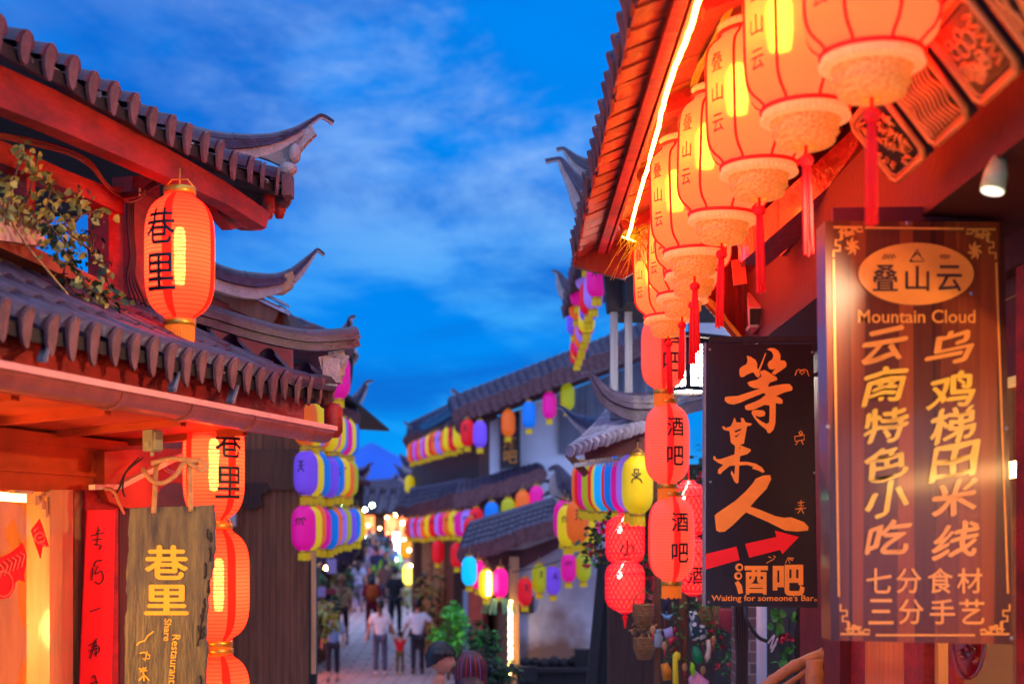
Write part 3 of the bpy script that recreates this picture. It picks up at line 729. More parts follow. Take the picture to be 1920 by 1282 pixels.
mb = MB(); q = [(-60, 428), (0, 432), (150, 505), (232, 545), (232, 580), (140, 525), (0, 464), (-60, 455)]; mb.prism([onL(x, y, .585) for x, y in q], LN * .12); mb.build('rail', mat('reddish_rail_wood', lin(140, 70, 44), .55, .4, 4), B1)
mb = MB(); q = [(-60, 460), (150, 540), (240, 585), (240, 640), (100, 590), (-60, 560)]; mb.prism([onL(x, y, .66) for x, y in q], LN * .06); mb.build('base_board', DARKWOOD, B1)
mb = MB(); a = L(.3, .7, 3.0); b = L(5, .7, 3.0); c = L(5, 3.2, 3.0); d = L(.3, 3.2, 3.0); slab(mb, a, b, c, d, V((0, 0, .05)))
slab(mb, L(2.6, 1.9, 3.05), L(5, 1.9, 3.05), L(5, 1.9, 3.8), L(2.6, 1.9, 3.8), LN * .05); slab(mb, L(.9, 2.2, 3.05), L(2.2, 2.2, 3.05), L(2.2, 2.2, 3.40), L(.9, 2.2, 3.40), LN * .05); mb.build('upper_floor', DARKWOOD, B1)
n = 30; E = []; T = []
for i in range(n):
    s = .08 + i * .155; lift = cornerlift(s, .05)
    E.append(L(s, .20, 3.80 + lift)); u = min(1, max(0.1, s / 1.9))
    T.append(L(max(s, .25 + .85 * s) if s < 1.9 else s, .20 + 1.9 * u, 3.80 + .62 * u))
mb = MB(); tiled_roof(mb, E, T, .058, sag=.04, tongue=.075, tw=.55); upper = mb.build('upper_roof', ROOFM, B1)
mb = MB(); E = [L(.0, .24 + .16 * i, 3.83) for i in range(12)]; T = [L(.1 + .14 * i, .28 + .16 * i, 3.87 + .055 * i) for i in range(12)]; tiled_roof(mb, E, T, .055, sag=.0); mb.build('upper_roof_end', ROOFM, B1)
hpx = [(-60, 20, 6.55), (60, 92, 6.75), (165, 150, 6.85), (232, 182, 6.92), (322, 226, 7.05), (405, 247, 7.17), (490, 249, 7.32), (545, 236, 7.45), (582, 216, 7.54), (603, 206, 7.58), (626, 219, 7.62)]
mb = MB(); hip_ridge(mb, [P(x, y + 8, d) for x, y, d in hpx], .10, .17, tip=True, sect=.30); mb.build('hip_ridge', ROOFM, upper)
mb = MB(); fin = [(430, 272), (500, 268), (548, 258), (585, 236), (592, 250), (572, 270), (560, 285), (548, 306), (530, 312), (505, 300), (470, 288)]
mb.prism([P(x, y, 7.50) for x, y in fin], (0, .05, 0)); mb.ball(P(552, 288, 7.48), (.035, .05, .055), 10); mb.ball(P(540, 318, 7.47), (.05, .05, .04), 8); mb.build('mortar_fin', MORTAR, upper)
mb = MB(); mb.box(P(540, 350, 7.46), (.05, .10, .11), m=0); mb.build('end_tile', TILEEND, upper)
# gutter and its hangers
GUT = mat('rust_red_gutter', lin(150, 70, 58), .38, .35, 5, (2, 2, 2), .1, coat=.15)
mb = MB(); gp = [L(.04, .0, 2.545), L(5, .0, 2.56)]; 
prof = [(math.cos(math.pi + math.pi * j / 10) * .072, math.sin(math.pi + math.pi * j / 10) * .072) for j in range(11)]
prof = prof + [(x * .93, y * .93 + .002) for x, y in prof[::-1]]
mb.sweep(gp, prof, m=0, sm=False)
mb.sweep([p + LN * -.074 + V((0, 0, .004)) for p in gp], [(-.012, -.012), (.012, -.012), (.012, .012), (-.012, .012)], m=1)
for s in (.25, .95, 1.55, 2.1, 3.0): mb.sweep([L(s, .0, 2.545), L(s + .035, .0, 2.545)], [(x * 1.05, y * 1.05) for x, y in prof], m=0)
mb.build('gutter', [GUT, mat('pink_gutter_lip', lin(226, 150, 140), .5, .2, 5)], B1)
for x, y0, y1 in ((85, 640, 672), (328, 690, 728), (437, 718, 750)):
    mb = MB(); a = onL(x + 6, y0, .05); b = onL(x - 6, y1 + 4, -.04); mb.beam(a, b, .035, .012); mb.beam(a + V((0.02, -.03, 0)), b + V((.02, -.03, 0)), .01, .02); mb.build('gutter_hanger', METAL, B1)
mb = MB()                                              # body of the house behind
slab(mb, L(.2, 3.2, -.3), L(5, 3.2, -.3), L(5, 3.2, 3.0), L(.2, 3.2, 3.0), LN * .1)
slab(mb, L(.35, .95, -.3), L(.35, 3.2, -.3), L(.35, 3.2, 3.0), L(.35, .95, 3.0), LU * -.08)
slab(mb, L(.5, .86, -.3), L(1.0, .86, -.3), L(1.0, .86, 2.46), L(.5, .86, 2.46), LN * .06); mb.build('wall', DARKWOOD, B1)
# cables along the tie beam
for q, lab in (([(-20, 246), (60, 262), (128, 282), (170, 305), (200, 345), (228, 362), (262, 356)], 'reddish cable bundle tied along the upper beam of the tea house'), ([(228, 362), (240, 372), (262, 366), (280, 346), (300, 335), (314, 342), (316, 362)], 'cable loop running from the beam to the big red lantern')):
    mb = MB()
    for k in range(3):
        pts = spline([onL(x, y + k * 4 + R.uniform(-2, 2), .56 if i < 6 else .40) for i, (x, y) in enumerate(q)], 6); mb.tube(pts, .006, 6)
    tag(mb.build('cable', mat('red_lit_cable', lin(120, 40, 30), .5, .2, 9)), lab, 'cable')
mb = MB()
for k in range(4): mb.tube(spline([onL(238 + k * 4, 360, .58), onL(240 + k * 3, 430, .575), onL(244 + k * 3, 480, .57), onL(238 + k * 5, 520, .56), onL(246 + k * 10, 560 + k * 5, .52)], 6), .008, 6)
tag(mb.build('cable', WIRE), 'bundle of black cables running down beside the red upper post', 'cable')
mb = MB(); mb.tube(spline([onL(-10, 360, .5), onL(20, 410, .5), onL(50, 460, .5), onL(100, 520, .45), onL(135, 562, .38)], 6), .005, 5); tag(mb.build('cable', ROPE), 'thin tan wire drooping over the planter and lower tiles', 'cable')
# planter, with its creeper
mb = MB(); a, b, c, d = onL(-70, 440, .55), onL(84, 462, .55), onL(84, 418, .55), onL(-70, 360, .55); mb.hexa([a, b, c, d], [p + LN * .14 for p in (a, b, c, d)])
pl = thing('planter_box', 'long pale planter box on the upper rail of the tea house', 'planter', tuple(a), world=True); mb.build('trough', mat('pale_planter', lin(214, 170, 150), .6, .15, 5), pl)
mb = MB(); mb.hexa([onL(-70, 366, .54), onL(86, 423, .54), onL(86, 414, .54), onL(-70, 357, .54)], [p + LN * .16 for p in (onL(-70, 366, .54), onL(86, 423, .54), onL(86, 414, .54), onL(-70, 357, .54))]); mb.build('rim', MORTAR, pl)

def leaf(mb, c, size, dr=None, m=0, wd=.5, droop=.25):
    d = V((R.gauss(0, 1), R.gauss(0, 1), R.gauss(0, .7))).normalized() if dr is None else V(dr).normalized()
    s = d.cross(V((R.gauss(0, 1), R.gauss(0, 1), R.gauss(0, 1)))).normalized(); u = s.cross(d); c = V(c)
    a = c; t = c + d * size - V((0, 0, size * droop)); m1 = c + d * size * .35; m2 = c + d * size * .7 - V((0, 0, size * droop * .4)); k = len(mb.v); hw = size * wd / 2
    for p in (a, m1 + s * hw * .9 + u * hw * .25, m2 + s * hw * .8 + u * hw * .25, t, m2 - s * hw * .8 + u * hw * .25, m1 - s * hw * .9 + u * hw * .25, m1, m2): mb.v.append(tuple(p))
    for f in ((0, 1, 6), (6, 1, 2, 7), (7, 2, 3), (0, 6, 5), (6, 7, 4, 5), (7, 3, 4)): mb.face([k + i for i in f], m, True)
def clump(mb, c, rad, n, size, m=0, wd=.5, mats=1):
    for _ in range(n):
        while True:
            p = V((R.uniform(-1, 1), R.uniform(-1, 1), R.uniform(-1, 1)))
            if p.length < 1: break
        leaf(mb, V(c) + V((p.x * rad[0], p.y * rad[1], p.z * rad[2])), size * R.uniform(.6, 1.25), None, m + R.randrange(mats), wd)
ivy = thing('creeper', 'yellow green round leaved creeper spilling from the pale planter', 'plant', tuple(onL(60, 430, .5)), world=True)
mb = MB(); lf = MB()
stems = [[(10, 420), (20, 360), (38, 300), (42, 290)], [(30, 425), (50, 380), (62, 330), (70, 295)], [(60, 430), (85, 390), (95, 350), (92, 335)], [(70, 420), (110, 380), (150, 370), (150, 380)],
         [(80, 425), (120, 420), (160, 400), (205, 395)], [(90, 430), (100, 460), (90, 455)], [(95, 425), (130, 470), (150, 520), (180, 545), (210, 560)], [(100, 440), (140, 500), (165, 540), (240, 575)], [(120, 430), (170, 470), (195, 500), (205, 540)], [(5, 400), (8, 350), (-5, 330)], [(60, 410), (20, 390), (5, 385)], [(120, 420), (150, 450), (175, 440), (170, 480)], [(130, 480), (120, 520), (150, 555), (190, 570)]]
for st in stems:
    t0 = R.uniform(.40, .56); pts = spline([onL(x, y, t0 - .02 * i) for i, (x, y) in enumerate(st)], 7); mb.tube(pts, .0045, 5)
    for p in pts:
        for _ in range(2): leaf(lf, p + V((R.gauss(0, .018), R.gauss(0, .025), R.gauss(0, .018))), R.uniform(.022, .046), None, 0 if st[-1][1] < 430 or R.random() < .4 else 1, .85)
mb.build('stem', BROWN, ivy); lf.build('foliage', [LEAFY, LEAFD], ivy)

# junction box, conduit, rope, hanging board, couplet, paper cuts
jb = thing('junction_box', 'small grey green junction box screwed under the tea house soffit', 'box', tuple(onL(285, 848, .35)), world=True)
mb = MB(); q = onL(285, 826, .35); k = q.y / F; mb.box(q, (33 * k, .05, 40 * k), ax=(LU, LN, V((0, 0, 1)))); mb.build('case', mat('grey_green_plastic', lin(150, 150, 110), .5, .1, 5), jb)
mb = MB(); mb.box(q - LN * .03, (28 * k, .012, 34 * k), ax=(LU, LN, V((0, 0, 1)))); mb.tube([q - V((0, 0, .045)), q - V((0, 0, .07))], .008, 8)
for i in (-1, 1): mb.box(q + LU * i * 18 * k - V((0, 0, .02)), (.012, .02, .02), ax=(LU, LN, V((0, 0, 1))))
mb.build('lid', mat('grey_green_plastic_lid', lin(168, 168, 124), .45, .1, 5), jb)
mb = MB(); cpts = [onL(172, 913, .66), onL(222, 912, .66), onL(345, 850, .60), onL(420, 800, .45), onL(476, 757, .30)]; mb.sweep(cpts, [(-.016, -.012), (.016, -.012), (.016, .012), (-.016, .012)])
tag(mb.build('conduit', mat('cream_conduit', lin(226, 190, 160), .5, .1, 5)), 'cream square conduit bent along the tea house bracket', 'conduit')
mb = MB()
for k in range(2): mb.tube(spline([onL(268 - k * 8, 858, .62), onL(236, 885, .64), onL(224 + k * 6, 915, .64), onL(212 + k * 22, 930, .65)], 6), .005, 5)
mb.tube(spline([onL(196, 916, .64), onL(212, 920, .62), onL(224, 945, .62), onL(232, 962, .64)], 6), .008, 6, m=1)
tag(mb.build('cable', [WIRE, PALEWOOD]), 'loose cables dangling beside the red couplet post', 'cable')
D2 = 6.3
sg = thing('hanging_signboard', 'weathered olive grey plank signboard with yellow characters hung on rope', 'sign', tuple(P(318, 1330, D2)), world=True)
OLD = mat('weathered_olive_plank', lin(118, 108, 50), .42, .6, 3.2, (7, 7, 1.1), .6, 14, coat=.15, col2=lin(48, 42, 22))
ed = [(243, 953), (300, 950), (360, 948), (399, 945), (402, 985), (401, 1030), (398, 1062), (391, 1095), (388, 1130), (385, 1170), (386, 1230), (383, 1300), (380, 1400), (232, 1400), (234, 1290), (233, 1180), (238, 1130), (236, 1080), (242, 1030), (240, 990)]
edd = []
for i in range(len(ed)):
    (x0, y0), (x1, y1) = ed[i], ed[(i + 1) % len(ed)]
    for k in range(4):
        f = k / 4; j = R.uniform(-1.6, 1.6) if (min(x0, x1) > 370 or max(x0, x1) < 250) else R.uniform(-.5, .5); edd.append((x0 + (x1 - x0) * f + j, y0 + (y1 - y0) * f))
mb = MB(); mb.prism([P(x, y, D2) for x, y in edd], (0, .045, 0))
brd = mb.build('board', OLD, sg)
mb = MB()
for k in range(26):
    y = R.uniform(960, 1390); x = 394 + R.uniform(-12, 3) - max(0, (y - 1060)) * .09; ln = R.uniform(12, 40); mb.tube([P(x + R.uniform(-2, 2), y + ln * q / 4, D2 - .002) for q in range(5)], R.uniform(.003, .006), 5)
mb.build('bark_edge', BLACKWOOD, brd)
mb = MB(); fn = lambda cx, cy, d, e=.004: (lambda x, y: P(cx + x, cy - y, d - e))
write_bold(mb, '巷', fn(312, 1054, D2), 78, 62, 2.0); write_bold(mb, '里', fn(312, 1124, D2), 80, 54, 2.0)
write(mb, 'Share', fn(314, 1180, D2), 42, 13, .01, rot=-math.pi / 2 - .05); write(mb, 'Restaurant', fn(327, 1235, D2), 92, 15, .01, rot=-math.pi / 2 - .08)
for ln in ([(288, 1183), (276, 1192), (272, 1200), (262, 1203), (256, 1209)], [(262, 1224), (270, 1222), (281, 1228), (280, 1234), (268, 1234), (262, 1228), (272, 1238), (276, 1220)], [(262, 1258), (276, 1256)], [(268, 1250), (270, 1276)], [(270, 1264), (260, 1275)], [(270, 1264), (280, 1275)], [(260, 1252), (266, 1255)], [(274, 1250), (270, 1255)]):
    strip(mb, ln, 2.6, lambda x, y: P(x, y, D2 - .005))
mb.build('lettering', YELLOWPAINT, sg)
mb = MB(); mb.tube(spline([P(288, 962, D2 - .012), P(290, 930, D2 - .01), P(292, 885, D2), P(296, 866, D2 + .1)], 5), .012, 7); mb.tube(spline([P(358, 958, D2 - .012), P(357, 920, D2 - .01), P(356, 880, D2), P(352, 862, D2 + .1)], 5), .012, 7)
mb.tube(spline([P(268, 878, D2 + .03), P(284, 900, D2 - .02), P(305, 905, D2 - .02), P(330, 890, D2 - .02), P(345, 868, D2), P(370, 862, D2), P(386, 872, D2), P(378, 882, D2), P(352, 866, D2)], 6), .011, 7)
mb.tube(spline([P(284, 868, D2), P(320, 860, D2), P(352, 862, D2), P(372, 868, D2 + .02)], 6), .012, 7); mb.build('rope', ROPE, sg)
# couplet banner on the red post
cp = thing('couplet_banner', 'tall scarlet couplet strip with brush characters on the red post', 'banner', tuple(onL(185, 1400, .77)), world=True)
mb = MB(); q = [onL(161, 956, .772), onL(214, 956, .772), onL(204, 1420, .772), onL(142, 1420, .772)]; mb.hexa(q, [p - LN * .006 for p in q]); mb.build('paper_strip', mat('scarlet_paper', (.93, .006, .004), .6, .06, 5, bump=.03), cp)
mb = MB()
cur = [[[(170, 1004), (196, 998)], [(184, 986), (183, 1012), (180, 1022)], [(172, 1012), (192, 1010)], [(176, 1020), (190, 1022), (186, 1030)], [(188, 992), (180, 1000)]],
       [[(176, 1062), (180, 1052), (192, 1050)], [(174, 1064), (172, 1088)], [(184, 1060), (178, 1076), (190, 1070), (194, 1084), (186, 1094), (178, 1090)]],
       [[(168, 1146), (178, 1143), (188, 1139)]],
       [[(166, 1210), (176, 1204), (182, 1196)], [(178, 1200), (172, 1226), (168, 1234)], [(172, 1212), (184, 1210), (186, 1220), (176, 1226)], [(180, 1200), (180, 1230)], [(166, 1220), (188, 1214)]],
       [[(172, 1270), (178, 1266), (182, 1286)], [(170, 1280), (184, 1278)]]]
for ch in cur:
    for ln in ch: strip(mb, [(p.x, p.y) for p in spline([V((a, b, 0)) for a, b in ln], 4)], 2.4, lambda x, y: onL(x, y, .762))
mb.build('lettering', INK, cp)
PAPERCUT = mat('red_papercut', lin(230, 16, 26), .6, .1, 8, bump=0, emit=(1, .02, .02), es=.12)
mb = MB(); dia = [(74, 971), (91, 1024), (79, 1024), (75, 1047), (57, 994)]; mb.prism([onL(x, y, .775) for x, y in dia], LN * -.003)
o = thing('paper_cutting', 'small red diamond paper cutting stuck on the window corner', 'decoration', tuple(onL(70, 1040, .83)), world=True); mb.build('paper', PAPERCUT, o)
mb = MB()
for k in range(5): mb.tube([onL(63 + k * 4, 996 + k * 6, .768), onL(71 + k * 4, 988 + k * 9, .768)], .004, 5)
mb.tube([onL(74 + 9 * math.cos(a), 1008 + 10 * math.sin(a), .768) for a in [i * .6 for i in range(11)]], .004, 5); mb.build('cut_pattern', mat('pale_cut', lin(255, 120, 90), .6, 0), o)
mb = MB(); fish = [(-24, 1060), (0, 1045), (20, 1035), (36, 1022), (40, 1016), (44, 1024), (49, 1040), (48, 1060), (44, 1078), (46, 1090), (34, 1086), (28, 1092), (26, 1104), (16, 1120), (4, 1122), (-10, 1124), (-30, 1110)]
mb.prism([onL(x, y, .83) for x, y in fish], LN * -.003); o = thing('paper_cutting', 'large red fish paper cutting at the edge of the window', 'decoration', tuple(onL(10, 1110, .83)), world=True); mb.build('paper', PAPERCUT, o)
mb = MB()
for k in range(7): mb.tube([onL(x, y, .822) for x, y in [(-10 + k * 8, 1060 - k * 4), (-2 + k * 8, 1070 - k * 5), (-8 + k * 8, 1086 - k * 4)]], .004, 5)
mb.tube([onL(6 + 18 * math.cos(a), 1094 + 24 * math.sin(a), .822) for a in [i * .45 for i in range(15)]], .004, 5); mb.build('cut_pattern', MATS['pale_cut'], o)

# lanterns of the tea house
red_lantern(tuple(P(337, 482, 6.45)), 'big red lantern glowing beneath the upper eave of the tea house', '巷里', .157, .565, face=-112, seam0=3, cw=.155)
for i, (x, y, lb) in enumerate(((401, 872, 'red paper lantern half hidden behind the carved bracket, top of its column'), (410, 1096, 'red paper lantern behind the plank signboard, second from top of its column'), (411, 1330, 'red paper lantern cut by the bottom of the view behind plank signboard'))):
    red_lantern(tuple(P(x, y, 7.1)), lb, '巷里', .152, .555, face=-48 if i == 0 else -150, seam0=9 + i * 2, cw=.15)
# ------------------------------------------------------------------ the restaurant on the right
B2 = thing('restaurant', 'red lacquered timber restaurant with deep tiled eave and warm shopfront', 'building', (2.2, 6, 0), world=True)
WX = 1.8
n = 36; E = []; T = []
for i in range(n):
    y = 9.25 - i * .21; E.append(V((.43, y, 3.87))); T.append(V((2.3, y, 4.75)))
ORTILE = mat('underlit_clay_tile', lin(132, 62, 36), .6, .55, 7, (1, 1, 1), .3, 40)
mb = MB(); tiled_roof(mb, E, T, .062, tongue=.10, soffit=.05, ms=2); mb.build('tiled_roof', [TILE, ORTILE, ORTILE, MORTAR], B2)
mb = MB()                                                   # row of shallow eave tiles seen from below
for i in range(n - 1):
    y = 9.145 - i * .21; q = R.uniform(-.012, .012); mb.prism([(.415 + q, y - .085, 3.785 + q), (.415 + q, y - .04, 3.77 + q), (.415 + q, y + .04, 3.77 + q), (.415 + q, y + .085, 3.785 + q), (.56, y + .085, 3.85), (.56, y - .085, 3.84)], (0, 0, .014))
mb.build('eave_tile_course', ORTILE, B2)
mb = MB(); mb.box((.575, 5.4, 3.855), (.05, 7.6, .10)); mb.build('eave_beam', RED, B2)
mb = MB(); mb.box((.622, 5.4, 3.835), (.016, 7.6, .05)); mb.build('light_batten', RED, B2)
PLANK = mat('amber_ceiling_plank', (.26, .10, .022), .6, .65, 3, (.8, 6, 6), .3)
mb = MB()
for i in range(44):
    y = 9.2 - i * .175; z = R.uniform(-.006, .006); mb.prism([(.60, y, 3.865 + z), (.60, y - .168, 3.865 + z), (2.0, y - .168, 4.45 + z), (2.0, y, 4.45 + z)], (0, 0, .02))
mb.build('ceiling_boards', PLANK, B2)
for y in (8.6, 7.4, 6.2, 5.0, 3.8): mb = MB(); mb.beam((.66, y, 3.85), (2.0, y, 4.41), .09, .07); mb.build('rafter', RED, B2)
mb = MB(); mb.hexa([V(p) for p in ((.40, 9.27, 3.74), (.40, 9.27, 3.95), (2.3, 9.27, 4.80), (2.3, 9.27, 4.5), (.95, 9.27, 3.78), (.72, 9.27, 3.66))], [V(p) for p in ((.40, 9.32, 3.74), (.40, 9.32, 3.95), (2.3, 9.32, 4.80), (2.3, 9.32, 4.5), (.95, 9.32, 3.78), (.72, 9.32, 3.66))]); mb.build('barge_board', BROWN, B2)
# light rope along the eave, with the tangle of wire at its end
LED = mat('yellow_light_rope', (1, .9, .6), .5, 0, emit=(1.0, .55, .085), es=22)
mb = MB(); pts = spline([P(x, y, (3.79 - EYE) * F / (HZ - y)) for x, y in ((1418, -320), (1358, -150), (1310, 0), (1299, 40), (1283, 85), (1258, 150), (1243, 200), (1228, 262), (1208, 335), (1190, 398), (1177, 447))], 5)
pts = [p + V((R.gauss(0, .0012), 0, R.gauss(0, .0015))) for p in pts]; mb.tube(pts, .0085, 6); tag(mb.build('light_rope', LED), 'glowing yellow light rope pinned along the tiled eave of the restaurant', 'light')
mb = MB(); mb.tube([P(1166, 444, 8.8), P(1178, 447, 8.7), P(1192, 454, 8.6)], .0045, 6); tag(mb.build('light_rope', LED), 'short lit tail of the light rope at the eave corner', 'light')
YW = mat('straw_yellow_wire', lin(190, 170, 40), .6, .2, 9, bump=0)
mb = MB()
for k in range(60):
    a = P(1200 + R.uniform(-16, 12), 425 + R.uniform(-18, 25), 8.6 + R.uniform(-.1, .1)); pts = [a]; d_ = V((R.gauss(.01, .02), R.gauss(0, .01), R.gauss(-.01, .025)))
    for _ in range(6): pts.append(pts[-1] + d_); d_ = d_ * .9 + V((R.gauss(0, .008), 0, -.008))
    mb.tube(pts, .0028, 4)
tag(mb.build('wire_tangle', YW), 'tangle of yellow wires hanging from the lit eave corner', 'wire')
mb = MB()
for k in range(3): mb.tube(spline([P(1382 + k * 3, -40, 5.2), P(1362 + k * 4, 20, 5.3), P(1330 + k * 5, 90, 5.6), P(1306 + k * 5, 130, 5.9), P(1290 + k * 3, 180, 6.3), P(1262, 240, 6.9)], 6), .007, 6)
tag(mb.build('cable', YW), 'olive yellow cable strand looping under the eave boards', 'cable')
# gable boards at the far end, braces
mb = MB(); q = [(1290, 380), (1322, 556), (1396, 644), (1570, 650), (1760, 650), (1760, 120), (1400, 120)]; mb.prism([P(x, y, 8.95) for x, y in q], (0, .06, 0)); mb.build('gable_boarding', mat('gable_red_board', (.16, .006, .006), .6, .6, 4, (8, 1, .6), .25), B2)
GLOSS = mat('glossy_red_lacquer', lin(150, 12, 30), .14, .5, 5, (1, 1, 1), .5, 18, coat=1.0)
mb = MB(); mb.beam(P(1640, 270, 6.3), P(1410, 470, 7.6), .16, .16); mb.beam(P(1600, 350, 6.6), P(1480, 470, 7.6), .10, .06); mb.build('lacquered_beam', GLOSS, B2)
mb = MB(); mb.beam(P(1760, 300, 6.4), P(1420, 610, 8.5), .09, .12); mb.beam(P(1560, 500, 7.5), P(1470, 640, 8.8), .06, .08); mb.build('knee_brace', DRED, B2)
mb = MB(); mb.beam(P(1318, 556, 8.9), P(1400, 652, 8.85), .04, .05)
for k in range(9): mb.tube(spline([P(1312 + R.uniform(-4, 4), 545 + R.uniform(-5, 4), 8.8), P(1345 + R.uniform(-5, 5), 580 + R.uniform(-5, 5), 8.78), P(1372 + R.uniform(-4, 4), 612, 8.78), P(1402, 648 + R.uniform(-4, 4), 8.78)], 5), .005, 5, m=1)
mb.build('wired_verge', [BROWN, YW], B2)
# carved fretwork panels in the cove
CARV = mat('orange_carved_wood', (.98, .30, .06), .45, .35, 6, bump=.1); CARVB = mat('dark_carved_ground', (.010, .003, .002), .7, .3, 6)
wv = V((-.165, 0, .215)); nrm = V((-.793, 0, -.609)).normalized()
def cove(y0, y1, kind):
    """panel from Y=y0 (far) to y1 (near); lower edge at X 1.35, z 3.24, leaning out over the street"""
    B = lambda v: V((1.36, y0 + (y1 - y0) * v, 3.235)); pt = lambda u, v, e=0: B(v) + wv * u * 1.0 + nrm * e
    pn = MB(); pn.hexa([pt(0, 0), pt(1, 0), pt(1, 1), pt(0, 1)], [pt(0, 0, -.02), pt(1, 0, -.02), pt(1, 1, -.02), pt(0, 1, -.02)], 1)
    fr = .06
    rr = [(.02, .1), (.1, .02), (.9, .02), (.98, .1), (.98, .9), (.9, .98), (.1, .98), (.02, .9), (.02, .1)]
    pn.tube([pt(u, v, .006) for u, v in rr], .012, 6)
    pn.tube([pt(.06 + u * .88, .05 + v * .9, .004) for u, v in rr], .005, 5)
    if kind == 0:
        for k in range(9):
            v = .12 + k * .09; pn.tube([pt(.10 + .05 * q, v + .035 * math.sin(q * .9 + k * .2), .006) for q in range(17)], .0062, 5)
    elif kind == 1:
        for k in range(13): pn.tube([pt(.12, .1 + k * .063, .003), pt(.88, .1 + k * .063, .003)], .0032, 4)
        for k in range(14):
            c = (R.uniform(.25, .75), R.uniform(.2, .7)); rd = R.uniform(.04, .1); pn.tube([pt(c[0] + rd * math.cos(a), c[1] + rd * 1.1 * math.sin(a), .007) for a in [i * .7 for i in range(10)]], .007, 5)
        for k in range(5): pn.tube([pt(.2 + .12 * k, .72, .007), pt(.25 + .12 * k, .9, .007), pt(.3 + .12 * k, .75, .007)], .008, 5)
    elif kind == 2:
        for k in range(30):
            u, v = R.uniform(.15, .85), R.uniform(.15, .8); pn.tube([pt(u, v, .006), pt(u + R.uniform(-.1, .1), v + R.uniform(-.12, .12), .006), pt(u + R.uniform(-.12, .12), v + R.uniform(-.12, .12), .006)], [.012, .009, .004], 5)
    else:
        for k in range(4):
            c = (.5, .16 + k * .22); pn.tube([pt(c[0] + .22 * math.cos(a), c[1] + .06 * math.sin(a * 2), .006) for a in [i * .6 for i in range(11)]], .009, 5); pn.tube([pt(.25, c[1], .006), pt(.75, c[1] + .05, .006)], .006, 5)
    return pn.build('carved_panel', [CARV, CARVB], B2)
for (a, b, k) in ((5.02, 4.63, 2), (4.55, 4.19, 0), (4.11, 3.77, 1), (3.69, 3.36, 3), (3.28, 2.95, 1)): cove(a, b, k)
for (a, b) in ((4.12, 3.77), (3.68, 3.34)):                 # shorter lettered boards above
    pn = MB(); B = lambda u, v, e=0: V((1.36, a + (b - a) * v, 3.235)) + wv * (1.08 + .42 * u) + nrm * e
    pn.hexa([B(0, 0), B(1, 0), B(1, 1), B(0, 1)], [B(0, 0, -.02), B(1, 0, -.02), B(1, 1, -.02), B(0, 1, -.02)], 1)
    pn.tube([B(u, v, .005) for u, v in ((.05, .05), (.95, .05), (.95, .95), (.05, .95), (.05, .05))], .010, 6)
    for k in range(4):
        for _ in range(4): pn.tube([B(R.uniform(.25, .75), .17 + k * .22 + R.uniform(-.07, .07), .005), B(R.uniform(.25, .75), .17 + k * .22 + R.uniform(-.07, .07), .005)], .005, 5)
    pn.build('carved_panel', [CARV, CARVB], B2)
mb = MB(); mb.box((1.95, 5.2, 3.06), (.20, 7.4, .16)); mb.box((1.98, 5.2, 2.80), (.14, 7.4, .40)); mb.build('lintel', mat('shade_dark_red_board', (.045, .004, .003)), B2)  # near-black base puts the deep shade under the eave into lintel and cove
mb = MB(); mb.poly([(1.46, 8.9, 3.13), (1.46, 1.5, 3.13), (1.46, 1.5, 3.6), (1.46, 8.9, 3.6)]); mb.poly([(1.46, 8.9, 3.13), (1.46, 1.5, 3.13), (2.0, 1.5, 3.10), (2.0, 8.9, 3.10)]); mb.poly([(1.46, 8.9, 3.6), (1.46, 1.5, 3.6), (2.0, 1.5, 4.44), (2.0, 8.9, 4.44)]); mb.build('cove_board', mat('shade_dark_red_board', (.045, .004, .003), .7, .5, 4), B2)
# shopfront
def front(px0, px1, m, nm, x=WX, z1=2.7, dep=.08):
    a, b = x * F / (px0 - CX), x * F / (px1 - CX); mb = MB(); mb.box((x + dep / 2, (a + b) / 2, z1 / 2 - .1), (dep, abs(a - b), z1 + .2)); return mb.build(nm, m, B2)
front(1545, 1575, DRED, 'corner_post', 1.78, 3.0, .12); front(1577, 1622, RED, 'door_leaf', 1.84); front(1622, 1694, mat('bright_orange_door', (.75, .16, .02), .4, .3, 4, (6, 6, .6), .08, coat=.3), 'door_leaf', 1.80); front(1695, 1731, RED, 'door_frame', 1.77, 2.9, .12); front(1733, 1760, PALEWOOD, 'door_frame', 1.82)
front(1778, 1790, RED, 'glazing_bar', 1.82, 2.7, .04); front(1905, 1975, RED, 'porch_post', 1.86, 3.2, .16); front(1500, 1544, DRED, 'end_board', 1.9, 3.0, .1)
mb = MB(); a, b = WX * F / (1760 - CX), WX * F / (1912 - CX); mb.poly([(1.86, a, 0), (1.86, b, 0), (1.86, b, 2.7), (1.86, a, 2.7)]); mb.build('window', GLASS, B2)
mb = MB(); mb.poly([(3.1, 8.8, -.1), (3.1, .5, -.1), (3.1, .5, 3.0), (3.1, 8.8, 3.0)]); mb.poly([(1.9, 8.8, -.1), (3.1, 8.8, -.1), (3.1, 8.8, 3.0), (1.9, 8.8, 3.0)]); mb.poly([(1.9, .5, 2.9), (3.1, .5, 2.9), (3.1, 8.8, 2.9), (1.9, 8.8, 2.9)]); mb.build('inner_wall', mat('cream_inner_wall', lin(214, 190, 150), .7, .15, 3), B2)
mb = MB(); mb.poly([(1.9, .5, .02), (3.1, .5, .02), (3.1, 8.8, .02), (1.9, 8.8, .02)]); mb.build('inner_floor', BROWN, B2)
mb = MB(); mb.box((2.7, 5.4, .95), (.5, 1.4, .5)); mb.box((2.6, 5.6, 1.25), (.3, .5, .12)); mb.build('counter', PALEWOOD, B2)
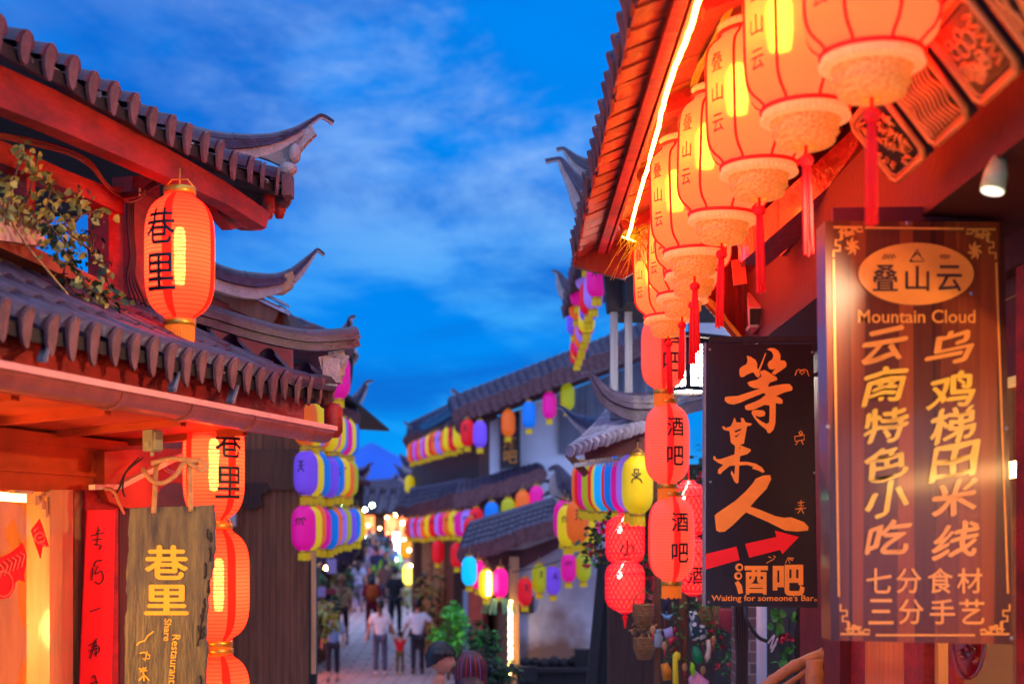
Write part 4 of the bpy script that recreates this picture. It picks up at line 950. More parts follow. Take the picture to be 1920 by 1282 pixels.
mb = MB(); mb.tube([(2.35, 1.2, 2.3), (2.35, 7.0, 2.3)], .04, 8); tag(mb.build('tube_lamp', mat('restaurant_tube_glow', (1, 1, 1), .5, 0, emit=(1.0, .52, .17), es=40)), 'tube lamp lit inside the restaurant behind the wooden signboard', 'lamp')
mb = MB(); mb.box((3.6, 6.0, 3.2), (.1, 6.4, 6.6)); mb.build('rear_wall', DARKWOOD, B2)
# red carved pendant in the window
pd = thing('carved_pendant', 'red lacquered oval carving hanging in the restaurant window under the wooden sign', 'ornament', tuple(P(1815, 1270, 5.3)), world=True)
mb = MB(); c = P(1815, 1175, 5.3); mb.ball(c, (.066, .03, .19), 20); mb.build('medallion', GLOSS, pd)
mb = MB()
for k in range(40):
    a = R.uniform(0, 6.28); q = R.uniform(.1, .85); mb.ball(c + V((.055 * q * math.cos(a), -.028, .165 * q * math.sin(a))), R.uniform(.008, .016), 6)
mb.tube([c + V((.066 * math.cos(a), -.004, .19 * math.sin(a))) for a in [i * .3 for i in range(22)]], .009, 6); mb.tube([c + V((0, 0, .19)), c + V((0, 0, .5))], .004, 5); mb.build('relief', GLOSS, pd)
# palace lanterns: a straight row under the eave
ords = ['nearest', 'second', 'third', 'fourth', 'fifth', 'sixth', 'seventh', 'farthest']
pxr = [(1635, 104), (1506, 208), (1420, 312), (1358, 402), (1298, 470), (1300, 512), (1281, 555), (1249, 594)]
for k in range(8):
    d = 4.04 + .69 * k; x = (pxr[k][0] - CX) / F * d; lab = f'{ords[k]} palace lantern in the row, counted from the photographer, glowing orange' if k not in (0, 7) else f'{ords[k]} palace lantern of the row under the restaurant eave, glowing orange'
    if k == 7: lab = 'farthest palace lantern of the row, above the red bar lanterns'
    palace_lantern((x, d, EYE + (HZ - pxr[k][1]) / F * d + .25), lab, math.radians(8 + R.uniform(-3, 3)))
mb = MB(); mb.tube([(.93, 3.3, 4.05), (.93, 9.0, 4.05)], .012, 6); mb.build('lantern_rail', DARKWOOD, B2)
# signboard of the restaurant
D3 = 5.0
MC = thing('restaurant_signboard', 'large glossy wooden signboard with oval gold crest and two columns of gold characters', 'sign', tuple(P(1715, 1200, D3)), world=True)
LACQ = bpy.data.materials.new('striped_varnished_wood'); LACQ.use_nodes = True; t = LACQ.node_tree; b = t.nodes['Principled BSDF']
tx = t.nodes.new('ShaderNodeTexCoord'); mp = t.nodes.new('ShaderNodeMapping'); mp.inputs['Scale'].default_value = (17, .3, .22); t.links.new(tx.outputs['Object'], mp.inputs[0])
vo = t.nodes.new('ShaderNodeTexVoronoi'); vo.inputs['Scale'].default_value = 1.0; t.links.new(mp.outputs[0], vo.inputs['Vector']); rp = t.nodes.new('ShaderNodeValToRGB'); t.links.new(vo.outputs['Color'], rp.inputs[0])
rp.color_ramp.elements[0].position = .15; rp.color_ramp.elements[1].position = .85; rp.color_ramp.elements[0].color = (*lin(78, 28, 8), 1); rp.color_ramp.elements[1].color = (*lin(178, 80, 22), 1)
gn = t.nodes.new('ShaderNodeTexNoise'); mp2 = t.nodes.new('ShaderNodeMapping'); mp2.inputs['Scale'].default_value = (60, 10, 2.4); t.links.new(tx.outputs['Object'], mp2.inputs[0]); t.links.new(mp2.outputs[0], gn.inputs['Vector']); gn.inputs['Scale'].default_value = 1; gn.inputs['Detail'].default_value = 5
mx = t.nodes.new('ShaderNodeMix'); mx.data_type = 'RGBA'; mx.blend_type = 'MULTIPLY'; mx.inputs[0].default_value = .55; t.links.new(rp.outputs[0], mx.inputs[6]); t.links.new(gn.outputs[0], mx.inputs[7]); t.links.new(mx.outputs[2], b.inputs['Base Color'])
b.inputs['Roughness'].default_value = .3; b.inputs['Coat Weight'].default_value = .4; b.inputs['Coat Roughness'].default_value = .1; b.inputs['Specular IOR Level'].default_value = .3
mb = MB(); q = [(1547, 414), (1882, 416), (1902, 1208), (1558, 1200)]; mb.prism([P(x, y, D3) for x, y in q], (0, .15, 0)); mb.build('board', LACQ, MC)
GOLDP = mat('orange_gold_inlay', lin(246, 158, 46), .38, .12, 8, bump=.05, coat=.5); GOLDY = mat('yellow_gold_inlay', (.98, .58, .02), .35, .12, 8, bump=.05, coat=.5)
mb = MB(); ex, ey = 1717, 514
mb.prism([P(ex + 108 * math.cos(a), ey - 58 * math.sin(a), D3 - .001) for a in [2 * math.pi * i / 48 for i in range(48)]], (0, -.008, 0)); mb.build('crest', GOLDP, MC)
mb = MB(); 
for ch, x, y, s in (('叠', 1660, 521, 46), ('山', 1720, 522, 44), ('云', 1780, 522, 46)): write_bold(mb, ch, fn(x, y, D3, .011), s, s * 1.05, .5)
for ln in ([(1706, 490), (1720, 468), (1732, 490), (1706, 490)], [(1713, 480), (1720, 474), (1726, 480)]): strip(mb, ln, 2.4, lambda x, y: P(x, y, D3 - .011))
for ox in (1655, 1660, 1666, 1672): strip(mb, [(ox, 486), (ox + 4, 476), (ox + 7, 484)], 2, lambda x, y: P(x, y, D3 - .011))
for ox in (1762, 1768, 1774): strip(mb, [(ox, 480), (ox + 4, 485), (ox + 8, 480), (ox + 4, 478), (ox, 480)], 1.6, lambda x, y: P(x, y, D3 - .011))
mb.build('crest_lettering', mat('brown_engraving', lin(70, 30, 10), .5, 0), MC)
mb = MB(); W3 = fn(1719, 593, D3, .004); write(mb, 'Mountain Cloud', W3, 220, 25, .012)
c1 = '云南特色小吃'; c2 = '乌鸡梯田米线'
y1 = [648, 722, 797, 868, 934, 1008]; y2 = [652, 732, 797, 866, 932, 1012]
def brush(cx, cy, x, y, i):
    """running-hand swing: strokes climb to the right and sway"""
    return P(cx + x + 2.6 * math.sin(y * .10 + i) + .10 * y, cy - (y + .13 * x + 2.4 * math.sin(x * .09 + i * 1.7)), D3 - .005)
sk = lambda x, y, cx, cy: P(cx + x, cy - y, D3 - .005)
for i, ch in enumerate(c1): write_bold(mb, ch, (lambda x, y, i=i: brush(1657 + i * 1.6, y1[i], x, y, i)), 80, 62, 2.2, slant=.12, m=1 if 0 < i < 5 else 0, rot=.06)
for i, ch in enumerate(c2): write_bold(mb, ch, (lambda x, y, i=i: brush(1782 + i * 2.2, y2[i], x, y, i + 7)), 82, 64, 2.2, slant=.12, m=1 if 0 < i < 4 else 0, rot=.06)
for j, row in enumerate(('七分食材', '三分手艺')):
    for i, ch in enumerate(row): write_bold(mb, ch, (lambda x, y, i=i, j=j: P((1648, 1704, 1763, 1818)[i] + j * 4 + x, (1088, 1146)[j] - y, D3 - .005)), 46, 46, .9)
mb.build('lettering', [GOLDP, GOLDY], MC)
mb = MB(); q = lambda x, y: P(x, y, D3 - .004)
for a, b_ in (((1622, 427), (1808, 429)), ((1563, 486), (1573, 1118)), ((1868, 492), (1890, 1112)), ((1642, 1190), (1828, 1190))): strip(mb, [a, b_], 4, q)
key = [(0, 0), (54, 0), (54, 8), (44, 8), (44, 4), (34, 4), (34, 14), (24, 14), (24, 4), (14, 4), (14, 24), (4, 24), (4, 34), (12, 34), (12, 44), (0, 44), (0, 56)]
for ox, oy, sx_, sy_ in ((1563, 426, 1, 1), (1867, 430, -1, 1), (1576, 1188, 1, -1), (1893, 1188, -1, -1)):
    strip(mb, [(ox + x * sx_, oy + y * sy_) for x, y in key], 4, q); strip(mb, [(ox + x * sx_ * .55 + 9 * sx_, oy + y * sy_ * .55 + 9 * sy_) for x, y in key[:12]], 3, lambda x, y: P(x, y, D3 - .0046))
mb.build('border', GOLDP, MC)
mb = MB()
for cx_, cy_ in ((1598, 462), (1828, 470)):
    for k in range(7):
        a = k * .9; strip(mb, [(cx_, cy_), (cx_ + 8 * math.cos(a), cy_ + 10 * math.sin(a)), (cx_ + 14 * math.cos(a + .3), cy_ + 17 * math.sin(a + .3))], [3, 6, 2], lambda x, y, k=k: P(x, y, D3 - .0040 - .0003 * k))
mb.build('corner_motif', GOLDP, MC)
mb = MB()
for x, y in ((1702, 418), (1822, 550), (1888, 802), (1897, 1196), (1552, 800)): mb.ball(P(x, y, D3 - .002), (.008, .004, .008), 8)
mb.build('nail', METAL, MC)
mb = MB(); mb.beam(P(1560, 404, 5.08), P(1990, 400, 5.08), .03, .05); mb.build('bracket', DRED, MC)
# black bar sign
D4 = 6.8
BR = thing('bar_signboard', 'black hanging bar signboard with large orange brush characters and red arrow', 'sign', tuple(P(1427, 1138, D4)), world=True)
mb = MB(); mb.prism([P(x, y, D4) for x, y in ((1322, 643), (1525, 646), (1533, 1139), (1321, 1135))], (0, .05, 0)); mb.build('board', BLACKBOARD, BR)
mb = MB(); mb.prism([P(x, y, D4 - .001) for x, y in ((1320, 642), (1324, 642), (1323, 1136), (1319, 1136))], (0, .052, 0)); mb.build('edge_trim', METAL, BR)
sl = bpy.data.lights.new('signboard_fill_spot', 'SPOT'); slo = bpy.data.objects.new('signboard_fill_spot', sl); COL.objects.link(slo); slo.location = P(1866, 348, 4.28) + V((-.03, -.02, -.05)); sl.energy = 240; sl.color = (1, .72, .4); sl.spot_size = math.radians(80); sl.spot_blend = .8; sl.shadow_soft_size = .03  # spot added at the flood lamp, turned to light the left signboard
slo.rotation_euler = (P(330, 1000, 6.3) - slo.location).to_track_quat('-Z', 'Y').to_euler()
def zoomed(pts, ox, oy, s): return [(ox + x / s, oy + y / s) for x, y in pts]
deng = [[(322, 142), (360, 152), (410, 185), (428, 225), (425, 260), (445, 300), (455, 335), (440, 362), (415, 350), (390, 310), (370, 312), (320, 335), (285, 358), (258, 355), (247, 320), (250, 275), (275, 250), (315, 230), (330, 195)],
        [(508, 115), (516, 122), (480, 225), (450, 300), (435, 290), (455, 240), (485, 170)],
        [(522, 80), (555, 65), (600, 68), (640, 95), (660, 140), (658, 190), (700, 190), (720, 220), (715, 255), (660, 295), (600, 335), (570, 320), (610, 270), (580, 282), (545, 275), (530, 235), (540, 205), (575, 180), (590, 140), (570, 100)],
        [(450, 300), (500, 285), (545, 310), (580, 335), (620, 355), (628, 385), (590, 400), (555, 410), (535, 440), (540, 455), (600, 440), (700, 425), (750, 425), (780, 460), (775, 490), (700, 510), (650, 530), (615, 550), (650, 560), (680, 585), (680, 620), (650, 625), (612, 615), (612, 700), (608, 820), (590, 880), (560, 915), (535, 918), (515, 880), (450, 830), (400, 770), (370, 720), (375, 690), (430, 685), (490, 690), (508, 715), (500, 745), (460, 755), (430, 750), (408, 735), (415, 760), (470, 800), (520, 825), (545, 810), (550, 720), (550, 640), (500, 635), (400, 680), (340, 690), (308, 680), (302, 645), (330, 630), (400, 605), (460, 575), (515, 530), (490, 515), (430, 540), (330, 580), (250, 615), (190, 632), (130, 620), (100, 590), (105, 555), (150, 550), (230, 545), (320, 515), (430, 480), (455, 470), (390, 465), (345, 445), (328, 410), (370, 395), (420, 385), (470, 350)]]
mou = [(330, 650), (345, 690), (385, 690), (380, 655), (400, 655), (420, 690), (470, 700), (460, 715), (430, 720), (420, 780), (405, 860), (375, 870), (395, 880), (460, 905), (460, 920), (430, 945), (375, 960), (370, 1005), (430, 1005), (500, 1020), (550, 1050), (572, 1085), (555, 1092), (520, 1075), (470, 1060), (480, 1045), (430, 1030), (368, 1035), (365, 1110), (362, 1170), (350, 1180), (330, 1165), (300, 1100), (305, 1075), (330, 1110), (335, 1035), (290, 1040), (240, 1080), (215, 1105), (195, 1095), (200, 1065), (240, 1030), (200, 1015), (160, 985), (162, 960), (178, 962), (180, 980), (210, 985), (260, 970), (330, 945), (335, 880), (300, 850), (295, 800), (290, 760), (245, 750), (228, 725), (245, 720), (260, 735), (300, 720), (315, 690)]
ren = [(1417, 897), (1431, 891), (1444, 890), (1446, 897), (1445, 900), (1437, 916), (1417, 937), (1407, 949), (1427, 956), (1454, 967), (1470, 970), (1483, 969), (1507, 978), (1516, 987), (1515, 994), (1495, 996), (1472, 994), (1456, 986), (1440, 978), (1399, 960), (1392, 966), (1374, 984), (1359, 996), (1349, 997), (1343, 994), (1340, 966), (1344, 962), (1354, 955), (1378, 939), (1398, 921), (1412, 905)]
mb = MB()
for i, pl_ in enumerate(deng): mb.prism([P(x, y, D4 - .0015 - i * .0007) for x, y in zoomed(pl_, 1340, 640, 5.344)], (0, -.002, 0))
mb.prism([P(x, y, D4 - .002) for x, y in zoomed(mou, 1300, 630, 4.273)], (0, -.002, 0)); mb.prism([P(x, y, D4 - .002) for x, y in ren], (0, -.002, 0))
for hole in ([(332, 757), (385, 740), (383, 752), (334, 772)], [(332, 800), (378, 780), (340, 810)], [(372, 880), (378, 898), (370, 905)]): mb.poly([P(x, y, D4 - .0055) for x, y in zoomed(hole, 1300, 630, 4.273)], 1)
write(mb, '酉', fn(1418, 1087, D4, .0035), 44, 54, .035); strip(mb, [(1381, 1090), (1386, 1098), (1389, 1112)], [8, 10, 9], lambda x, y: P(x, y, D4 - .0035)); write(mb, '吧', fn(1479, 1087, D4, .0035), 60, 58, .035)
for x, y in ((1386, 1063), (1384, 1079)):
    mb.prism([P(x + 7.5 * math.cos(a), y + 7.5 * math.sin(a), D4 - .0045) for a in [i * .3927 for i in range(16)]], (0, -.001, 0)); mb.poly([P(x + 1 + 3.6 * math.cos(a), y + 3.6 * math.sin(a), D4 - .0062) for a in [i * -.5236 for i in range(12)]], 1)
write(mb, "Waiting for someone's Bar。", fn(1433, 1122, D4, .003), 198, 15, .014)
sq = lambda x, y: P(x, y, D4 - .003)
for ln in ([(1491, 704), (1494, 694), (1499, 692), (1503, 696), (1507, 692), (1513, 694), (1517, 705)], [(1499, 697), (1504, 702), (1509, 697), (1504, 693), (1499, 697)], [(1490, 818), (1508, 815), (1508, 824), (1491, 827), (1490, 818)], [(1501, 815), (1498, 810), (1502, 808), (1505, 812), (1501, 815)], [(1496, 827), (1492, 834)], [(1503, 826), (1506, 833)],
           [(1502, 937), (1502, 948)], [(1496, 942), (1508, 941)], [(1497, 947), (1507, 947), (1498, 953)], [(1491, 954), (1511, 952)], [(1502, 953), (1496, 962)], [(1502, 953), (1507, 962)], [(1437, 1055), (1450, 1048), (1454, 1043), (1450, 1041)], [(1441, 1043), (1446, 1045)], [(1473, 1055), (1477, 1046), (1481, 1055)], [(1477, 1045), (1488, 1046), (1486, 1050), (1480, 1047)]): strip(mb, ln, 1.7, sq)
mb.build('lettering', [ORANGEPAINT, BLACKBOARD], BR)
mb = MB()
for i, pl_ in enumerate(([(1323, 1038), (1381, 1024), (1387, 1049), (1323, 1067)], [(1397, 1019), (1456, 1006), (1453, 994), (1498, 1006), (1467, 1038), (1463, 1030), (1405, 1045)])): mb.prism([P(x, y, D4 - .003) for x, y in pl_], (0, -.0015, 0))
mb.build('arrow', mat('signal_red_paint', (.9, .004, .008), .5, .05, 6, bump=0), BR)
mb = MB()
for x, y in ((1331, 655), (1523, 660), (1332, 903), (1527, 886), (1329, 1128)): mb.ball(P(x, y, D4 - .002), (.006, .003, .006), 8)
mb.build('screw', METAL, BR)
mb = MB(); mb.beam(P(1330, 638, 6.83), P(1790, 632, 6.83), .025, .03); mb.build('bracket_arm', BLACKWOOD, BR)
# camera, switch box, tag, flood lamps
cc = thing('security_camera', 'red lit security camera bracketed on the gable boards above the bar sign', 'camera', tuple(P(1420, 640, 8.5)), world=True)
mb = MB(); a = P(1420, 566, 8.75); b_ = P(1423, 594, 8.35); mb.beam(a, b_, .12, .12); mb.build('housing', mat('pinkish_white_plastic', lin(210, 190, 190), .4, .05, 4, bump=0), cc)
mb = MB(); a2 = P(1422, 592, 8.36); dr = (b_ - a).normalized(); mb.beam(a2, a2 + dr * .03, .098, .09); mb.tube([a2 + dr * .03, a2 + dr * .035], .03, 12); mb.build('lens', INK, cc)
mb = MB(); mb.tube([P(1415, 640, 8.8), P(1410, 622, 8.75), P(1420, 596, 8.65)], .018, 8); mb.tube([P(1402, 618, 8.8), P(1412, 606, 8.7)], .015, 6); mb.build('bracket', PVC, cc)
sb = thing('switch_box', 'pale yellow notice box with printed lines beside the security camera', 'box', tuple(P(1495, 610, 8.6)), world=True)
mb = MB(); mb.box(P(1495, 584, 8.6), (.115, .05, .165)); mb.build('case', mat('pale_yellow_card', lin(222, 206, 130), .6, .1, 6), sb)
mb = MB()
for i, (yy, w_) in enumerate(((576, 20), (582, 26), (588, 24))): strip(mb, [(1495 - w_ / 2 + (0), yy), (1495 + w_ / 2, yy)], 3 if i == 1 else 1.6, lambda x, y: P(x, y, 8.573))
mb.build('printed_lines', INK, sb)
mb = MB(); mb.tube(spline([P(1532, 570, 8.6), P(1505, 556, 8.58), P(1490, 565, 8.55), P(1488, 590, 8.55), P(1500, 604, 8.55), P(1515, 608, 8.6)], 6), .005, 5); mb.tube(spline([P(1440, 598, 8.6), P(1452, 610, 8.6), P(1470, 612, 8.6), P(1478, 625, 8.6), P(1474, 650, 8.6)], 6), .008, 5); tag(mb.build('cable', YW), 'yellowish cable looped over the notice box', 'cable')
tg = thing('card_tag', 'orange lit card hanging from a clip under the palace lanterns', 'tag', tuple(P(1386, 535, 7.6)), world=True)
mb = MB(); mb.prism([P(x, y, 7.6) for x, y in ((1372, 488), (1396, 484), (1401, 531), (1376, 535))], (0, .012, 0)); mb.build('card', mat('orange_card', lin(230, 140, 90), .6, .1, 5), tg)
mb = MB(); mb.beam(P(1390, 500, 7.6), P(1398, 476, 7.6), .012, .01); mb.beam(P(1386, 470, 7.6), P(1410, 476, 7.6), .03, .02); mb.tube([P(1386, 488, 7.6), P(1390, 470, 7.6)], .004, 5); mb.build('clip', METAL, tg)
FL = mat('pale_green_enamel', lin(190, 210, 150), .35, .1, 5, bump=0)
for i, (x, y, lb) in enumerate(((1868, 325, 'pale green flood lamp aimed down beside the carved panels'), (1898, 300, 'second pale green flood lamp tucked behind the first under the lintel'))):
    fl = thing('flood_lamp', lb, 'lamp', tuple(P(x, y + 30, 4.3 + i * .3)), world=True); c = P(x, y, 4.3 + i * .3); dr = V((-.25, -.1, -1)).normalized()
    mb = MB(); mb.tube([c - dr * .05, c + dr * .0, c + dr * .055], [.022, .036, .038], 14); mb.build('housing', FL, fl)
    mb = MB(); mb.tube([c + dr * .056, c + dr * .06], .034, 14); mb.build('lens', PVC if i else mat('lamp_lens', lin(230, 235, 220), .2, 0, emit=(1, .95, .8), es=1.2), fl)
    mb = MB(); mb.tube([c - dr * .03, c + V((.05, 0, .08)), c + V((.12, 0, .16))], .008, 6); mb.build('arm', FL, fl)
# red bar lanterns hung in a column beneath the eave end
for i, (x, y, lb, r_, h_) in enumerate(((1244, 660, 'uppermost bar lantern, its top hidden behind the last palace lantern', .150, .50), (1251, 832, 'middle bar lantern of the column left of the black bar sign', .150, .535), (1259, 1010, 'lowest bar lantern, paler red, left of the arrow on the black sign', .156, .565))):
    red_lantern(tuple(P(x, y, 9.5)), lb, '酒吧', r_, h_, face=-74, pale=True, seam0=2 - i, cw=.12, bulb=False, group='red bar lanterns in a column')
mb = MB(); mb.tube([P(1244, 520, 9.5), P(1251, 740, 9.5), P(1259, 930, 9.5)], .004, 5); tag(mb.build('string_line', WIRE), 'thin cord the three bar lanterns hang on', 'cord')
# white framed palace lamp behind them
wlp = thing('wall_lantern', 'lit white lantern in a dark lattice frame behind the black bar sign', 'lamp', tuple(P(1290, 740, 10.6)), world=True)
c0 = P(1294, 690, 10.8); hw, hh = .165, .17
mb = MB(); mb.box(c0, (hw * 1.86, hw * 1.86, hh * 1.96), rot=Matrix.Rotation(.6, 3, 'Z')); mb.build('shade', mat('white_lantern_pane', (1, 1, 1), .5, 0, emit=(1.0, .86, .70), es=34), wlp)
mb = MB(); rz = Matrix.Rotation(.6, 3, 'Z')
for sx_ in (-1, 1):
    for sy_ in (-1, 1):
        p = c0 + rz @ V((sx_ * hw, sy_ * hw, 0)); mb.box(p, (.03, .03, hh * 2.1), rot=rz)
mb.box(c0 + V((0, 0, hh * 1.03)), (hw * 2.15, hw * 2.15, .03), rot=rz)
for q_ in (-1, 1):
    mb.box(c0 + rz @ V((0, q_ * hw, 0)) + V((0, 0, -hh)), (hw * 2.1, .03, .035), rot=rz); mb.box(c0 + rz @ V((q_ * hw, 0, 0)) + V((0, 0, -hh)), (.03, hw * 2.1, .03), rot=rz)
for sx_ in (-1, 1):
    for f in (-.4, .4):
        mb.box(c0 + rz @ V((hw * f, sx_ * hw * 1.0, 0)), (.012, .012, hh * 2), rot=rz); mb.box(c0 + rz @ V((sx_ * hw * 1.0, hw * f, 0)), (.012, .012, hh * 2), rot=rz)
    for z in (-.55, .55): mb.box(c0 + rz @ V((0, sx_ * hw, 0)) + V((0, 0, z * hh)), (hw * 2, .012, .012), rot=rz); mb.box(c0 + rz @ V((sx_ * hw, 0, 0)) + V((0, 0, z * hh)), (.012, hw * 2, .012), rot=rz)
mb.tube([c0 + V((0, 0, hh)), c0 + V((0, 0, hh + .3))], .012, 6); mb.build('lattice_frame', BLACKWOOD, wlp)
mb = MB(); mb.prism([c0 + rz @ V((x * hw * 1.5, y * hw * 1.5, hh + .03)) for x, y in ((-1, -1), (1, -1), (1, 1), (-1, 1))], (0, 0, .03)); mb.build('canopy', BLACKWOOD, wlp)
# ------------------------------------------------------------------ second house on the left
BS = [BROWN, TILELT, RED, MORTAR]
N1 = thing('gable_house', 'house behind the tea house with blue lit verge tiles and hooked ridge', 'building', tuple(P(500, 1400, 10.4)), world=True)
mb = MB(); hip_ridge(mb, [P(x, y + 10, d) for x, y, d in ((300, 440, 9.4), (395, 487, 9.7), (430, 500, 9.8), (470, 508, 9.9), (515, 508, 10), (545, 497, 10.05), (570, 477, 10.1), (588, 461, 10.15), (596, 456, 10.15), (608, 465, 10.2))], .10, .16, sect=.3); rdg = mb.build('hip_ridge', ROOFM, N1)
mb = MB(); mb.prism([P(x, y, 10.0) for x, y in ((455, 530), (480, 522), (520, 520), (548, 508), (552, 522), (545, 538), (528, 550), (505, 550), (478, 545))], (0, .08, 0)); mb.build('mortar_fin', mat('ochre_mortar', lin(190, 140, 100), .8, .3, 12), rdg)
mb = MB()
for i in range(7):
    x0 = 385 + i * 21; y0 = 506 + i * 10.2; mb.prism([P(x0, y0, 9.96), P(x0 + 23, y0 + 11, 9.96), P(x0 + 23, y0 + 20, 9.9), P(x0, y0 + 9, 9.9)], (0, .25, .02)); 
    mb.prism([P(x0 - 6, y0 - 14, 10.0), P(x0 + 20, y0 - 2, 10.0), P(x0 + 20, y0 + 3, 9.95), P(x0 - 6, y0 - 8, 9.95)], (0, .3, .02))
mb.build('verge_tiles', TILELT, N1)
mb = MB(); mb.prism([P(x, y, 10.05) for x, y in ((250, 440), (400, 520), (528, 578), (545, 612), (548, 800), (425, 812), (425, 1400), (250, 1400))], (0, .1, 0)); mb.build('gable_wall', mat('ochre_red_wall', lin(150, 60, 40), .7, .4, 4), N1)
mb = MB(); mb.beam(P(380, 528, 10.0), P(455, 566, 10.0), .12, .12); mb.beam(P(440, 560, 10.0), P(520, 596, 10.0), .13, .15); mb.build('purlin', BROWN, N1)
mb = MB(); mb.prism([P(x, y, 10.0) for x, y in ((522, 570), (534, 576), (545, 612), (536, 620), (526, 590))], (0, .9, 0)); mb.build('bargeboard', DARKWOOD, N1)
N2 = thing('timber_house', 'dark plank walled house standing beyond the plank signboard', 'building', tuple(P(510, 1400, 14.9)), world=True)
mb = MB(); gr = gz(14.8); x0, x1 = P(405, 0, 14.8).x, P(582, 0, 14.8).x; k = 14; zt = P(0, 800, 14.8).z
for i in range(k):
    a = x0 + (x1 - x0) * i / k; b_ = x0 + (x1 - x0) * (i + 1) / k - .004; mb.box(((a + b_) / 2, 14.82 + R.uniform(-.005, .005), (gr + zt) / 2), (b_ - a, .05, zt - gr))
mb.build('plank_wall', mat('brown_plank_wall', lin(152, 94, 62), .7, .5, 4, (8, 8, .5), .25), N2)
mb = MB(); mb.box(((x0 + x1) / 2, 14.77, P(0, 880, 14.8).z), (x1 - x0, .05, .42)); mb.build('head_board', BROWN, N2)
mb = MB(); c = P(480, 928, 10.42); mb.prism([P(x, y, 14.72) for x, y in ((446, 905), (500, 905), (506, 918), (488, 928), (494, 946), (470, 956), (452, 944), (458, 926))], (0, .05, 0)); mb.build('carved_bracket', DARKWOOD, N2)
mb = MB(); mb.box((x1 + .03, 14.8, (gr + zt) / 2), (.07, .12, zt - gr)); mb.build('corner_post', BLACKWOOD, N2)
mb = MB(); mb.hexa([V((x0 - .6, 14.9, gr)), V((x1, 14.9, gr)), V((x1, 14.9, zt)), V((x0 - .6, 14.9, zt))], [V((x0 - 1.2, 17.0, gr - .2)), V((x1 - .42, 17.0, gr - .2)), V((x1 - .42, 17.0, zt)), V((x0 - 1.2, 17.0, zt))]); mb.build('house_body', BLACKWOOD, N2)
mb = MB(); mb.box(P(436, 945, 14.6), (.07, .05, .45)); tag(mb.build('wall_pipe', PVC), 'short pale pipe on the dark plank wall beside the red lanterns', 'pipe')
# more roofs up the street on the left
def roofed(nm, lab, hip, E0, E1, T0, T1, n, body=None, hd=.13, wm=DARKWOOD, r=.06):
    th = thing(nm, lab, 'building', tuple(V(E0) * .5 + V(T1) * .5), world=True)
    mb = MB(); Es = [V(E0).lerp(V(E1), i / (n - 1)) for i in range(n)]; Ts = [V(T0).lerp(V(T1), i / (n - 1)) for i in range(n)]
    tiled_roof(mb, Es, Ts, r, tongue=.1); rf = mb.build('tiled_roof', ROOFM, th)
    if hip: mb = MB(); hip_ridge(mb, [P(*h) for h in hip], hd, hd * 1.6, sect=.35); mb.build('hip_ridge', ROOFM, rf)
    if body:
        for nm2, pts, off, m in body: mb = MB(); mb.prism(pts, off, m=0); mb.build(nm2, m, th)
    return th
roofed('tiled_house', 'dark roofed house with hooked ridge rising above the tea house corner tiles', [(500, 586, 13), (545, 598, 13.3), (585, 613, 13.5), (615, 623, 13.7), (638, 620, 13.8), (650, 606, 13.9), (656, 593, 13.9), (665, 591, 14)],
       P(655, 648, 13.8), P(500, 600, 12), P(600, 622, 14.4), P(470, 580, 13), 9, [('wall', [P(x, y, 13.4) for x, y in ((500, 600), (630, 640), (640, 700), (500, 700))], (0, .1, 0), BROWNRED), ('house_body', [V((-3.3, 13.2, -.7)), V((-3.3, 15.2, -.8)), V((-3.3, 15.2, 3.5)), V((-3.3, 13.2, 3.4))], (-.1, 0, 0), DARKWOOD), ('soffit', [V((-2.6, 13.2, 3.62)), V((-1.9, 13.2, 3.58)), V((-1.9, 22, 3.58)), V((-2.6, 22, 3.62))], (0, 0, .04), BLACKWOOD)])
roofed('tiled_house', 'dark roofed house end with upswept ridge above the row of coloured lanterns', [(590, 730, 17.2), (620, 735, 17.5), (650, 748, 17.8), (666, 742, 18), (680, 724, 18.1), (687, 714, 18.1), (698, 712, 18.2)],
       P(668, 782, 17.6), P(590, 745, 15.8), P(655, 752, 18.4), P(580, 720, 16.6), 12, [('wall', [P(x, y, 17.9) for x, y in ((540, 745), (640, 785), (640, 890), (540, 890))], (0, .1, 0), DARKWOOD)])
roofed('tiled_house', 'far dark gable with small hooked finial left of the mountain gap', [(640, 900, 34), (665, 884, 34.3), (682, 878, 34.5), (692, 869, 34.6), (699, 868, 34.7)], P(690, 905, 34.3), P(630, 890, 31), P(672, 888, 35), P(620, 872, 32), 8,
       [('wall', [P(x, y, 34.6) for x, y in ((630, 895), (680, 905), (680, 1050), (630, 1050))], (0, .2, 0), DARKWOOD)], .18)
mb = MB(); hip_ridge(mb, [P(620, 662, 15.5), P(640, 665, 15.6), P(651, 660, 15.7), P(656, 648, 15.7), P(664, 645, 15.8)], .12, .16); tag(mb.build('ridge_finial', ROOFM), 'small hooked finial peeping out just right of the tea house corner', 'roof finial')
mb = MB()
for k in range(5): mb.tube(spline([P(640 + k * 3, 628, 14.2), P(650 + k * 2, 660, 14.3), P(646 + k * 3, 700, 14.4), P(640 + k * 3, 735, 14.4)], 5), .02, 5)
tag(mb.build('dead_vine', LEAFD), 'dark vine trailing down beside the single magenta lantern', 'plant')

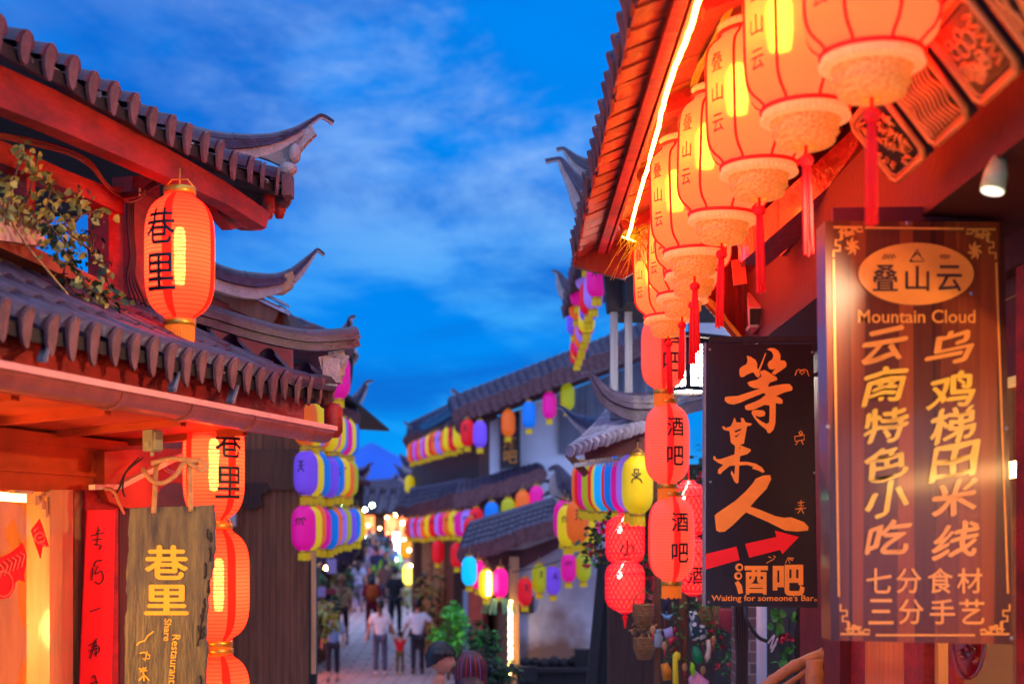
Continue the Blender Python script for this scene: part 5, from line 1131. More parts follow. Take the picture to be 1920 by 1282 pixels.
# ------------------------------------------------------------------ right: upper storey with posts, stall roof
N3 = thing('overhang_house', 'tall dark house beyond the restaurant with hooked ridges and overhanging upper floor', 'building', (2.0, 14, 0), world=True)
n = 30; mb = MB(); E = [V((.68, 11.2 + i * .24, 4.84)) for i in range(n)]; T = [V((2.6, 11.2 + i * .24, 5.7)) for i in range(n)]; tiled_roof(mb, E, T, .075, tongue=.1); rf = mb.build('tiled_roof', ROOFM, N3)
mb = MB(); hip_ridge(mb, [P(x, y + 8, d) for x, y, d in ((1240, 330, 11.0), (1180, 420, 11.1), (1140, 392, 11.2), (1112, 362, 11.2), (1088, 330, 11.2), (1066, 304, 11.2), (1055, 290, 11.2), (1046, 287, 11.2), (1022, 291, 11.2))], .13, .22, sect=.32); mb.build('hip_ridge', ROOFM, rf)
mb = MB(); hip_ridge(mb, [P(x, y + 6, d) for x, y, d in ((1230, 300, 13.4), (1160, 318, 13.4), (1130, 302, 13.4), (1100, 296, 13.4), (1082, 288, 13.4), (1066, 276, 13.4), (1056, 270, 13.4), (1043, 272, 13.4))], .13, .22, sect=.35); mb.build('hip_ridge', ROOFM, rf)
mb = MB(); hip_ridge(mb, [P(x, y + 4, 18.6) for x, y in ((1120, 560), (1080, 540), (1062, 524), (1050, 508), (1042, 503), (1034, 503))], .14, .2, sect=.35); mb.build('hip_ridge', ROOFM, rf)
mb = MB(); mb.prism([P(x, y, 11.15) for x, y in ((1096, 372), (1118, 392), (1150, 470), (1112, 436), (1098, 410))], (0, .06, 0)); mb.build('mortar_fin', mat('grey_mortar', lin(150, 130, 150), .8, .3, 12), rf)
mb = MB(); mb.box((2.0, 11.75, 4.30), (2.2, 1.1, .96)); mb.build('upper_wall', BLACKWOOD, N3)
mb = MB(); mb.prism([P(x, y, 11.6) for x, y in ((1132, 500), (1200, 500), (1300, 580), (1140, 582))], (0, .2, 0)); mb.build('floor_beam', BLACKWOOD, N3)
for x in (1151, 1178): mb = MB(); mb.box(V((P(x, 0, 11.7).x, 11.7, 3.4)), (.062, .062, .92)); mb.build('post', GREYPLANK, N3)
mb = MB(); mb.prism([P(x, y, 16.5) for x, y in ((1295, 540), (1480, 540), (1480, 760), (1295, 760))], (0, .2, 0)); mb.build('white_wall', PLASTER, N3)
ST = thing('stall_roof', 'low tiled stall roof with hooked ridge tip behind the bar lanterns', 'roof', tuple(P(1170, 860, 12)), world=True)
mb = MB(); hip_ridge(mb, [P(x, y + 8, d) for x, y, d in ((1320, 712, 11.6), (1240, 733, 11.5), (1200, 736, 11.5), (1168, 734, 11.5), (1146, 726, 11.5), (1128, 710, 11.5), (1112, 693, 11.5), (1104, 688, 11.5), (1088, 691, 11.5))], .12, .2, sect=.4, mm=0); mb.build('hip_ridge', ROOFM, ST)
mb = MB(); n = 14; E = [P(1072 + (1215 - 1072) * i / (n - 1), 842 - 48 * i / (n - 1), 11.2 + .3 * i / (n - 1)) for i in range(n)]; T = [P(1150 + 110 * i / (n - 1), 762 - 12 * i / (n - 1), 12.1) for i in range(n)]; tiled_roof(mb, E, T, .04, tongue=.06); mb.build('tiled_roof', [TILELT, TILELT, DRED, MORTAR], ST)
mb = MB(); hip_ridge(mb, [P(x, y, d) for x, y, d in ((1210, 770, 12), (1160, 790, 12.4), (1110, 786, 13), (1080, 778, 13.3), (1058, 764, 13.5), (1045, 758, 13.6))], .13, .2, sect=.5); mb.build('hip_ridge', ROOFM, ST)
mb = MB(); mb.prism([P(x, y, 11.55) for x, y in ((1094, 838), (1215, 806), (1215, 846), (1098, 862))], (0, .05, 0)); mb.build('fascia', BROWNRED, ST)
mb = MB(); mb.prism([P(1076, 868, 11.9), P(1210, 850, 11.9), P(1210, 856, 11.9), P(1076, 876, 11.9)], (0, .05, 0))
for k in range(12): x = 1100 + k * 7; mb.box(P(x, 866, 11.9), (.012, .03, .07))
mb.build('lattice_frieze', mat('white_frieze', lin(220, 220, 200), .6, .1, 5), ST)
mb = MB(); mb.beam(P(1064, 850, 12), P(1100, 890, 12), .05, .06); mb.box(P(1232, 1080, 11.8), (.05, .05, 2.2)); mb.box(P(1281, 1180, 11.2), (.055, .055, 1.9)); mb.build('stall_post', BROWN, ST)
mb = MB(); mb.prism([P(x, y, 13.2) for x, y in ((1140, 870), (1420, 870), (1420, 1450), (1140, 1450))], (0, .1, 0)); mb.build('back_wall', DARKWOOD, ST)
LP_ = thing('leaning_timbers', 'dark timbers leaning against the white wall left of the net lanterns', 'timber', tuple(P(1140, 1400, 15)), world=True)
for a, b_, w_ in (((1132, 1030, 15.2), (1096, 1420, 14.6), .10), ((1150, 1045, 15.3), (1122, 1420, 14.8), .16), ((1172, 1060, 15.3), (1160, 1420, 15), .2), ((1192, 1040, 15.4), (1190, 1420, 15.1), .16)): mb = MB(); mb.beam(P(*a), P(*b_), w_, .08, V((0, 1, .1))); mb.build('plank', BLACKWOOD, LP_)

# ------------------------------------------------------------------ white gabled house and gate wall, right middle distance
N4 = thing('white_gabled_house', 'white walled house with long raking roof and brown street front', 'building', tuple(P(950, 1260, 27)), world=True)
n = 26; mb = MB(); E = [P(862 + 350 * i / (n - 1), 778 - 136 * i / (n - 1), 25.6 - 1.6 * i / (n - 1)) for i in range(n)]; T = [P(850 + 350 * i / (n - 1), 752 - 136 * i / (n - 1), 27.2 - 1.6 * i / (n - 1)) for i in range(n)]
tiled_roof(mb, E, T, .13, tongue=.16, sag=.0); rf = mb.build('raking_roof', ROOFM, N4)
mb = MB(); hip_ridge(mb, [P(x, y + 6, d) for x, y, d in ((1215, 606, 25.4), (1120, 645, 25.8), (1030, 680, 26.3), (960, 708, 26.6), (905, 731, 27), (880, 737, 27.1), (862, 732, 27.2), (848, 722, 27.2))], .3, .42, sect=.8); mb.build('hip_ridge', ROOFM, rf)
mb = MB(); mb.prism([P(x, y, 26.2) for x, y in ((866, 786), (872, 800), (1215, 672), (1215, 644))], (0, .2, 0)); mb.build('fascia', BROWNRED, N4)
mb = MB(); mb.prism([P(x, y, 26.6) for x, y in ((918, 790), (1060, 730), (1110, 760), (1110, 1010), (918, 1010))], (0, .3, 0)); mb.prism([P(x, y, 26.5) for x, y in ((918, 792), (936, 784), (936, 920), (918, 920))], (0, .1, 0)); mb.build('white_wall', PLASTER, N4)
mb = MB(); k = 30
for i in range(k):
    x = 1048 + i * 6; yt = 735 - (x - 1048) * .39 + 4; mb.prism([P(x, yt, 26.5 + R.uniform(-.03, .03)), P(x + 5.4, yt - 2, 26.5), P(x + 5.4, 850, 26.5), P(x, 850, 26.5)], (0, .08, 0))
mb.build('plank_gable', GREYPLANK, N4)
mb = MB(); n = 20; E = [P(866 - 100 * i / (n - 1), 800 + 26 * (i / (n - 1)) ** .8, 26.2 + 11 * i / (n - 1)) for i in range(n)]; T = [P(868 - 95 * i / (n - 1), 756 + 42 * i / (n - 1), 27.4 + 11.5 * i / (n - 1)) for i in range(n)]; tiled_roof(mb, E, T, .15, tongue=.16); rf2 = mb.build('street_roof', [TILE, TILEEND, BROWN, MORTAR], N4)
mb = MB(); hip_ridge(mb, [P(x, y + 4, d) for x, y, d in ((868, 752, 27.4), (830, 776, 31), (800, 790, 34.5), (780, 797, 36.8), (768, 794, 37.6), (759, 785, 38))], .3, .4, sect=.9); mb.build('hip_ridge', ROOFM, rf2)
mb = MB(); hip_ridge(mb, [P(x, y + 4, d) for x, y, d in ((790, 862, 38.5), (775, 862, 38.8), (760, 855, 39), (750, 846, 39.2))], .26, .3); hip_ridge(mb, [P(x, y + 4, d) for x, y, d in ((790, 890, 42), (765, 884, 42.5), (748, 872, 43), (740, 866, 43.2))], .26, .3); mb.build('eave_finial', ROOFM, rf2)
mb = MB(); mb.prism([P(930, 780, 26.8), P(772, 815, 37.5), P(772, 960, 37.5), P(930, 930, 26.8)], (.25, .1, 0)); mb.build('upper_front', DARKWOOD, N4)
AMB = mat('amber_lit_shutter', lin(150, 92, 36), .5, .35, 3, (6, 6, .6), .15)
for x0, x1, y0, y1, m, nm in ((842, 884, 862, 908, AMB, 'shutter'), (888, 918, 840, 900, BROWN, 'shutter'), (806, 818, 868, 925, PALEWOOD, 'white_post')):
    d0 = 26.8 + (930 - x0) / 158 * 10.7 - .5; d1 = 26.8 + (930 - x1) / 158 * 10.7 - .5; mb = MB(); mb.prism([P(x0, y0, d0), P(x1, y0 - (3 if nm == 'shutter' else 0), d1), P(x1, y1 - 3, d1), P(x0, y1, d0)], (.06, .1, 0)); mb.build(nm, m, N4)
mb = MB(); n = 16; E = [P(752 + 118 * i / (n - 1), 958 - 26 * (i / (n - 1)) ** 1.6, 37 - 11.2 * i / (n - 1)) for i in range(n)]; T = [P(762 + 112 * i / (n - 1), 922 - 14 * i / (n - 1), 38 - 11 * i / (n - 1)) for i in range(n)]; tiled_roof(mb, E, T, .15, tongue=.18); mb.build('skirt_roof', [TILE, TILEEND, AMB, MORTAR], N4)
mb = MB(); n = 14; E = [P(860 + 154 * i / (n - 1), 937 - 44 * i / (n - 1), 25.4) for i in range(n)]; T = [P(866 + 140 * i / (n - 1), 914 - 36 * i / (n - 1), 26.4) for i in range(n)]; tiled_roof(mb, E, T, .13, tongue=.15, sag=0); rf3 = mb.build('gable_skirt_roof', ROOFM, N4)
mb = MB(); hip_ridge(mb, [P(x, y, 26.5) for x, y in ((1012, 876), (960, 888), (900, 904), (868, 914))], .26, .3, tip=False, sect=.8); mb.build('hip_ridge', ROOFM, rf3)
mb = MB(); mb.prism([P(x, y, 25.8) for x, y in ((868, 944), (1012, 902), (1020, 950), (960, 965), (876, 975))], (0, .15, 0)); mb.build('skirt_board', BROWNRED, N4)
mb = MB(); mb.prism([P(940, 940, 27.0), P(772, 950, 37.5), P(772, 1180, 37.5), P(940, 1400, 27.0)], (.3, .1, 0)); mb.build('shop_front', BROWN, N4)
mb = MB(); mb.prism([P(880, 1075, 29.0), P(905, 1075, 27.4), P(905, 1290, 27.4), P(880, 1270, 29.0)], (.1, .1, 0)); mb.build('red_door', mat('brick_red_door', lin(150, 62, 48), .6, .3, 4), N4)
for x, w_, m in ((786, .35, BROWN), (800, .32, PALEWOOD), (824, .42, PALEWOOD), (860, .3, DARKWOOD)):
    d = 26.8 + (930 - x) / 158 * 10.7 - .9; mb = MB(); g = gz(d); mb.box((P(x, 0, d).x, d, (g + 2.0) / 2), (w_ * .7, w_ * .7, 2.0 - g)); mb.build('column', m, N4)
mb = MB(); mb.prism([P(832, 1040, 33.2), P(856, 1040, 31.6), P(856, 1120, 31.6), P(832, 1120, 33.2)], (.05, .05, 0)); mb.build('notice_panel', mat('mottled_tan_panel', lin(190, 150, 100), .6, .6, 3, col2=lin(80, 56, 30)), N4)
bs = thing('wall_sign', 'small black vertical shop sign on the white gable wall under an orange lantern', 'sign', tuple(P(956, 880, 26.4)), world=True)
mb = MB(); mb.prism([P(x, y, 26.4) for x, y in ((938, 772), (975, 770), (976, 876), (939, 877))], (0, .08, 0)); mb.build('board', BLACKBOARD, bs)
mb = MB(); write(mb, '酒', fn(955, 830, 26.4, .01), 24, 22, .02); write(mb, '吧', fn(957, 856, 26.4, .01), 26, 24, .02); mb.build('lettering', ORANGEPAINT, bs)
GW = thing('gate_wall', 'white plaster wall with brown damp stains under a dark raking tile roof', 'wall', tuple(P(1040, 1450, 20.5)), world=True)
STAIN = mat('stained_plaster', lin(206, 204, 212), .85, .5, .75, (1, 1, .9), .12, 20, col2=lin(150, 140, 150))
def stained():
    t = STAIN.node_tree; b = t.nodes['Principled BSDF']; tx = t.nodes.new('ShaderNodeTexCoord'); sp = t.nodes.new('ShaderNodeSeparateXYZ'); t.links.new(tx.outputs['Object'], sp.inputs[0])
    n = t.nodes.new('ShaderNodeTexNoise'); n.inputs['Scale'].default_value = 2.2; n.inputs['Detail'].default_value = 6; t.links.new(tx.outputs['Object'], n.inputs['Vector'])
    ad = t.nodes.new('ShaderNodeMath'); ad.operation = 'MULTIPLY_ADD'; t.links.new(n.outputs[0], ad.inputs[0]); ad.inputs[1].default_value = -1.5; t.links.new(sp.outputs[2], ad.inputs[2])
    mr = t.nodes.new('ShaderNodeMapRange'); t.links.new(ad.outputs[0], mr.inputs[0]); mr.inputs[1].default_value = -.55; mr.inputs[2].default_value = .05
    mx = t.nodes.new('ShaderNodeMix'); mx.data_type = 'RGBA'; t.links.new(mr.outputs[0], mx.inputs[0]); mx.inputs[6].default_value = (*lin(124, 92, 78), 1)
    src = b.inputs['Base Color'].links[0].from_socket; t.links.new(src, mx.inputs[7]); t.links.new(mx.outputs[2], b.inputs['Base Color'])
stained()
mb = MB(); mb.prism([P(x, y, 20.6) for x, y in ((963, 1075), (1100, 975), (1150, 975), (1150, 1500), (963, 1500))], (0, .3, 0)); mb.build('plaster_wall', STAIN, GW)
mb = MB(); n = 22; E = [P(870 + 228 * i / (n - 1), 1040 - 74 * i / (n - 1), 20.0) for i in range(n)]; T = [P(888 + 210 * i / (n - 1), 985 - 62 * i / (n - 1), 21.2) for i in range(n)]; tiled_roof(mb, E, T, .10, tongue=.12, sag=0); rf4 = mb.build('raking_roof', ROOFM, GW)
mb = MB(); hip_ridge(mb, [P(x, y + 4, 21.0) for x, y in ((1102, 914), (1030, 940), (960, 964), (910, 980), (888, 984))], .22, .26, tip=False, sect=.6); hip_ridge(mb, [P(x, y + 4, 20.2) for x, y in ((1100, 948), (1030, 974), (960, 999), (900, 1020), (880, 1030), (868, 1024))], .2, .24, sect=.6); mb.build('ridge', ROOFM, rf4)
hp = [(1100, 945), (1080, 925), (1062, 900), (1050, 880), (1042, 874), (1032, 876), (1029, 882)]
mb = MB(); hip_ridge(mb, [P(x, y, 20.6) for x, y in hp], .26, .3, sect=.5)
for k in range(14): leaf(mb, P(1058 + R.uniform(-8, 12), 905 + R.uniform(-15, 25), 20.6), .3, (R.gauss(0, 1), 0, R.gauss(0, 1)), 0, .3)
mb.build('ridge_finial', ROOFM, rf4)
mb = MB(); mb.prism([P(x, y, 20.45) for x, y in ((905, 1040), (1095, 975), (1095, 1000), (985, 1062), (958, 1072), (930, 1068))], (0, .12, 0)); mb.build('eave_board', BROWNRED, GW)
mb = MB(); mb.box(P(984, 1133, 20.55), (.26, .06, .24)); mb.build('vent_hole', INK, GW)
mb = MB(); mb.box(P(964, 1200, 20.4), (.14, .14, 2.4)); mb.build('gate_post', PALEWOOD, GW)
mb = MB()
for k in range(30): mb.ball(P(957 + R.uniform(-.6, .6), 1128 + k * 4.6, 20.1), .028 if k < 10 else (.030 if k % 3 else .012), 6)
mb.tube([P(957, 1128, 20.1), P(957, 1266, 20.1)], .006, 5); tag(mb.build('light_string', mat('warm_white_beads', (1, .8, .4), .5, 0, emit=(1, .62, .18), es=14)), 'vertical string of warm white bead lights on the gate post', 'light')
mb = MB(); mb.box(P(1040, 1268, 19.6), (1.05, .5, .28)); mb.box(P(1040, 1252, 19.5), (1.15, .6, .05)); mb.box(P(990, 1262, 19.3), (.25, .3, .2)); mb.box(P(1092, 1245, 19.5), (.22, .2, .42))
for k in range(7): mb.ball(P(985 + k * 18, 1244 + R.uniform(-6, 4), 19.5), R.uniform(.05, .1), 8)
tag(mb.build('bench_table', BLACKWOOD), 'dark low table with pots against the stained white wall', 'table')
for x, y0, y1, d, lb in ((873, 1105, 1250, 27.0, 'grey slender post left of the lit yellow lantern'), (588, 1035, 1262, 12.4, 'pale timber post at the edge of the dark plank wall')):
    mb = MB(); mb.box(P(x, (y0 + y1) / 2, d), (.10 if d > 20 else .035, .06, (y1 - y0) / F * d)); tag(mb.build('post', GREYPLANK if d > 20 else PALEWOOD), lb, 'post')

# ------------------------------------------------------------------ the far end of the street
FARW = [mat('far_plaster', lin(190, 180, 170), .8, .2, 1), mat('far_timber', lin(120, 76, 46), .7, .4, 1)]
LITWIN = mat('lit_shop_window', (1, .7, .35), .5, .5, 2.0, bump=0, emit=(1.0, .17, .03), es=3.2)
def far_house(x, y, w_, dp, h, lab, wi=0, lit=1, rz=0.0, ry=.9):
    g = gz(y); th = thing('far_house', lab, 'house', (x, y, g), rz, 'houses at the far end of the street')
    mb = MB(); mb.box((0, 0, h / 2), (w_, dp, h)); mb.build('wall', FARW[wi], th)
    mb = MB()
    for s in (-1, 1):
        n = max(6, int(w_ / .5)); E = [V((-w_ / 2 - .5 + (w_ + 1) * i / (n - 1), s * (dp / 2 + .7), h - .1 + .35 * abs(2 * i / (n - 1) - 1) ** 4)) for i in range(n)]; T = [V((-w_ / 2 - .5 + (w_ + 1) * i / (n - 1), 0, h + dp * .28 + .3 * abs(2 * i / (n - 1) - 1) ** 4)) for i in range(n)]
        tiled_roof(mb, E, T, .16, tongue=0, chips=False, course=1.2)
    hip_ridge(mb, [V((-w_ / 2 - .9, 0, h + dp * .28 + .9)), V((-w_ / 2 - .3, 0, h + dp * .28 + .35)), V((0, 0, h + dp * .28 + .1)), V((w_ / 2 + .3, 0, h + dp * .28 + .35)), V((w_ / 2 + .9, 0, h + dp * .28 + .9))], .4, .4, tip=False, sect=1.2); mb.build('roof', ROOFM, th)
    if lit:
        k = max(2, int(w_ / 1.7))
        for i in range(k):
            xx = -w_ / 2 + w_ * (i + .5) / k; mb = MB(); mb.box((xx, -dp / 2 - .02, 1.35), (w_ / k * .72, .06, 2.1)); wn_ = mb.build('window', LITWIN if R.random() < .8 else BROWN, th)
            mb = MB()
            for q in (-.36, 0, .36): mb.box((xx + w_ / k * q, -dp / 2 - .07, 1.35), (.07, .05, 2.2))
            mb.box((xx, -dp / 2 - .07, 2.45), (w_ / k * .8, .08, .12)); mb.build('window_frame', FARW[1], wn_)
    return th
far_house(-7.4, 82, 8, 4.5, 2.7, 'wide lit shop house closing the view at the end of the street', 1)
far_house(-11.3, 62, 7, 5, 3.2, 'timber shop house on the left of the crowded street', 1, 1, math.pi / 2 - .15); far_house(-8.8, 46, 8, 4.6, 3.0, 'nearer left hand shop house behind the row of lanterns', 0, 1, math.pi / 2 - .12)
far_house(-6.9, 30.5, 8, 4.2, 2.5, 'low lit shop at left beside the walking grandmother', 1, 1, math.pi / 2 - .1)
far_house(-12.4, 76, 5, 4, 3.0, 'small lit house left of the shop closing the street', 1, 1, .25)
far_house(-11, 115, 8, 6, 3.4, 'blue roofed far house above the lit shop at street end', 0, 0); far_house(-12, 142, 9, 6, 4.2, 'pale far block beneath the mountain', 0, 0, .2); far_house(-19, 150, 12, 7, 4.4, 'farthest grey house left under the mountain', 0, 0, -.1)
def glow(px, py, d, r, col, es, lab, nm='street_lamp'):
    th = thing(nm, lab, 'lamp', tuple(P(px, py, d)), 0, 'small lamps up the street')
    mb = MB(); mb.lathe([(.001, -r), (r * .7, -r * .7), (r, 0), (r * .7, r * .7), (.001, r)], 12); mb.build('globe', mat('lamp_glow_%d_%d_%d' % tuple(int(c * 9) for c in col), (1, 1, 1), .5, 0, emit=col, es=es), th)
    mb = MB(); mb.tube([(0, 0, r), (0, 0, r + .35)], .02, 5); mb.lathe([(r * .6, r * .8), (r * .3, r * 1.1), (.01, r * 1.15)], 10); mb.build('holder', BLACKWOOD, th)
for a in ((684, 955, 76, 0.078, (.85, 1, .7), 96, 'round white lamp above the crowd, leftmost of the high pair'), (698, 947, 78, 0.090, (.8, 1, .45), 96, 'round greenish lamp above the crowd, higher of the pair'), (681, 1004, 66, 0.078, (.8, 1, .9), 96, 'lower white lamp left of the crowd'),
          (743, 964, 60, 0.072, (1, .85, .3), 64, 'yellow lamp over the street before the far eave'), (755, 980, 62, 0.060, (1, .95, .85), 48, 'pale lamp beneath the far eave tip'), (640, 945, 22, 0.021, (.2, 1, .5), 64, 'tiny green lamp among the left lanterns'), (718, 1090, 60, 0.054, (1, .6, .2), 48, 'small amber lamp low over the crowd'),
          (752, 1089, 55, 0.048, (.5, 1, .9), 25, 'small teal lamp in the greenery right of the crowd'), (660, 1040, 50, 0.072, (1, .6, .2), 48, 'amber lamp at the lower end of the left lantern row'), (706, 1018, 70, 0.066, (1, .55, .2), 35, 'amber lamp in the lit shop at street end'), (726, 970, 74, 0.072, (1, .6, .25), 35, 'amber lamp hung at the far shop eave')): glow(*a)
for k, (px, py, d, q) in enumerate(((690, 984, 66, 'before the lit shop window'), (712, 990, 70, 'right of the lit shop window'), (702, 1030, 60, 'low over the middle of the crowd'), (728, 1000, 64, 'left of the white lightbox'), (668, 1022, 54, 'between the left lanterns and the crowd'),
        (652, 1058, 42, 'at the left shop fronts above the walkers'), (757, 1012, 52, 'beside the amber drum lantern'), (676, 970, 72, 'under the left far eave'), (612, 1064, 30, 'at the low left shop'), (770, 1060, 40, 'above the yellow green bush'))):
    glow(px, py, d, .05, (1, .6, .22) if k % 3 else (1, .42, .1), 70, 'tiny added amber bulb ' + q)  # amber bulbs added along the far street to brighten it
sgn = thing('lightbox_sign', 'tall white glowing lightbox at the right edge of the crowd', 'sign', tuple(P(742, 1056, 58)), world=True)
mb = MB(); mb.prism([P(x, y, 58) for x, y in ((737, 998), (748, 998), (748, 1052), (737, 1052))], (0, .2, 0)); mb.build('light_panel', mat('white_lightbox', (1, 1, 1), .5, 0, emit=(1, 1, .85), es=5), sgn)
mb = MB()
for a, b_ in (((736, 1030), (736, 1056)), ((749, 1040), (751, 1056))): mb.prism([P(a[0] - 1, a[1], 57.98), P(a[0] + 1.4, a[1], 57.98), P(b_[0] + 1.4, b_[1], 57.98), P(b_[0] - 1, b_[1], 57.98)], (0, .2, 0))
mb.build('frame', mat('green_neon', (.2, 1, .4), .5, 0, emit=(.2, 1, .4), es=2), sgn)
# ------------------------------------------------------------------ coloured lanterns
ORD = ['nearest', 'second', 'third', 'fourth', 'fifth', 'sixth', 'seventh', 'eighth', 'ninth', 'tenth', 'eleventh', 'twelfth', 'thirteenth', 'fourteenth', 'fifteenth', 'sixteenth']
def row(cols, a, b, where, r=.12, h=.44, group=None, cord=True, pw=1.0, sagz=0.0, lit=False, mk=0):
    a, b = V(a), V(b); n = len(cols); pts = []
    for i, c in enumerate(cols):
        u = (i / (n - 1)) ** pw; p = a.lerp(b, u) + V((R.gauss(0, .012), 0, R.gauss(0, .012) - sagz * 4 * u * (1 - u))); pts.append(p + V((0, 0, h / 2 + .12)))
        cloth_lantern(tuple(p), f'{c} lantern, {ORD[i]} from the near end of {where}', c, r, h, mark=i + mk, rz=R.uniform(-.5, .5), group=group or 'lanterns of ' + where, lit=lit)
    if cord:
        mb = MB(); mb.tube([pts[0] + (pts[0] - pts[-1]) * .06] + pts + [pts[-1] + (pts[-1] - pts[0]) * .06], .006, 5); tag(mb.build('string_line', WIRE), 'dark cord carrying ' + where, 'cord')
row(['orange', 'yellow', 'violet', 'orange', 'yellow', 'magenta', 'yellow', 'blue', 'magenta', 'yellow', 'blue'], P(575, 792, 14.0), P(655, 822, 17.6), 'the top left row behind the gutter')
row(['purple', 'yellow', 'blue', 'blue', 'purple', 'blue', 'magenta', 'yellow', 'orange', 'olive'], P(573, 888, 14), P(654, 898, 17.2), 'the middle left row')
row(['magenta', 'yellow', 'orange', 'magenta', 'blue', 'orange', 'violet', 'olive', 'purple', 'blue', 'yellow'], P(571, 992, 13.9), P(668, 986, 19.5), 'the lowest left row', pw=1.15, mk=1)
cloth_lantern(tuple(P(635, 706, 13.4)), 'single magenta cloth lantern peeping out beside the tea house corner', 'magenta', .11, .42, mark=None)
row(['yellow', 'violet', 'magenta', 'blue', 'red', 'cyan', 'yellow', 'red', 'olive', 'magenta', 'red', 'orange'], P(1194, 907, 11.5), P(1094, 911, 14.4), 'the row left of the bar lanterns', r=.128, h=.47, mk=2)
row(['magenta', 'violet', 'red', 'purple', 'yellow', 'red', 'violet', 'orange', 'magenta', 'red', 'yellow', 'red'], P(1117, 519, 13.8), P(1082, 662, 20.5), 'the lower string under the dark eave', r=.10, h=.36, pw=.9)
row(['purple', 'orange', 'violet', 'magenta', 'orange', 'purple'], P(1110, 432, 13.7), P(1076, 600, 18.5), 'the upper string under the dark eave', r=.10, h=.36)
row(['red', 'yellow', 'red', 'yellow', 'orange', 'violet', 'orange', 'red', 'yellow', 'magenta', 'violet', 'orange', 'magenta', 'violet', 'red', 'orange'], P(876, 811, 25.4), P(774, 848, 35.5), 'the far row under the brown eave', r=.125, h=.48, pw=.85)
row(['red', 'violet', 'magenta', 'yellow', 'orange', 'magenta', 'violet', 'red', 'yellow', 'orange', 'violet', 'red', 'violet', 'red', 'orange'], P(893, 978, 24.6), P(766, 990, 34.5), 'the far row under the skirt roof', r=.125, h=.46, pw=.9)
for x, y, c, d, lb, lit in ((900, 814, 'purple', 25, 'purple cloth lantern just right of the far street front row', 0), (953, 793, 'orange', 25.3, 'orange cloth lantern over the black wall sign', 0), (992, 778, 'blue', 25, 'blue cloth lantern on the white gable wall', 0), (1030, 760, 'magenta', 25, 'magenta cloth lantern under the raking maroon fascia', 0), (1064, 744, 'olive', 25, 'yellow green cloth lantern high under the raking fascia', 0),
                        (922, 966, 'blue', 24.2, 'blue cloth lantern before the maroon skirt board', 0), (953, 959, 'olive', 24.2, 'yellow green cloth lantern before the maroon skirt board', 0), (980, 945, 'orange', 24.2, 'orange cloth lantern before the maroon skirt board', 0), (1006, 936, 'magenta', 24.2, 'magenta cloth lantern at the right end of the skirt board', 0),
                        (880, 1070, 'cyan', 19.2, 'bright cyan lantern left of the glowing yellow one', 1), (897, 1077, 'pink', 19.7, 'pink lantern tucked behind the glowing yellow lantern', 1), (912, 1094, 'yellow', 19.0, 'glowing yellow lantern with a white hot stripe', 1), (938, 1092, 'pink', 19.0, 'bright pink lantern right of the glowing yellow one', 1),
                        (984, 1109, 'red', 19.9, 'red cloth lantern over the small dark vent in the white wall', 0), (1011, 1084, 'olive', 20, 'olive cloth lantern on the white wall left of the purple one', 0), (1037, 1088, 'purple', 20, 'purple cloth lantern in the middle of the white wall', 0), (1066, 1064, 'magenta', 19.8, 'dull magenta cloth lantern on the white wall', 0), (1094, 1062, 'olive', 19.8, 'olive cloth lantern farthest right on the white wall', 0),
                        (1083, 977, 'orange', 15.4, 'orange cloth lantern with a figure, below the long row', 0), (1058, 975, 'magenta', 16.4, 'magenta cloth lantern half hidden left of the orange one', 0), (1066, 985, 'yellow', 15.9, 'yellow cloth lantern between the magenta and orange ones', 0), (1106, 988, 'magenta', 16.2, 'dark magenta lantern half hidden right of the orange one', 0), (1097, 985, 'yellow', 15.9, 'yellow lantern just right of the orange one', 0),
                        (768, 908, 'yellow', 37, 'lone yellow lantern hanging above the far skirt roof', 0), (821, 1034, 'red', 29, 'small red lantern below the far lower row', 0), (857, 1040, 'red', 27, 'red lantern hanging at the shop front corner', 0), (766, 1076, 'white yellow', 44, 'blazing white yellow lantern in the greenery right of the crowd', 1), (882, 996, 'red', 24, 'red lantern half hidden by the dark raking roof', 0)):
    k = d / 25.0
    hh = {25: .47}.get(int(d), .46); r_ = .125
    if d < 21 and y > 1050 and x < 1000: r_, hh = (.105, .39)
    if 990 < x < 1100 and 1040 < y < 1100: r_, hh = .105, .40
    if d > 40: r_, hh = .18, .62
    cloth_lantern(tuple(P(x, y, d)), lb, c, r_, hh, lit=bool(lit), mark=None if lit or d > 23 else int(x) % 3, rz=R.uniform(-.3, .3), group='single coloured lanterns across the right side')
bl = bpy.data.objects['cloth_lantern']
mb = MB(); c = P(916, 1094, 18.86); mb.tube([c - V((0, 0, .15)), c, c + V((0, 0, .16))], [.028, .034, .024], 10); tag(mb.build('lamp_tube', BULBW), 'white hot lamp tube shining on the glowing yellow lantern', 'lamp')
yl = thing('drum_lantern', 'amber drum lantern with a bright bulb at the right of the crowd', 'lantern', tuple(P(765, 1030, 50)))
mb = MB(); mb.lathe([(.18, -.28), (.25, -.22), (.26, 0), (.25, .22), (.18, .28)], 20); mb.build('shade', paper('amber_drum_paper', lin(240, 150, 10), .9), yl)
mb = MB(); mb.ball((.06, -.26, -.02), .06, 8); mb.build('bulb', BULBW, yl); mb = MB(); mb.lathe([(.19, .28), (.19, .32), (.02, .33)], 14); mb.tube([(0, 0, .3), (0, 0, .6)], .015, 5); mb.build('cap', BLACKWOOD, yl)
net_lantern(tuple(P(1172, 1013, 11.9)), 'red net lantern under the long row, with small characters', mark='小', tail=False)
net_lantern(tuple(P(1172, 1098, 11.8)), 'red net lantern hanging lowest over the dark timbers')
net_lantern(tuple(P(1291, 955, 10.7)), 'red net lantern half hidden behind the lowest bar lantern, upper of two', .15, .40, tail=False)
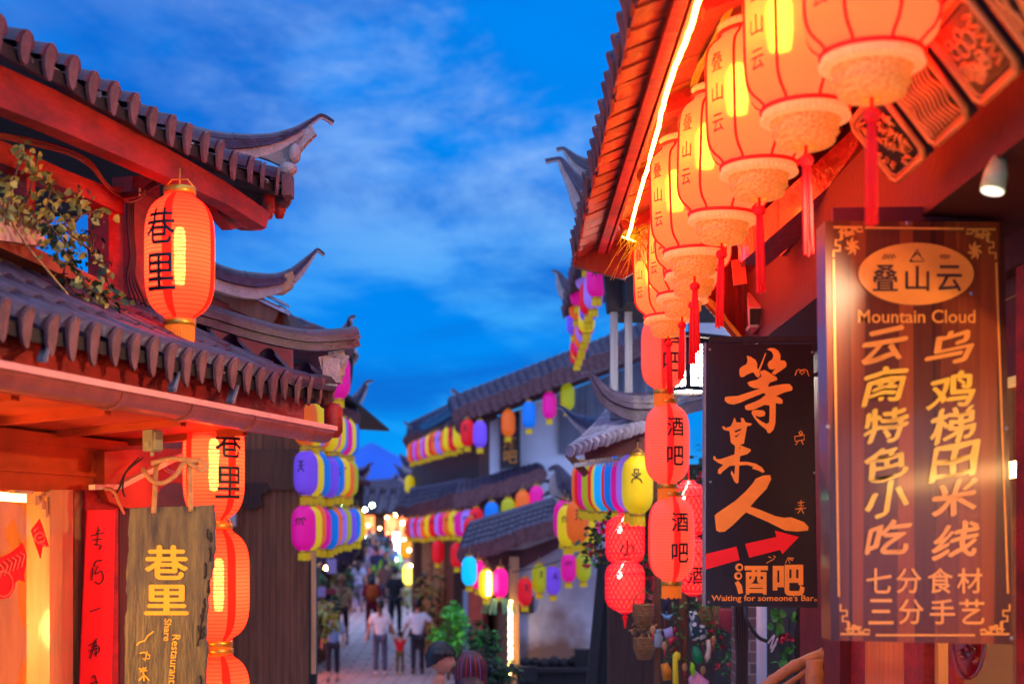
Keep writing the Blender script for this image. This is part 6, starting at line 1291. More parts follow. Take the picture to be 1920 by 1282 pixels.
net_lantern(tuple(P(1300, 1062, 10.6)), 'red net lantern beside the arrow of the black sign, lower of two', .15, .40, mark='酒', tail=False)

# ------------------------------------------------------------------ people
import bmesh
def skinned(vs, es, rad, sub=2, root=0):
    """grow one continuous body surface round a skeleton"""
    me = bpy.data.meshes.new('body'); me.from_pydata([tuple(v) for v in vs], es, []); o = bpy.data.objects.new('body', me); COL.objects.link(o)
    sk = o.modifiers.new('s', 'SKIN'); sk.use_smooth_shade = True
    ss = o.modifiers.new('d', 'SUBSURF'); ss.levels = sub; ss.render_levels = sub
    for i, r_ in enumerate(rad):
        d = me.skin_vertices[0].data[i]; d.radius = r_ if isinstance(r_, tuple) else (r_, r_); d.use_root = (i == root)
    dg = bpy.context.evaluated_depsgraph_get(); m2 = bpy.data.meshes.new_from_object(o.evaluated_get(dg)); bpy.data.objects.remove(o); bpy.data.meshes.remove(me)
    vv = [tuple(v.co) for v in m2.vertices]; ff = [list(p.vertices) for p in m2.polygons]; bpy.data.meshes.remove(m2); return vv, ff
def addskin(mb, vs, es, rad, sub=2, m=0, root=0):
    vv, ff = skinned(vs, es, rad, sub, root); k = len(mb.v); mb.v += vv
    for f in ff: mb.face([k + i for i in f], m, True)
def head_shape(mb, c, s, yaw=0.0, pitch=0.0, m=0, face=True):
    """a head with brow, nose, lips, jaw and ears; c = centre, s = height"""
    rt = Matrix.Rotation(yaw, 3, 'Z') @ Matrix.Rotation(pitch, 3, 'X'); c = V(c); k = len(mb.v); nu, nv = 28, 20; g = lambda x, a, w_: math.exp(-((x - a) / w_) ** 2)
    for i in range(nv + 1):
        ph = math.pi * i / nv; z = -math.cos(ph)
        for j in range(nu):
            a = 2 * math.pi * j / nu; x, y = math.sin(ph) * math.sin(a), math.sin(ph) * math.cos(a)     # +y is the face
            X, Y, Z = x * .36, y * .44, z * .5
            if Z < 0: X *= 1 - .38 * (-z) ** 1.6; Y = Y * (1 - .12 * -z) + (.05 * -z if y > 0 else .10 * -z)
            if y > 0:
                Y += .10 * g(x, 0, .16) * g(z, -.18, .2) * y + .03 * g(z, .12, .12) * y - .035 * (g(x, .38, .16) + g(x, -.38, .16)) * g(z, .0, .13) + .025 * g(x, 0, .28) * g(z, -.52, .10) + .035 * g(x, 0, .3) * g(z, -.82, .15) - .02 * g(z, -.62, .06) * g(x, 0, .3)
            mb.v.append(tuple(c + rt @ V((X, Y, Z)) * s))
    for i in range(nv):
        for j in range(nu): j2 = (j + 1) % nu; mb.face([k + i * nu + j, k + i * nu + j2, k + (i + 1) * nu + j2, k + (i + 1) * nu + j], m, True)
    for sx_ in (-1, 1):
        o = c + rt @ V((sx_ * .365, -.02, -.04)) * s; kk = len(mb.v); mb.ball(o, (.035 * s, .06 * s, .10 * s), 8, m)
    if face:
        for sx_ in (-1, 1):
            mb.ball(c + rt @ V((sx_ * .14, .375, .01)) * s, (.05 * s, .022 * s, .022 * s), 8, 1)
            mb.tube([c + rt @ V((sx_ * .06, .42, .085)) * s, c + rt @ V((sx_ * .15, .41, .10)) * s, c + rt @ V((sx_ * .23, .35, .08)) * s], .011 * s, 5, 1)
        mb.tube([c + rt @ V((-.09, .40, -.27)) * s, c + rt @ V((0, .435, -.265)) * s, c + rt @ V((.09, .40, -.27)) * s], .016 * s, 5, 2)
LIP = mat('lip', lin(170, 80, 76), .5, 0)
def hair_cap(mb, c, s, yaw, long=0.0, back=.0, m=0, seedn=3):
    rt = Matrix.Rotation(yaw, 3, 'Z'); c = V(c); rr = random.Random(seedn); k = len(mb.v); nu, nv = 30, 14
    for i in range(nv + 1):
        for j in range(nu):
            a = 2 * math.pi * j / nu; front = max(0, math.cos(a)); end = 1.78 + (.45 + .5 * max(0, long)) * max(0, -math.cos(a)) + .55 * max(0, long) * (1 - front) - .52 * front + rr.uniform(-.05, .05)
            ph = end * i / nv; rad = 1 + .03 * rr.uniform(-1, 1) * (i > 2)
            X, Y, Z = math.sin(ph) * math.sin(a) * .405 * rad, math.sin(ph) * math.cos(a) * .475 * rad - .02, math.cos(ph) * .545 * rad
            if ph > 1.57: X = math.copysign(.405 * abs(math.sin(a)) * (1 - .10 * (ph - 1.57)), X) * rad; Y = .475 * math.cos(a) * (1 - .16 * (ph - 1.57)) * rad - .02
            mb.v.append(tuple(c + rt @ V((X, Y, Z)) * s))
    for i in range(nv):
        for j in range(nu): j2 = (j + 1) % nu; mb.face([k + i * nu + j, k + i * nu + j2, k + (i + 1) * nu + j2, k + (i + 1) * nu + j], m, True)
def hand(mb, p, d, s=1.0, m=0):
    """palm, four bent fingers of unequal length and a thumb from the side"""
    p = V(p); d = V(d).normalized(); sd = d.cross(V((0, 1, 0))); sd = sd.normalized() if sd.length > .1 else V((1, 0, 0)); nr = sd.cross(d)
    mb.ball(p + d * .05 * s, (.022 * s + .012 * abs(sd.x), .026 * s, .05 * s), 8, m)
    for i, l in enumerate((.062, .072, .068, .052)):
        o = p + d * .085 * s + nr * (i - 1.5) * .018 * s; mb.tube([o, o + d * l * .5 * s + sd * .006, o + d * l * .85 * s + sd * .022 * s], [.009 * s, .008 * s, .006 * s], 6, m)
    o = p + d * .04 * s + nr * .03 * s; mb.tube([o, o + d * .03 * s + nr * .022 * s, o + d * .055 * s + nr * .025 * s], [.010 * s, .009 * s, .007 * s], 6, m)
CL = lambda n, c: mat('cloth_' + n, c, .85, .18, 9, bump=.1)
def person(lab, x, y, H, yaw, top, bottom, hair='short', pose=None, sleeve=.45, shoes=None, skirt=False, hat=None, bag=None, detail=True, pants=1.0, topmat=None):
    """a standing or walking figure; local +y is the way it faces. pose: joint offsets in units of H/1.7"""
    s = H / 1.7; p = pose or {}; th = thing('person', lab, 'person', (x, y, gz(y)), yaw, 'people walking in the street')
    st = p.get('stride', .12)
    J = {'pel': (0, 0, .95), 'sp': (0, .0, 1.12), 'ch': (0, .01, 1.30), 'nk': (0, 0, 1.45), 'n2': (0, .015, 1.52), 'hd': (0, .02, 1.585)}
    for sg, n in ((-1, 'l'), (1, 'r')):
        J['sh' + n] = (sg * .175, 0, 1.40); J['el' + n] = (sg * .235, -.03, 1.13); J['wr' + n] = (sg * .25, .06, .90)
        f = st * sg * p.get('lead', 1); J['hp' + n] = (sg * .09, 0, .90); J['kn' + n] = (sg * .10, .02 + f * .55, .50); J['an' + n] = (sg * .105, f * 1.0 - .03, .085 + max(0, -f) * .35); J['to' + n] = (sg * .115, f + .10, .04 + max(0, -f) * .1)
    J.update(p.get('j', {}))
    J = {k: V(v) * s for k, v in J.items()}
    names = list(J); ix = {n: i for i, n in enumerate(names)}
    E_ = [('pel', 'sp'), ('sp', 'ch'), ('ch', 'nk'), ('nk', 'n2'), ('n2', 'hd')] + [e for n in 'lr' for e in (('ch', 'sh' + n), ('sh' + n, 'el' + n), ('el' + n, 'wr' + n), ('pel', 'hp' + n), ('hp' + n, 'kn' + n), ('kn' + n, 'an' + n), ('an' + n, 'to' + n))]
    RD = {'pel': (.135, .10), 'sp': (.118, .088), 'ch': (.135, .10), 'nk': .062, 'n2': .052, 'hd': .055, 'sh': .056, 'el': .042, 'wr': .028, 'hp': .082, 'kn': .058, 'an': .040, 'to': .036}
    rad = [tuple(q * s for q in RD[n]) if isinstance(RD.get(n) or RD[n[:2]], tuple) and n in RD else (RD[n] if n in RD else RD[n[:2]]) * s for n in names]
    sub = 2 if detail else 1
    mb = MB(); addskin(mb, [J[n] for n in names], [(ix[a], ix[b]) for a, b in E_], rad, sub, 0, ix['pel'])
    hc = J['hd'] + V((0, .012, .06)) * s; hy = p.get('head', 0.0); head_shape(mb, hc, .235 * s, hy, 0, 0, detail)
    for n in 'lr': hand(mb, J['wr' + n], J['wr' + n] - J['el' + n], s)
    body = mb.build('body', [SKIN, INK, LIP], th)
    # shirt
    def part(nm, jn, ed, grow, m, extra=None, rs=None):
        nn = list(jn); q = [J[n] if isinstance(n, str) else V(n) for n in nn]; ii = {n: i for i, n in enumerate(nn)}
        if extra:
            for k, v in extra.items(): ii[k] = len(q); q.append(v); nn.append(k)
        rr = []
        for n in nn:
            b_ = RD[n] if n in RD else RD.get(n[:2], .05); b_ = (rs or {}).get(n, b_); rr.append(tuple((v + grow) * s for v in b_) if isinstance(b_, tuple) else (b_ + grow) * s)
        mb = MB(); addskin(mb, q, [(ii[a], ii[b]) for a, b in ed], rr, sub, 0, 0); return mb.build(nm, m, th)
    ex = {'hem': J['pel'] + V((0, 0, -.06)) * s}; ed = [('hem', 'sp'), ('sp', 'ch'), ('ch', 'nk')]
    for n in 'lr':
        e = J['sh' + n].lerp(J['el' + n], min(1, sleeve * 2)); ex['cf' + n] = e; ed += [('ch', 'sh' + n), ('sh' + n, 'cf' + n)]
    rs = {'hem': (.158, .122), 'sp': (.14, .108), 'ch': (.145, .112), 'nk': .06, 'cfl': .062, 'cfr': .062, 'shl': .066, 'shr': .066}
    part('shirt', ['sp', 'ch', 'nk', 'shl', 'shr'], ed, .010, CL(top[0], top[1]), ex, rs)
    ex = {}; ed = []; jn = ['pel', 'hpl', 'hpr', 'knl', 'knr']
    for n in 'lr': ex['leg' + n] = J['kn' + n].lerp(J['an' + n], pants); ed += [('pel', 'hp' + n), ('hp' + n, 'kn' + n), ('kn' + n, 'leg' + n)]
    part('trousers', jn, ed, .012, CL(bottom[0], bottom[1]), ex, {'pel': (.135, .105), 'legl': .05, 'legr': .05})
    mb = MB()
    for n in 'lr':
        a, t = J['an' + n], J['to' + n]; d = (t - a); d.z = 0; d = d.normalized(); mb.tube([a - d * .05 * s - V((0, 0, .035)) * s, a + V((0, 0, -.03)) * s, t + V((0, 0, -.002)) * s, t + d * .06 * s - V((0, 0, .012)) * s], [.036 * s, .045 * s, .04 * s, .02 * s], 10)
    mb.build('shoes', shoes or mat('dark_shoe', (.02, .02, .022), .6, 0), th)
    mb = MB(); hm = HAIR
    if hair in ('short', 'pony', 'long'): hair_cap(mb, hc + V((0, -.008, .012)) * s, .242 * s, hy, {'short': -.2, 'pony': .1, 'long': .8}[hair], seedn=int(abs(x) * 97))
    if hair == 'pony': q = hc + V((0, -.115, .03)) * s; mb.tube([q, q + V((0, -.05, -.02)) * s, q + V((0, -.06, -.14)) * s, q + V((0.01, -.045, -.28)) * s], [.022 * s, .034 * s, .036 * s, .012 * s], 10)
    if hair == 'bun': hair_cap(mb, hc + V((0, -.008, .012)) * s, .24 * s, hy, -.1); mb.ball(hc + V((0, -.13, .02)) * s, .05 * s, 10)
    if hair == 'long': q = hc; mb.tube([q + V((0, -.07, .02)) * s, q + V((0, -.1, -.12)) * s, q + V((0, -.10, -.3)) * s], [.09 * s, .1 * s, .06 * s], 12)
    if mb.v: mb.build('hair', hm, th)
    if hat: mb = MB(); c = hc + V((0, 0, .05)) * s; mb.lathe([(.001, .10 * s), (.07 * s, .09 * s), (.10 * s, .03 * s), (.105 * s, 0), (.17 * s, -.015 * s), (.17 * s, -.022 * s), (.10 * s, -.006 * s)], 20, tuple(c)); mb.build('hat', CL(*hat), th)
    if bag:
        bt, bm = bag; mb = MB()
        if bt == 'pack':
            c = J['ch'] + V((0, -.17, -.06)) * s; mb.ball(c, (.17 * s, .12 * s, .23 * s), 12); mb.ball(c + V((0, -.09, -.06)) * s, (.12 * s, .06 * s, .11 * s), 10)
            for sg in (-1, 1): mb.tube(spline([c + V((sg * .1, .04, .18)) * s, c + V((sg * .12, .18, .24)) * s, c + V((sg * .12, .31, .05)) * s, c + V((sg * .11, .12, -.18)) * s], 4), .018 * s, 6)
        else: mb.tube(spline([J['shl'] + V((0, .02, .05)) * s, J['ch'] + V((0, .15, -.05)) * s, J['hpr'] + V((.06, .14, .08)) * s], 5), .014 * s, 6); mb.ball(J['hpr'] + V((.1, .08, .05)) * s, (.04 * s, .09 * s, .09 * s), 10)
        tag(mb.build('bag', CL(*bm)), {'pack': 'backpack carried by the ', 'sling': 'sling bag worn by the '}[bt] + lab.split(',')[0], 'bag') if False else mb.build('bag', CL(*bm), th)
    return th
X = lambda px, d: (px - CX) / F * d
WHITE = lin(214, 222, 232); JEANS = lin(86, 96, 124); DKJ = lin(48, 52, 66)
person('woman in white tee and grey jeans with ponytail, holding the child by the hand', X(713, 31.7), 31.7, 1.60, .05, ('white_tee', lin(240, 242, 246)), ('grey_jeans', JEANS), 'pony', {'stride': .03, 'j': {'elr': (.27, .02, 1.14), 'wrr': (.36, .06, .93), 'ell': (-.26, -.02, 1.14), 'wrl': (-.31, -.02, .90)}}, .42, mat('white_shoe', lin(230, 226, 216), .6, 0))
person('small child in red and white tunic and olive trousers between the couple', X(750, 31.8), 31.8, .92, -.1, ('red_tunic', lin(214, 20, 34)), ('olive_trousers', lin(110, 96, 50)), 'short', {'stride': .05, 'j': {'ell': (-.26, .02, 1.44), 'wrl': (-.38, .04, 1.70), 'elr': (.27, .02, 1.42), 'wrr': (.34, .04, 1.68)}}, .5, mat('yellow_shoe', lin(214, 170, 60), .6, 0))
person('man in white tee and dark jeans reaching his arm out to the right', X(783, 31.9), 31.9, 1.60, .1, ('white_shirt', lin(236, 240, 246)), ('dark_jeans', DKJ), 'short', {'stride': .08, 'head': -.5, 'j': {'ell': (-.27, .03, 1.15), 'wrl': (-.34, .10, .95), 'elr': (.36, .0, 1.22), 'wrr': (.47, .06, 1.02)}}, .45, mat('black_shoe', (.02, .02, .02), .5, 0))
person('grey haired woman in loose blue blouse and black cropped trousers walking away', X(624, 29.8), 29.8, 1.50, .15, ('blue_blouse', lin(120, 146, 190)), ('black_trousers', lin(36, 38, 52)), 'bun', {'stride': .14}, .55, mat('grey_shoe', lin(120, 104, 100), .6, 0), pants=.72)
person('man in beige shirt, shorts and cap with a sling bag walking towards us', X(641, 36.2), 36.2, 1.72, math.pi - .1, ('beige_shirt', lin(222, 196, 150)), ('brown_shorts', lin(70, 56, 56)), 'short', {'stride': .13}, .45, hat=('khaki_cap', lin(170, 130, 90)), bag=('sling', ('black_strap', (.03, .03, .03))), pants=.05)
person('woman in crimson dress with orange backpack seen from behind', X(697, 37.5), 37.5, 1.66, .2, ('crimson_top', lin(160, 16, 40)), ('crimson_skirt', lin(120, 20, 40)), 'long', {'stride': .08}, .5, bag=('pack', ('orange_pack', lin(206, 84, 24))))
person('man in black tee and black trousers near the greenery', X(741, 38.5), 38.5, 1.76, -.5, ('black_tee', lin(26, 22, 26)), ('black_slacks', lin(24, 22, 28)), 'short', {'stride': .06}, .42)
person('woman in pale grey dress walking between the beige man and the backpack', X(672, 44), 44, 1.6, .0, ('pale_grey_top', lin(170, 176, 200)), ('pale_grey_skirt', lin(150, 150, 180)), 'long', {'stride': .06}, .4)
crowd = [('blue_shirt', lin(60, 110, 190)), ('navy_shirt', lin(40, 46, 80)), ('grey_shirt', lin(120, 116, 130)), ('lilac_shirt', lin(150, 150, 210)), ('crimson_shirt', lin(170, 30, 44)), ('cream_shirt', lin(220, 200, 170)), ('black_shirt', lin(28, 26, 32)), ('sky_shirt', lin(110, 170, 215)), ('pink_shirt', lin(220, 140, 150)), ('brown_shirt', lin(96, 64, 56)), ('mint_shirt', lin(150, 200, 180))]
cn = {'blue_shirt': 'blue', 'navy_shirt': 'navy', 'grey_shirt': 'grey', 'lilac_shirt': 'lilac', 'crimson_shirt': 'crimson', 'cream_shirt': 'cream', 'black_shirt': 'black', 'sky_shirt': 'sky blue', 'pink_shirt': 'pink', 'brown_shirt': 'brown', 'mint_shirt': 'mint'}
rr = random.Random(11); proto = []
for i in range(6):
    c = crowd[i]; proto.append(person(f'crowd walker in {cn[c[0]]} top, model {i}', 0, 60, 1.62 + rr.uniform(0, .16), rr.choice((0, .2, math.pi)), c, ('crowd_trousers', lin(50, 48, 66)), rr.choice(('short', 'long', 'pony')), {'stride': rr.choice((-.12, .06, .14))}, .45, detail=False))
spots = [(640, 52), (655, 56), (668, 60), (684, 55), (700, 62), (716, 58), (729, 64), (690, 70), (706, 48), (676, 50), (662, 68), (720, 72), (735, 52), (650, 64), (696, 78), (712, 80), (682, 84), (726, 47), (660, 47), (671, 74), (744, 70), (648, 76), (704, 90), (690, 95), (716, 96), (733, 88), (652, 44), (680, 46), (722, 43), (664, 53), (693, 57), (708, 54), (738, 60), (676, 64), (715, 68), (688, 50), (725, 56), (646, 58)]
places = ['at the left shop fronts', 'left of the middle of the street', 'in the middle of the street', 'right of the middle of the street', 'by the glowing lightbox']
for i, (px, d) in enumerate(spots):
    src = proto[i % 6]; c = crowd[(i * 7) % 11]
    o = src if i < 6 else src.copy()
    if i >= 6:
        COL.objects.link(o)
        for ch in list(src.children):
            q = ch.copy(); COL.objects.link(q); q.parent = o
    for ch in o.children:
        if ch.name.startswith('shirt') and i >= 6: ch.data = ch.data.copy(); ch.data.materials[0] = CL(*c)
    if i < 6: c = crowd[i]
    o.location = (X(px, d), d, gz(d)); o.rotation_euler = (0, 0, rr.choice((0, .3, -.3, math.pi, math.pi + .4)))
    near = ['nearest', 'second nearest', 'third nearest', 'farther', 'far', 'farthest'][min(5, int((d - 45) / 9))]
    o['label'] = f'distant walker in {cn[c[0]]} top {places[min(4, int((px - 636) / 22))]}, {int(round(d / 4)) * 4} paces away'; o['group'] = 'distant crowd up the street'

# two people close by, heads at the bottom edge
def bust(lab, px, py, d, yaw, top, hair):
    c = P(px, py, d); g = gz(d); th = thing('person', lab, 'person', (c.x, d, g), 0, world=True); mb = MB(); rt = Matrix.Rotation(yaw, 3, 'Z'); s = 1.0
    J = [c + rt @ V(v) for v in ((0, -.05, -.62), (0, -.04, -.42), (0, -.03, -.27), (0, -.02, -.19), (0, 0, -.10), (-.18, -.03, -.30), (.18, -.03, -.30), (-.24, .02, -.55), (.24, .02, -.55), (-.20, .22, -.66), (.20, .22, -.66), (0, 0, -.85), (-.1, .05, -.9), (.1, .05, -.9), (-.12, .12, -1.3), (.12, .12, -1.3), (-.12, .05, g - c.z + .08), (.12, .05, g - c.z + .08))]
    ed = [(11, 0), (0, 1), (1, 2), (2, 3), (3, 4), (1, 5), (5, 7), (7, 9), (1, 6), (6, 8), (8, 10), (11, 12), (11, 13), (12, 14), (13, 15), (14, 16), (15, 17)]
    addskin(mb, J, ed, [(.13, .1), (.14, .11), .075, .06, .055, .06, .06, .045, .045, .03, .03, (.14, .11), .085, .085, .06, .06, .04, .04], 2, 0, 11)
    head_shape(mb, c, .235, yaw, 0); hand(mb, J[9], J[9] - J[7]); hand(mb, J[10], J[10] - J[8]); mb.build('body', [SKIN, INK, LIP], th)
    mb = MB(); addskin(mb, J[:3] + [J[5], J[6], J[7], J[8], J[11]], [(7, 0), (0, 1), (1, 2), (1, 3), (3, 5), (1, 4), (4, 6)], [(.15, .12), (.155, .125), .085, .075, .075, .062, .062, (.16, .13)], 2, 0, 7); mb.build('shirt', CL(*top), th)
    mb = MB(); addskin(mb, [J[11], J[12], J[13], J[14], J[15], J[16], J[17]], [(0, 1), (0, 2), (1, 3), (2, 4), (3, 5), (4, 6)], [(.15, .12), .1, .1, .075, .075, .055, .055], 2, 0, 0); mb.build('trousers', CL('black_slacks', lin(24, 22, 28)), th)
    return th, c
th, c = bust('young man in black with thick black fringe, face turned right, at the bottom edge', 826, 1236, 11.6, -math.pi / 2 - .15, ('black_sweater', lin(20, 18, 22)), 'short')
mb = MB(); hair_cap(mb, c + V((0, 0, .015)), .256, -math.pi / 2 - .15, -.1, seedn=5); rr = random.Random(4)
for k in range(60):
    a = rr.uniform(-1.2, 1.9) ; rt = Matrix.Rotation(-math.pi / 2 - .15, 3, 'Z'); p0 = c + rt @ V((math.sin(a) * .07, math.cos(a) * .09, .10)); p1 = c + rt @ V((math.sin(a) * .104, math.cos(a) * .122, .045)); p2 = c + rt @ V((math.sin(a + .15) * .106, math.cos(a + .15) * .124, .045 + rr.uniform(-.012, .02))); mb.tube([p0, p1, p2], [.012, .012, .004], 6)
mb.build('hair', HAIR, th)
th, c = bust('woman seen from behind with maroon and violet braided hair at the bottom edge', 882, 1262, 10.4, .35, ('dark_wrap', lin(30, 22, 30)), 'braids')
mb = MB(); BR1 = mat('maroon_hair', lin(70, 18, 24), .4, .5, 30, bump=.2); BR2 = mat('violet_braid', lin(150, 96, 190), .5, .2, 30); BR3 = mat('crimson_braid', lin(196, 24, 60), .5, .2, 30)
hair_cap(mb, c + V((0, 0, .015)), .275, .35, 1.0, seedn=9); mb.tube([c + V((0, -.05, -.03)), c + V((0.02, -.08, -.16)), c + V((.03, -.09, -.36))], [.10, .118, .07], 14)
rt = Matrix.Rotation(.35, 3, 'Z')
for k in range(58):
    a = math.pi - 1.6 + 3.2 * k / 57; pts = []
    for ph in (.15, .5, .9, 1.3, 1.7): pts.append(c + V((0, 0, .015)) + rt @ V((math.sin(ph) * math.sin(a) * .118, math.sin(ph) * math.cos(a) * .137 - .005, math.cos(ph) * .155)))
    pts.append(pts[-1] + V((0, -.01, -.16))); pts.append(pts[-1] + V((0, 0, -.14))); mb.tube(spline(pts, 4), .0046 if k % 11 not in (2, 7) else .0034, 6, m=1 if k % 11 == 2 else (2 if k % 11 == 7 else 0))
mb.build('hair', [BR1, BR2, BR3], th)
# ------------------------------------------------------------------ greenery, flower stall and patio
def bush(nm, lab, c, rad, n, size, mats, stems=5, pot=None, wd=.5, cat='plant', group=None):
    c = V(c); g = c.z - rad[2] * 1.3; th = thing(nm, lab, cat, (c.x, c.y, g), 0, group, world=True); mb = MB()
    for k in range(stems): a = R.uniform(0, 6.28); mb.tube(spline([(c.x + R.uniform(-.03, .03), c.y, g), (c.x + math.cos(a) * rad[0] * .3, c.y + math.sin(a) * rad[1] * .3, c.z - rad[2] * .4), (c.x + math.cos(a) * rad[0] * .7, c.y + math.sin(a) * rad[1] * .7, c.z + rad[2] * R.uniform(-.2, .7))], 4), .008 + size * .04, 5)
    mb.build('stem', BROWN, th); mb = MB()
    for k in range(7): q = c + V((R.uniform(-.6, .6) * rad[0], R.uniform(-.6, .6) * rad[1], R.uniform(-.6, .6) * rad[2])); clump(mb, q, tuple(x * R.uniform(.35, .6) for x in rad), n // 7, size, 0, wd, len(mats))
    mb.build('foliage', mats, th)
    if pot: mb = MB(); h = pot; mb.lathe([(h * .35, g - h * .9), (h * .5, g), (h * .55, g + .02), (h * .45, g + .02), (h * .4, g - .05)], 18, (c.x, c.y, 0)); mb.build('pot', mat('clay_pot', lin(150, 90, 60), .8, .3, 6), th)
    return th
GLOWL = mat('lime_leaf', lin(130, 240, 50), .45, .45, 6, bump=0)
bush('bush', 'bright lime green bush behind the man with black fringe', P(842, 1188, 25), (.42, .4, .62), 420, .13, [GLOWL, LEAFB])
bush('bush', 'dark loose bush left of the lime green one at the walking man', P(815, 1140, 33), (.8, .6, 1.2), 420, .18, [LEAFY, LEAFD], 6)
bush('bush', 'yellow green bush beneath the blazing lantern right of the crowd', P(756, 1096, 46), (.9, .7, 1.0), 300, .2, [LEAFY, GLOWL], 5)
bush('shrub', 'glossy leaved shrub in front of the gate post lights', P(915, 1195, 17.5), (.34, .3, .26), 420, .09, [LEAF, LEAFB, LEAFD], 6)
bush('shrub', 'dark lower shrub beside the braided woman', P(935, 1250, 16.5), (.28, .3, .28), 320, .09, [LEAFD, LEAF], 6)
sp = thing('spider_plant', 'pale striped spider plant hanging under the bright pink lantern', 'plant', tuple(P(935, 1140, 19)), world=True); mb = MB(); c = P(935, 1130, 19)
for k in range(46): a = R.uniform(0, 6.28); l = R.uniform(.12, .24); d_ = V((math.cos(a), math.sin(a), 0)); mb.sweep(spline([c, c + d_ * l * .5 + V((0, 0, .06)), c + d_ * l + V((0, 0, -.06)), c + d_ * l * 1.1 + V((0, 0, -.14))], 3), [(-.008, 0), (.008, 0), (0, .003)], m=0)
mb.build('leaf_fountain', mat('pale_striped_leaf', lin(180, 214, 130), .5, .3, 9, bump=0), sp); mb = MB(); mb.tube([c, c - V((0, 0, .6))], .012, 6); mb.lathe([(.05, -.1), (.07, .02)], 12, tuple(c)); mb.build('holder', BROWN, sp)
for k, (px, py, d, lab, ms) in enumerate(((588, 1165, 20, 'yellow leaved plant at the left edge of the street', [LEAFY, mat('gold_leaf', lin(190, 150, 20), .5, .4, 8, bump=0)]), (640, 1066, 44, 'round green tree crown over the left shop fronts', [LEAF, LEAFD]), (598, 1110, 24, 'small dark shrub between the timber post and the walkers', [LEAF, LEAFD]))): bush('bush', lab, P(px, py, d), (.1 + d * .011, .3, .12 + d * .014), 260, .05 + d * .0035, ms)
mb = MB(); g = gz(22)
for k in range(9): mb.box((X(582 + R.uniform(-8, 12), 22), 22 + k * .3, 1.3 + R.uniform(-.8, .6)), (R.uniform(.1, .3), .1, R.uniform(.1, .35)), m=k % 4)
mb.box((X(600, 23) - .62, 24, g + 1.0), (.3, 4, 2.0), m=1); tag(mb.build('street_stall', [mat('lilac_goods', lin(150, 120, 160), .7, .2, 5), BROWN, mat('crimson_goods', lin(120, 24, 34), .7, .2, 5), mat('tan_goods', lin(190, 140, 100), .7, .2, 5)]), 'narrow stall of hanging goods at the left edge of the street', 'stall')
mb = MB(); 
# flowering vine over the stall
vn = thing('flower_vine', 'rambling green vine with crimson flowers around the net lanterns', 'plant', tuple(P(1150, 1050, 12.4)), world=True); mb = MB(); lf = MB(); fl = MB()
for st in ([(1240, 860), (1200, 930), (1150, 975), (1120, 1010), (1115, 1040)], [(1250, 900), (1215, 960), (1200, 1020), (1215, 1090)], [(1200, 930), (1190, 1000), (1150, 1060)], [(1330, 860), (1315, 930), (1310, 990), (1325, 1080), (1322, 1120)], [(1230, 980), (1225, 1060), (1235, 1120)], [(1300, 880), (1290, 960), (1330, 1030)]):
    pts = spline([P(x, y, 12.5 + R.uniform(-.15, .1)) for x, y in st], 7); mb.tube(pts, .008, 5)
    for p in pts:
        for _ in range(9): leaf(lf, p + V((R.gauss(0, .06), R.gauss(0, .06), R.gauss(0, .06))), R.uniform(.04, .085), None, R.randrange(3), .6)
        if R.random() < .55:
            q = p + V((R.gauss(0, .05), -.06, R.gauss(0, .05)))
            for _ in range(9): leaf(fl, q, R.uniform(.03, .05), None, 0 if R.random() < .75 else 1, .9)
mb.build('stem', BROWN, vn); lf.build('foliage', [LEAF, LEAFD, LEAFB], vn); fl.build('blossom', [FLOWER, PINKF], vn)
v2 = thing('flower_vine', 'garland of small red flowers trailing below the black sign', 'plant', tuple(P(1360, 1250, 11)), world=True); lf = MB(); fl = MB(); mb = MB()
for st in ([(1330, 1130), (1345, 1180), (1362, 1230), (1372, 1270)], [(1300, 1130), (1275, 1150), (1262, 1200), (1270, 1240)], [(1335, 1160), (1330, 1200), (1345, 1250)]):
    pts = spline([P(x, y, 11.2) for x, y in st], 7); mb.tube(pts, .006, 5)
    for p in pts:
        for _ in range(6): leaf(lf, p + V((R.gauss(0, .04), R.gauss(0, .05), R.gauss(0, .03))), R.uniform(.03, .06), None, R.randrange(2), .4)
        if R.random() < .4:
            for _ in range(8): leaf(fl, p + V((0, -.05, 0)), R.uniform(.022, .036), None, 0, .9)
mb.build('stem', BROWN, v2); lf.build('foliage', [LEAF, LEAFB], v2); fl.build('blossom', [FLOWER], v2)
BASK = mat('wicker', lin(170, 120, 70), .8, .5, 30, (1, 1, 3), .6, 60)
for x, y, lb in ((1206, 1150, 'upper wicker basket hanging from the stall post'), (1208, 1212, 'lower wicker basket with dried stems hanging from the stall post'), (1330, 1150, 'small wicker hat shaped basket behind the spotted bag')):
    bk = thing('basket', lb, 'basket', tuple(P(x, y, 11.6)), group='wicker baskets of the flower stall'); mb = MB()
    for k in range(9): z = -.09 + k * .02; rr_ = .035 + .048 * min(1, (k + 1) / 5) ** .6; mb.tube([(rr_ * math.cos(a), rr_ * math.sin(a), z) for a in [i * .35 for i in range(19)]], .011, 5)
    mb.lathe([(.02, -.095), (.06, -.08), (.08, -.03), (.082, .08)], 16); mb.build('weave', BASK, bk); mb = MB(); mb.tube([(.08 * math.cos(a), 0, .08 + .10 * math.sin(a)) for a in [math.pi * i / 8 for i in range(9)]], .006, 5); mb.tube([(0, 0, .18), (0, 0, .5)], .003, 4); mb.build('handle', BASK, bk)
    if 'dried' in lb: mb = MB(); clump(mb, (0, 0, .14), (.12, .08, .08), 60, .06, 0, .3); mb.build('dried_stems', PALEWOOD, bk)
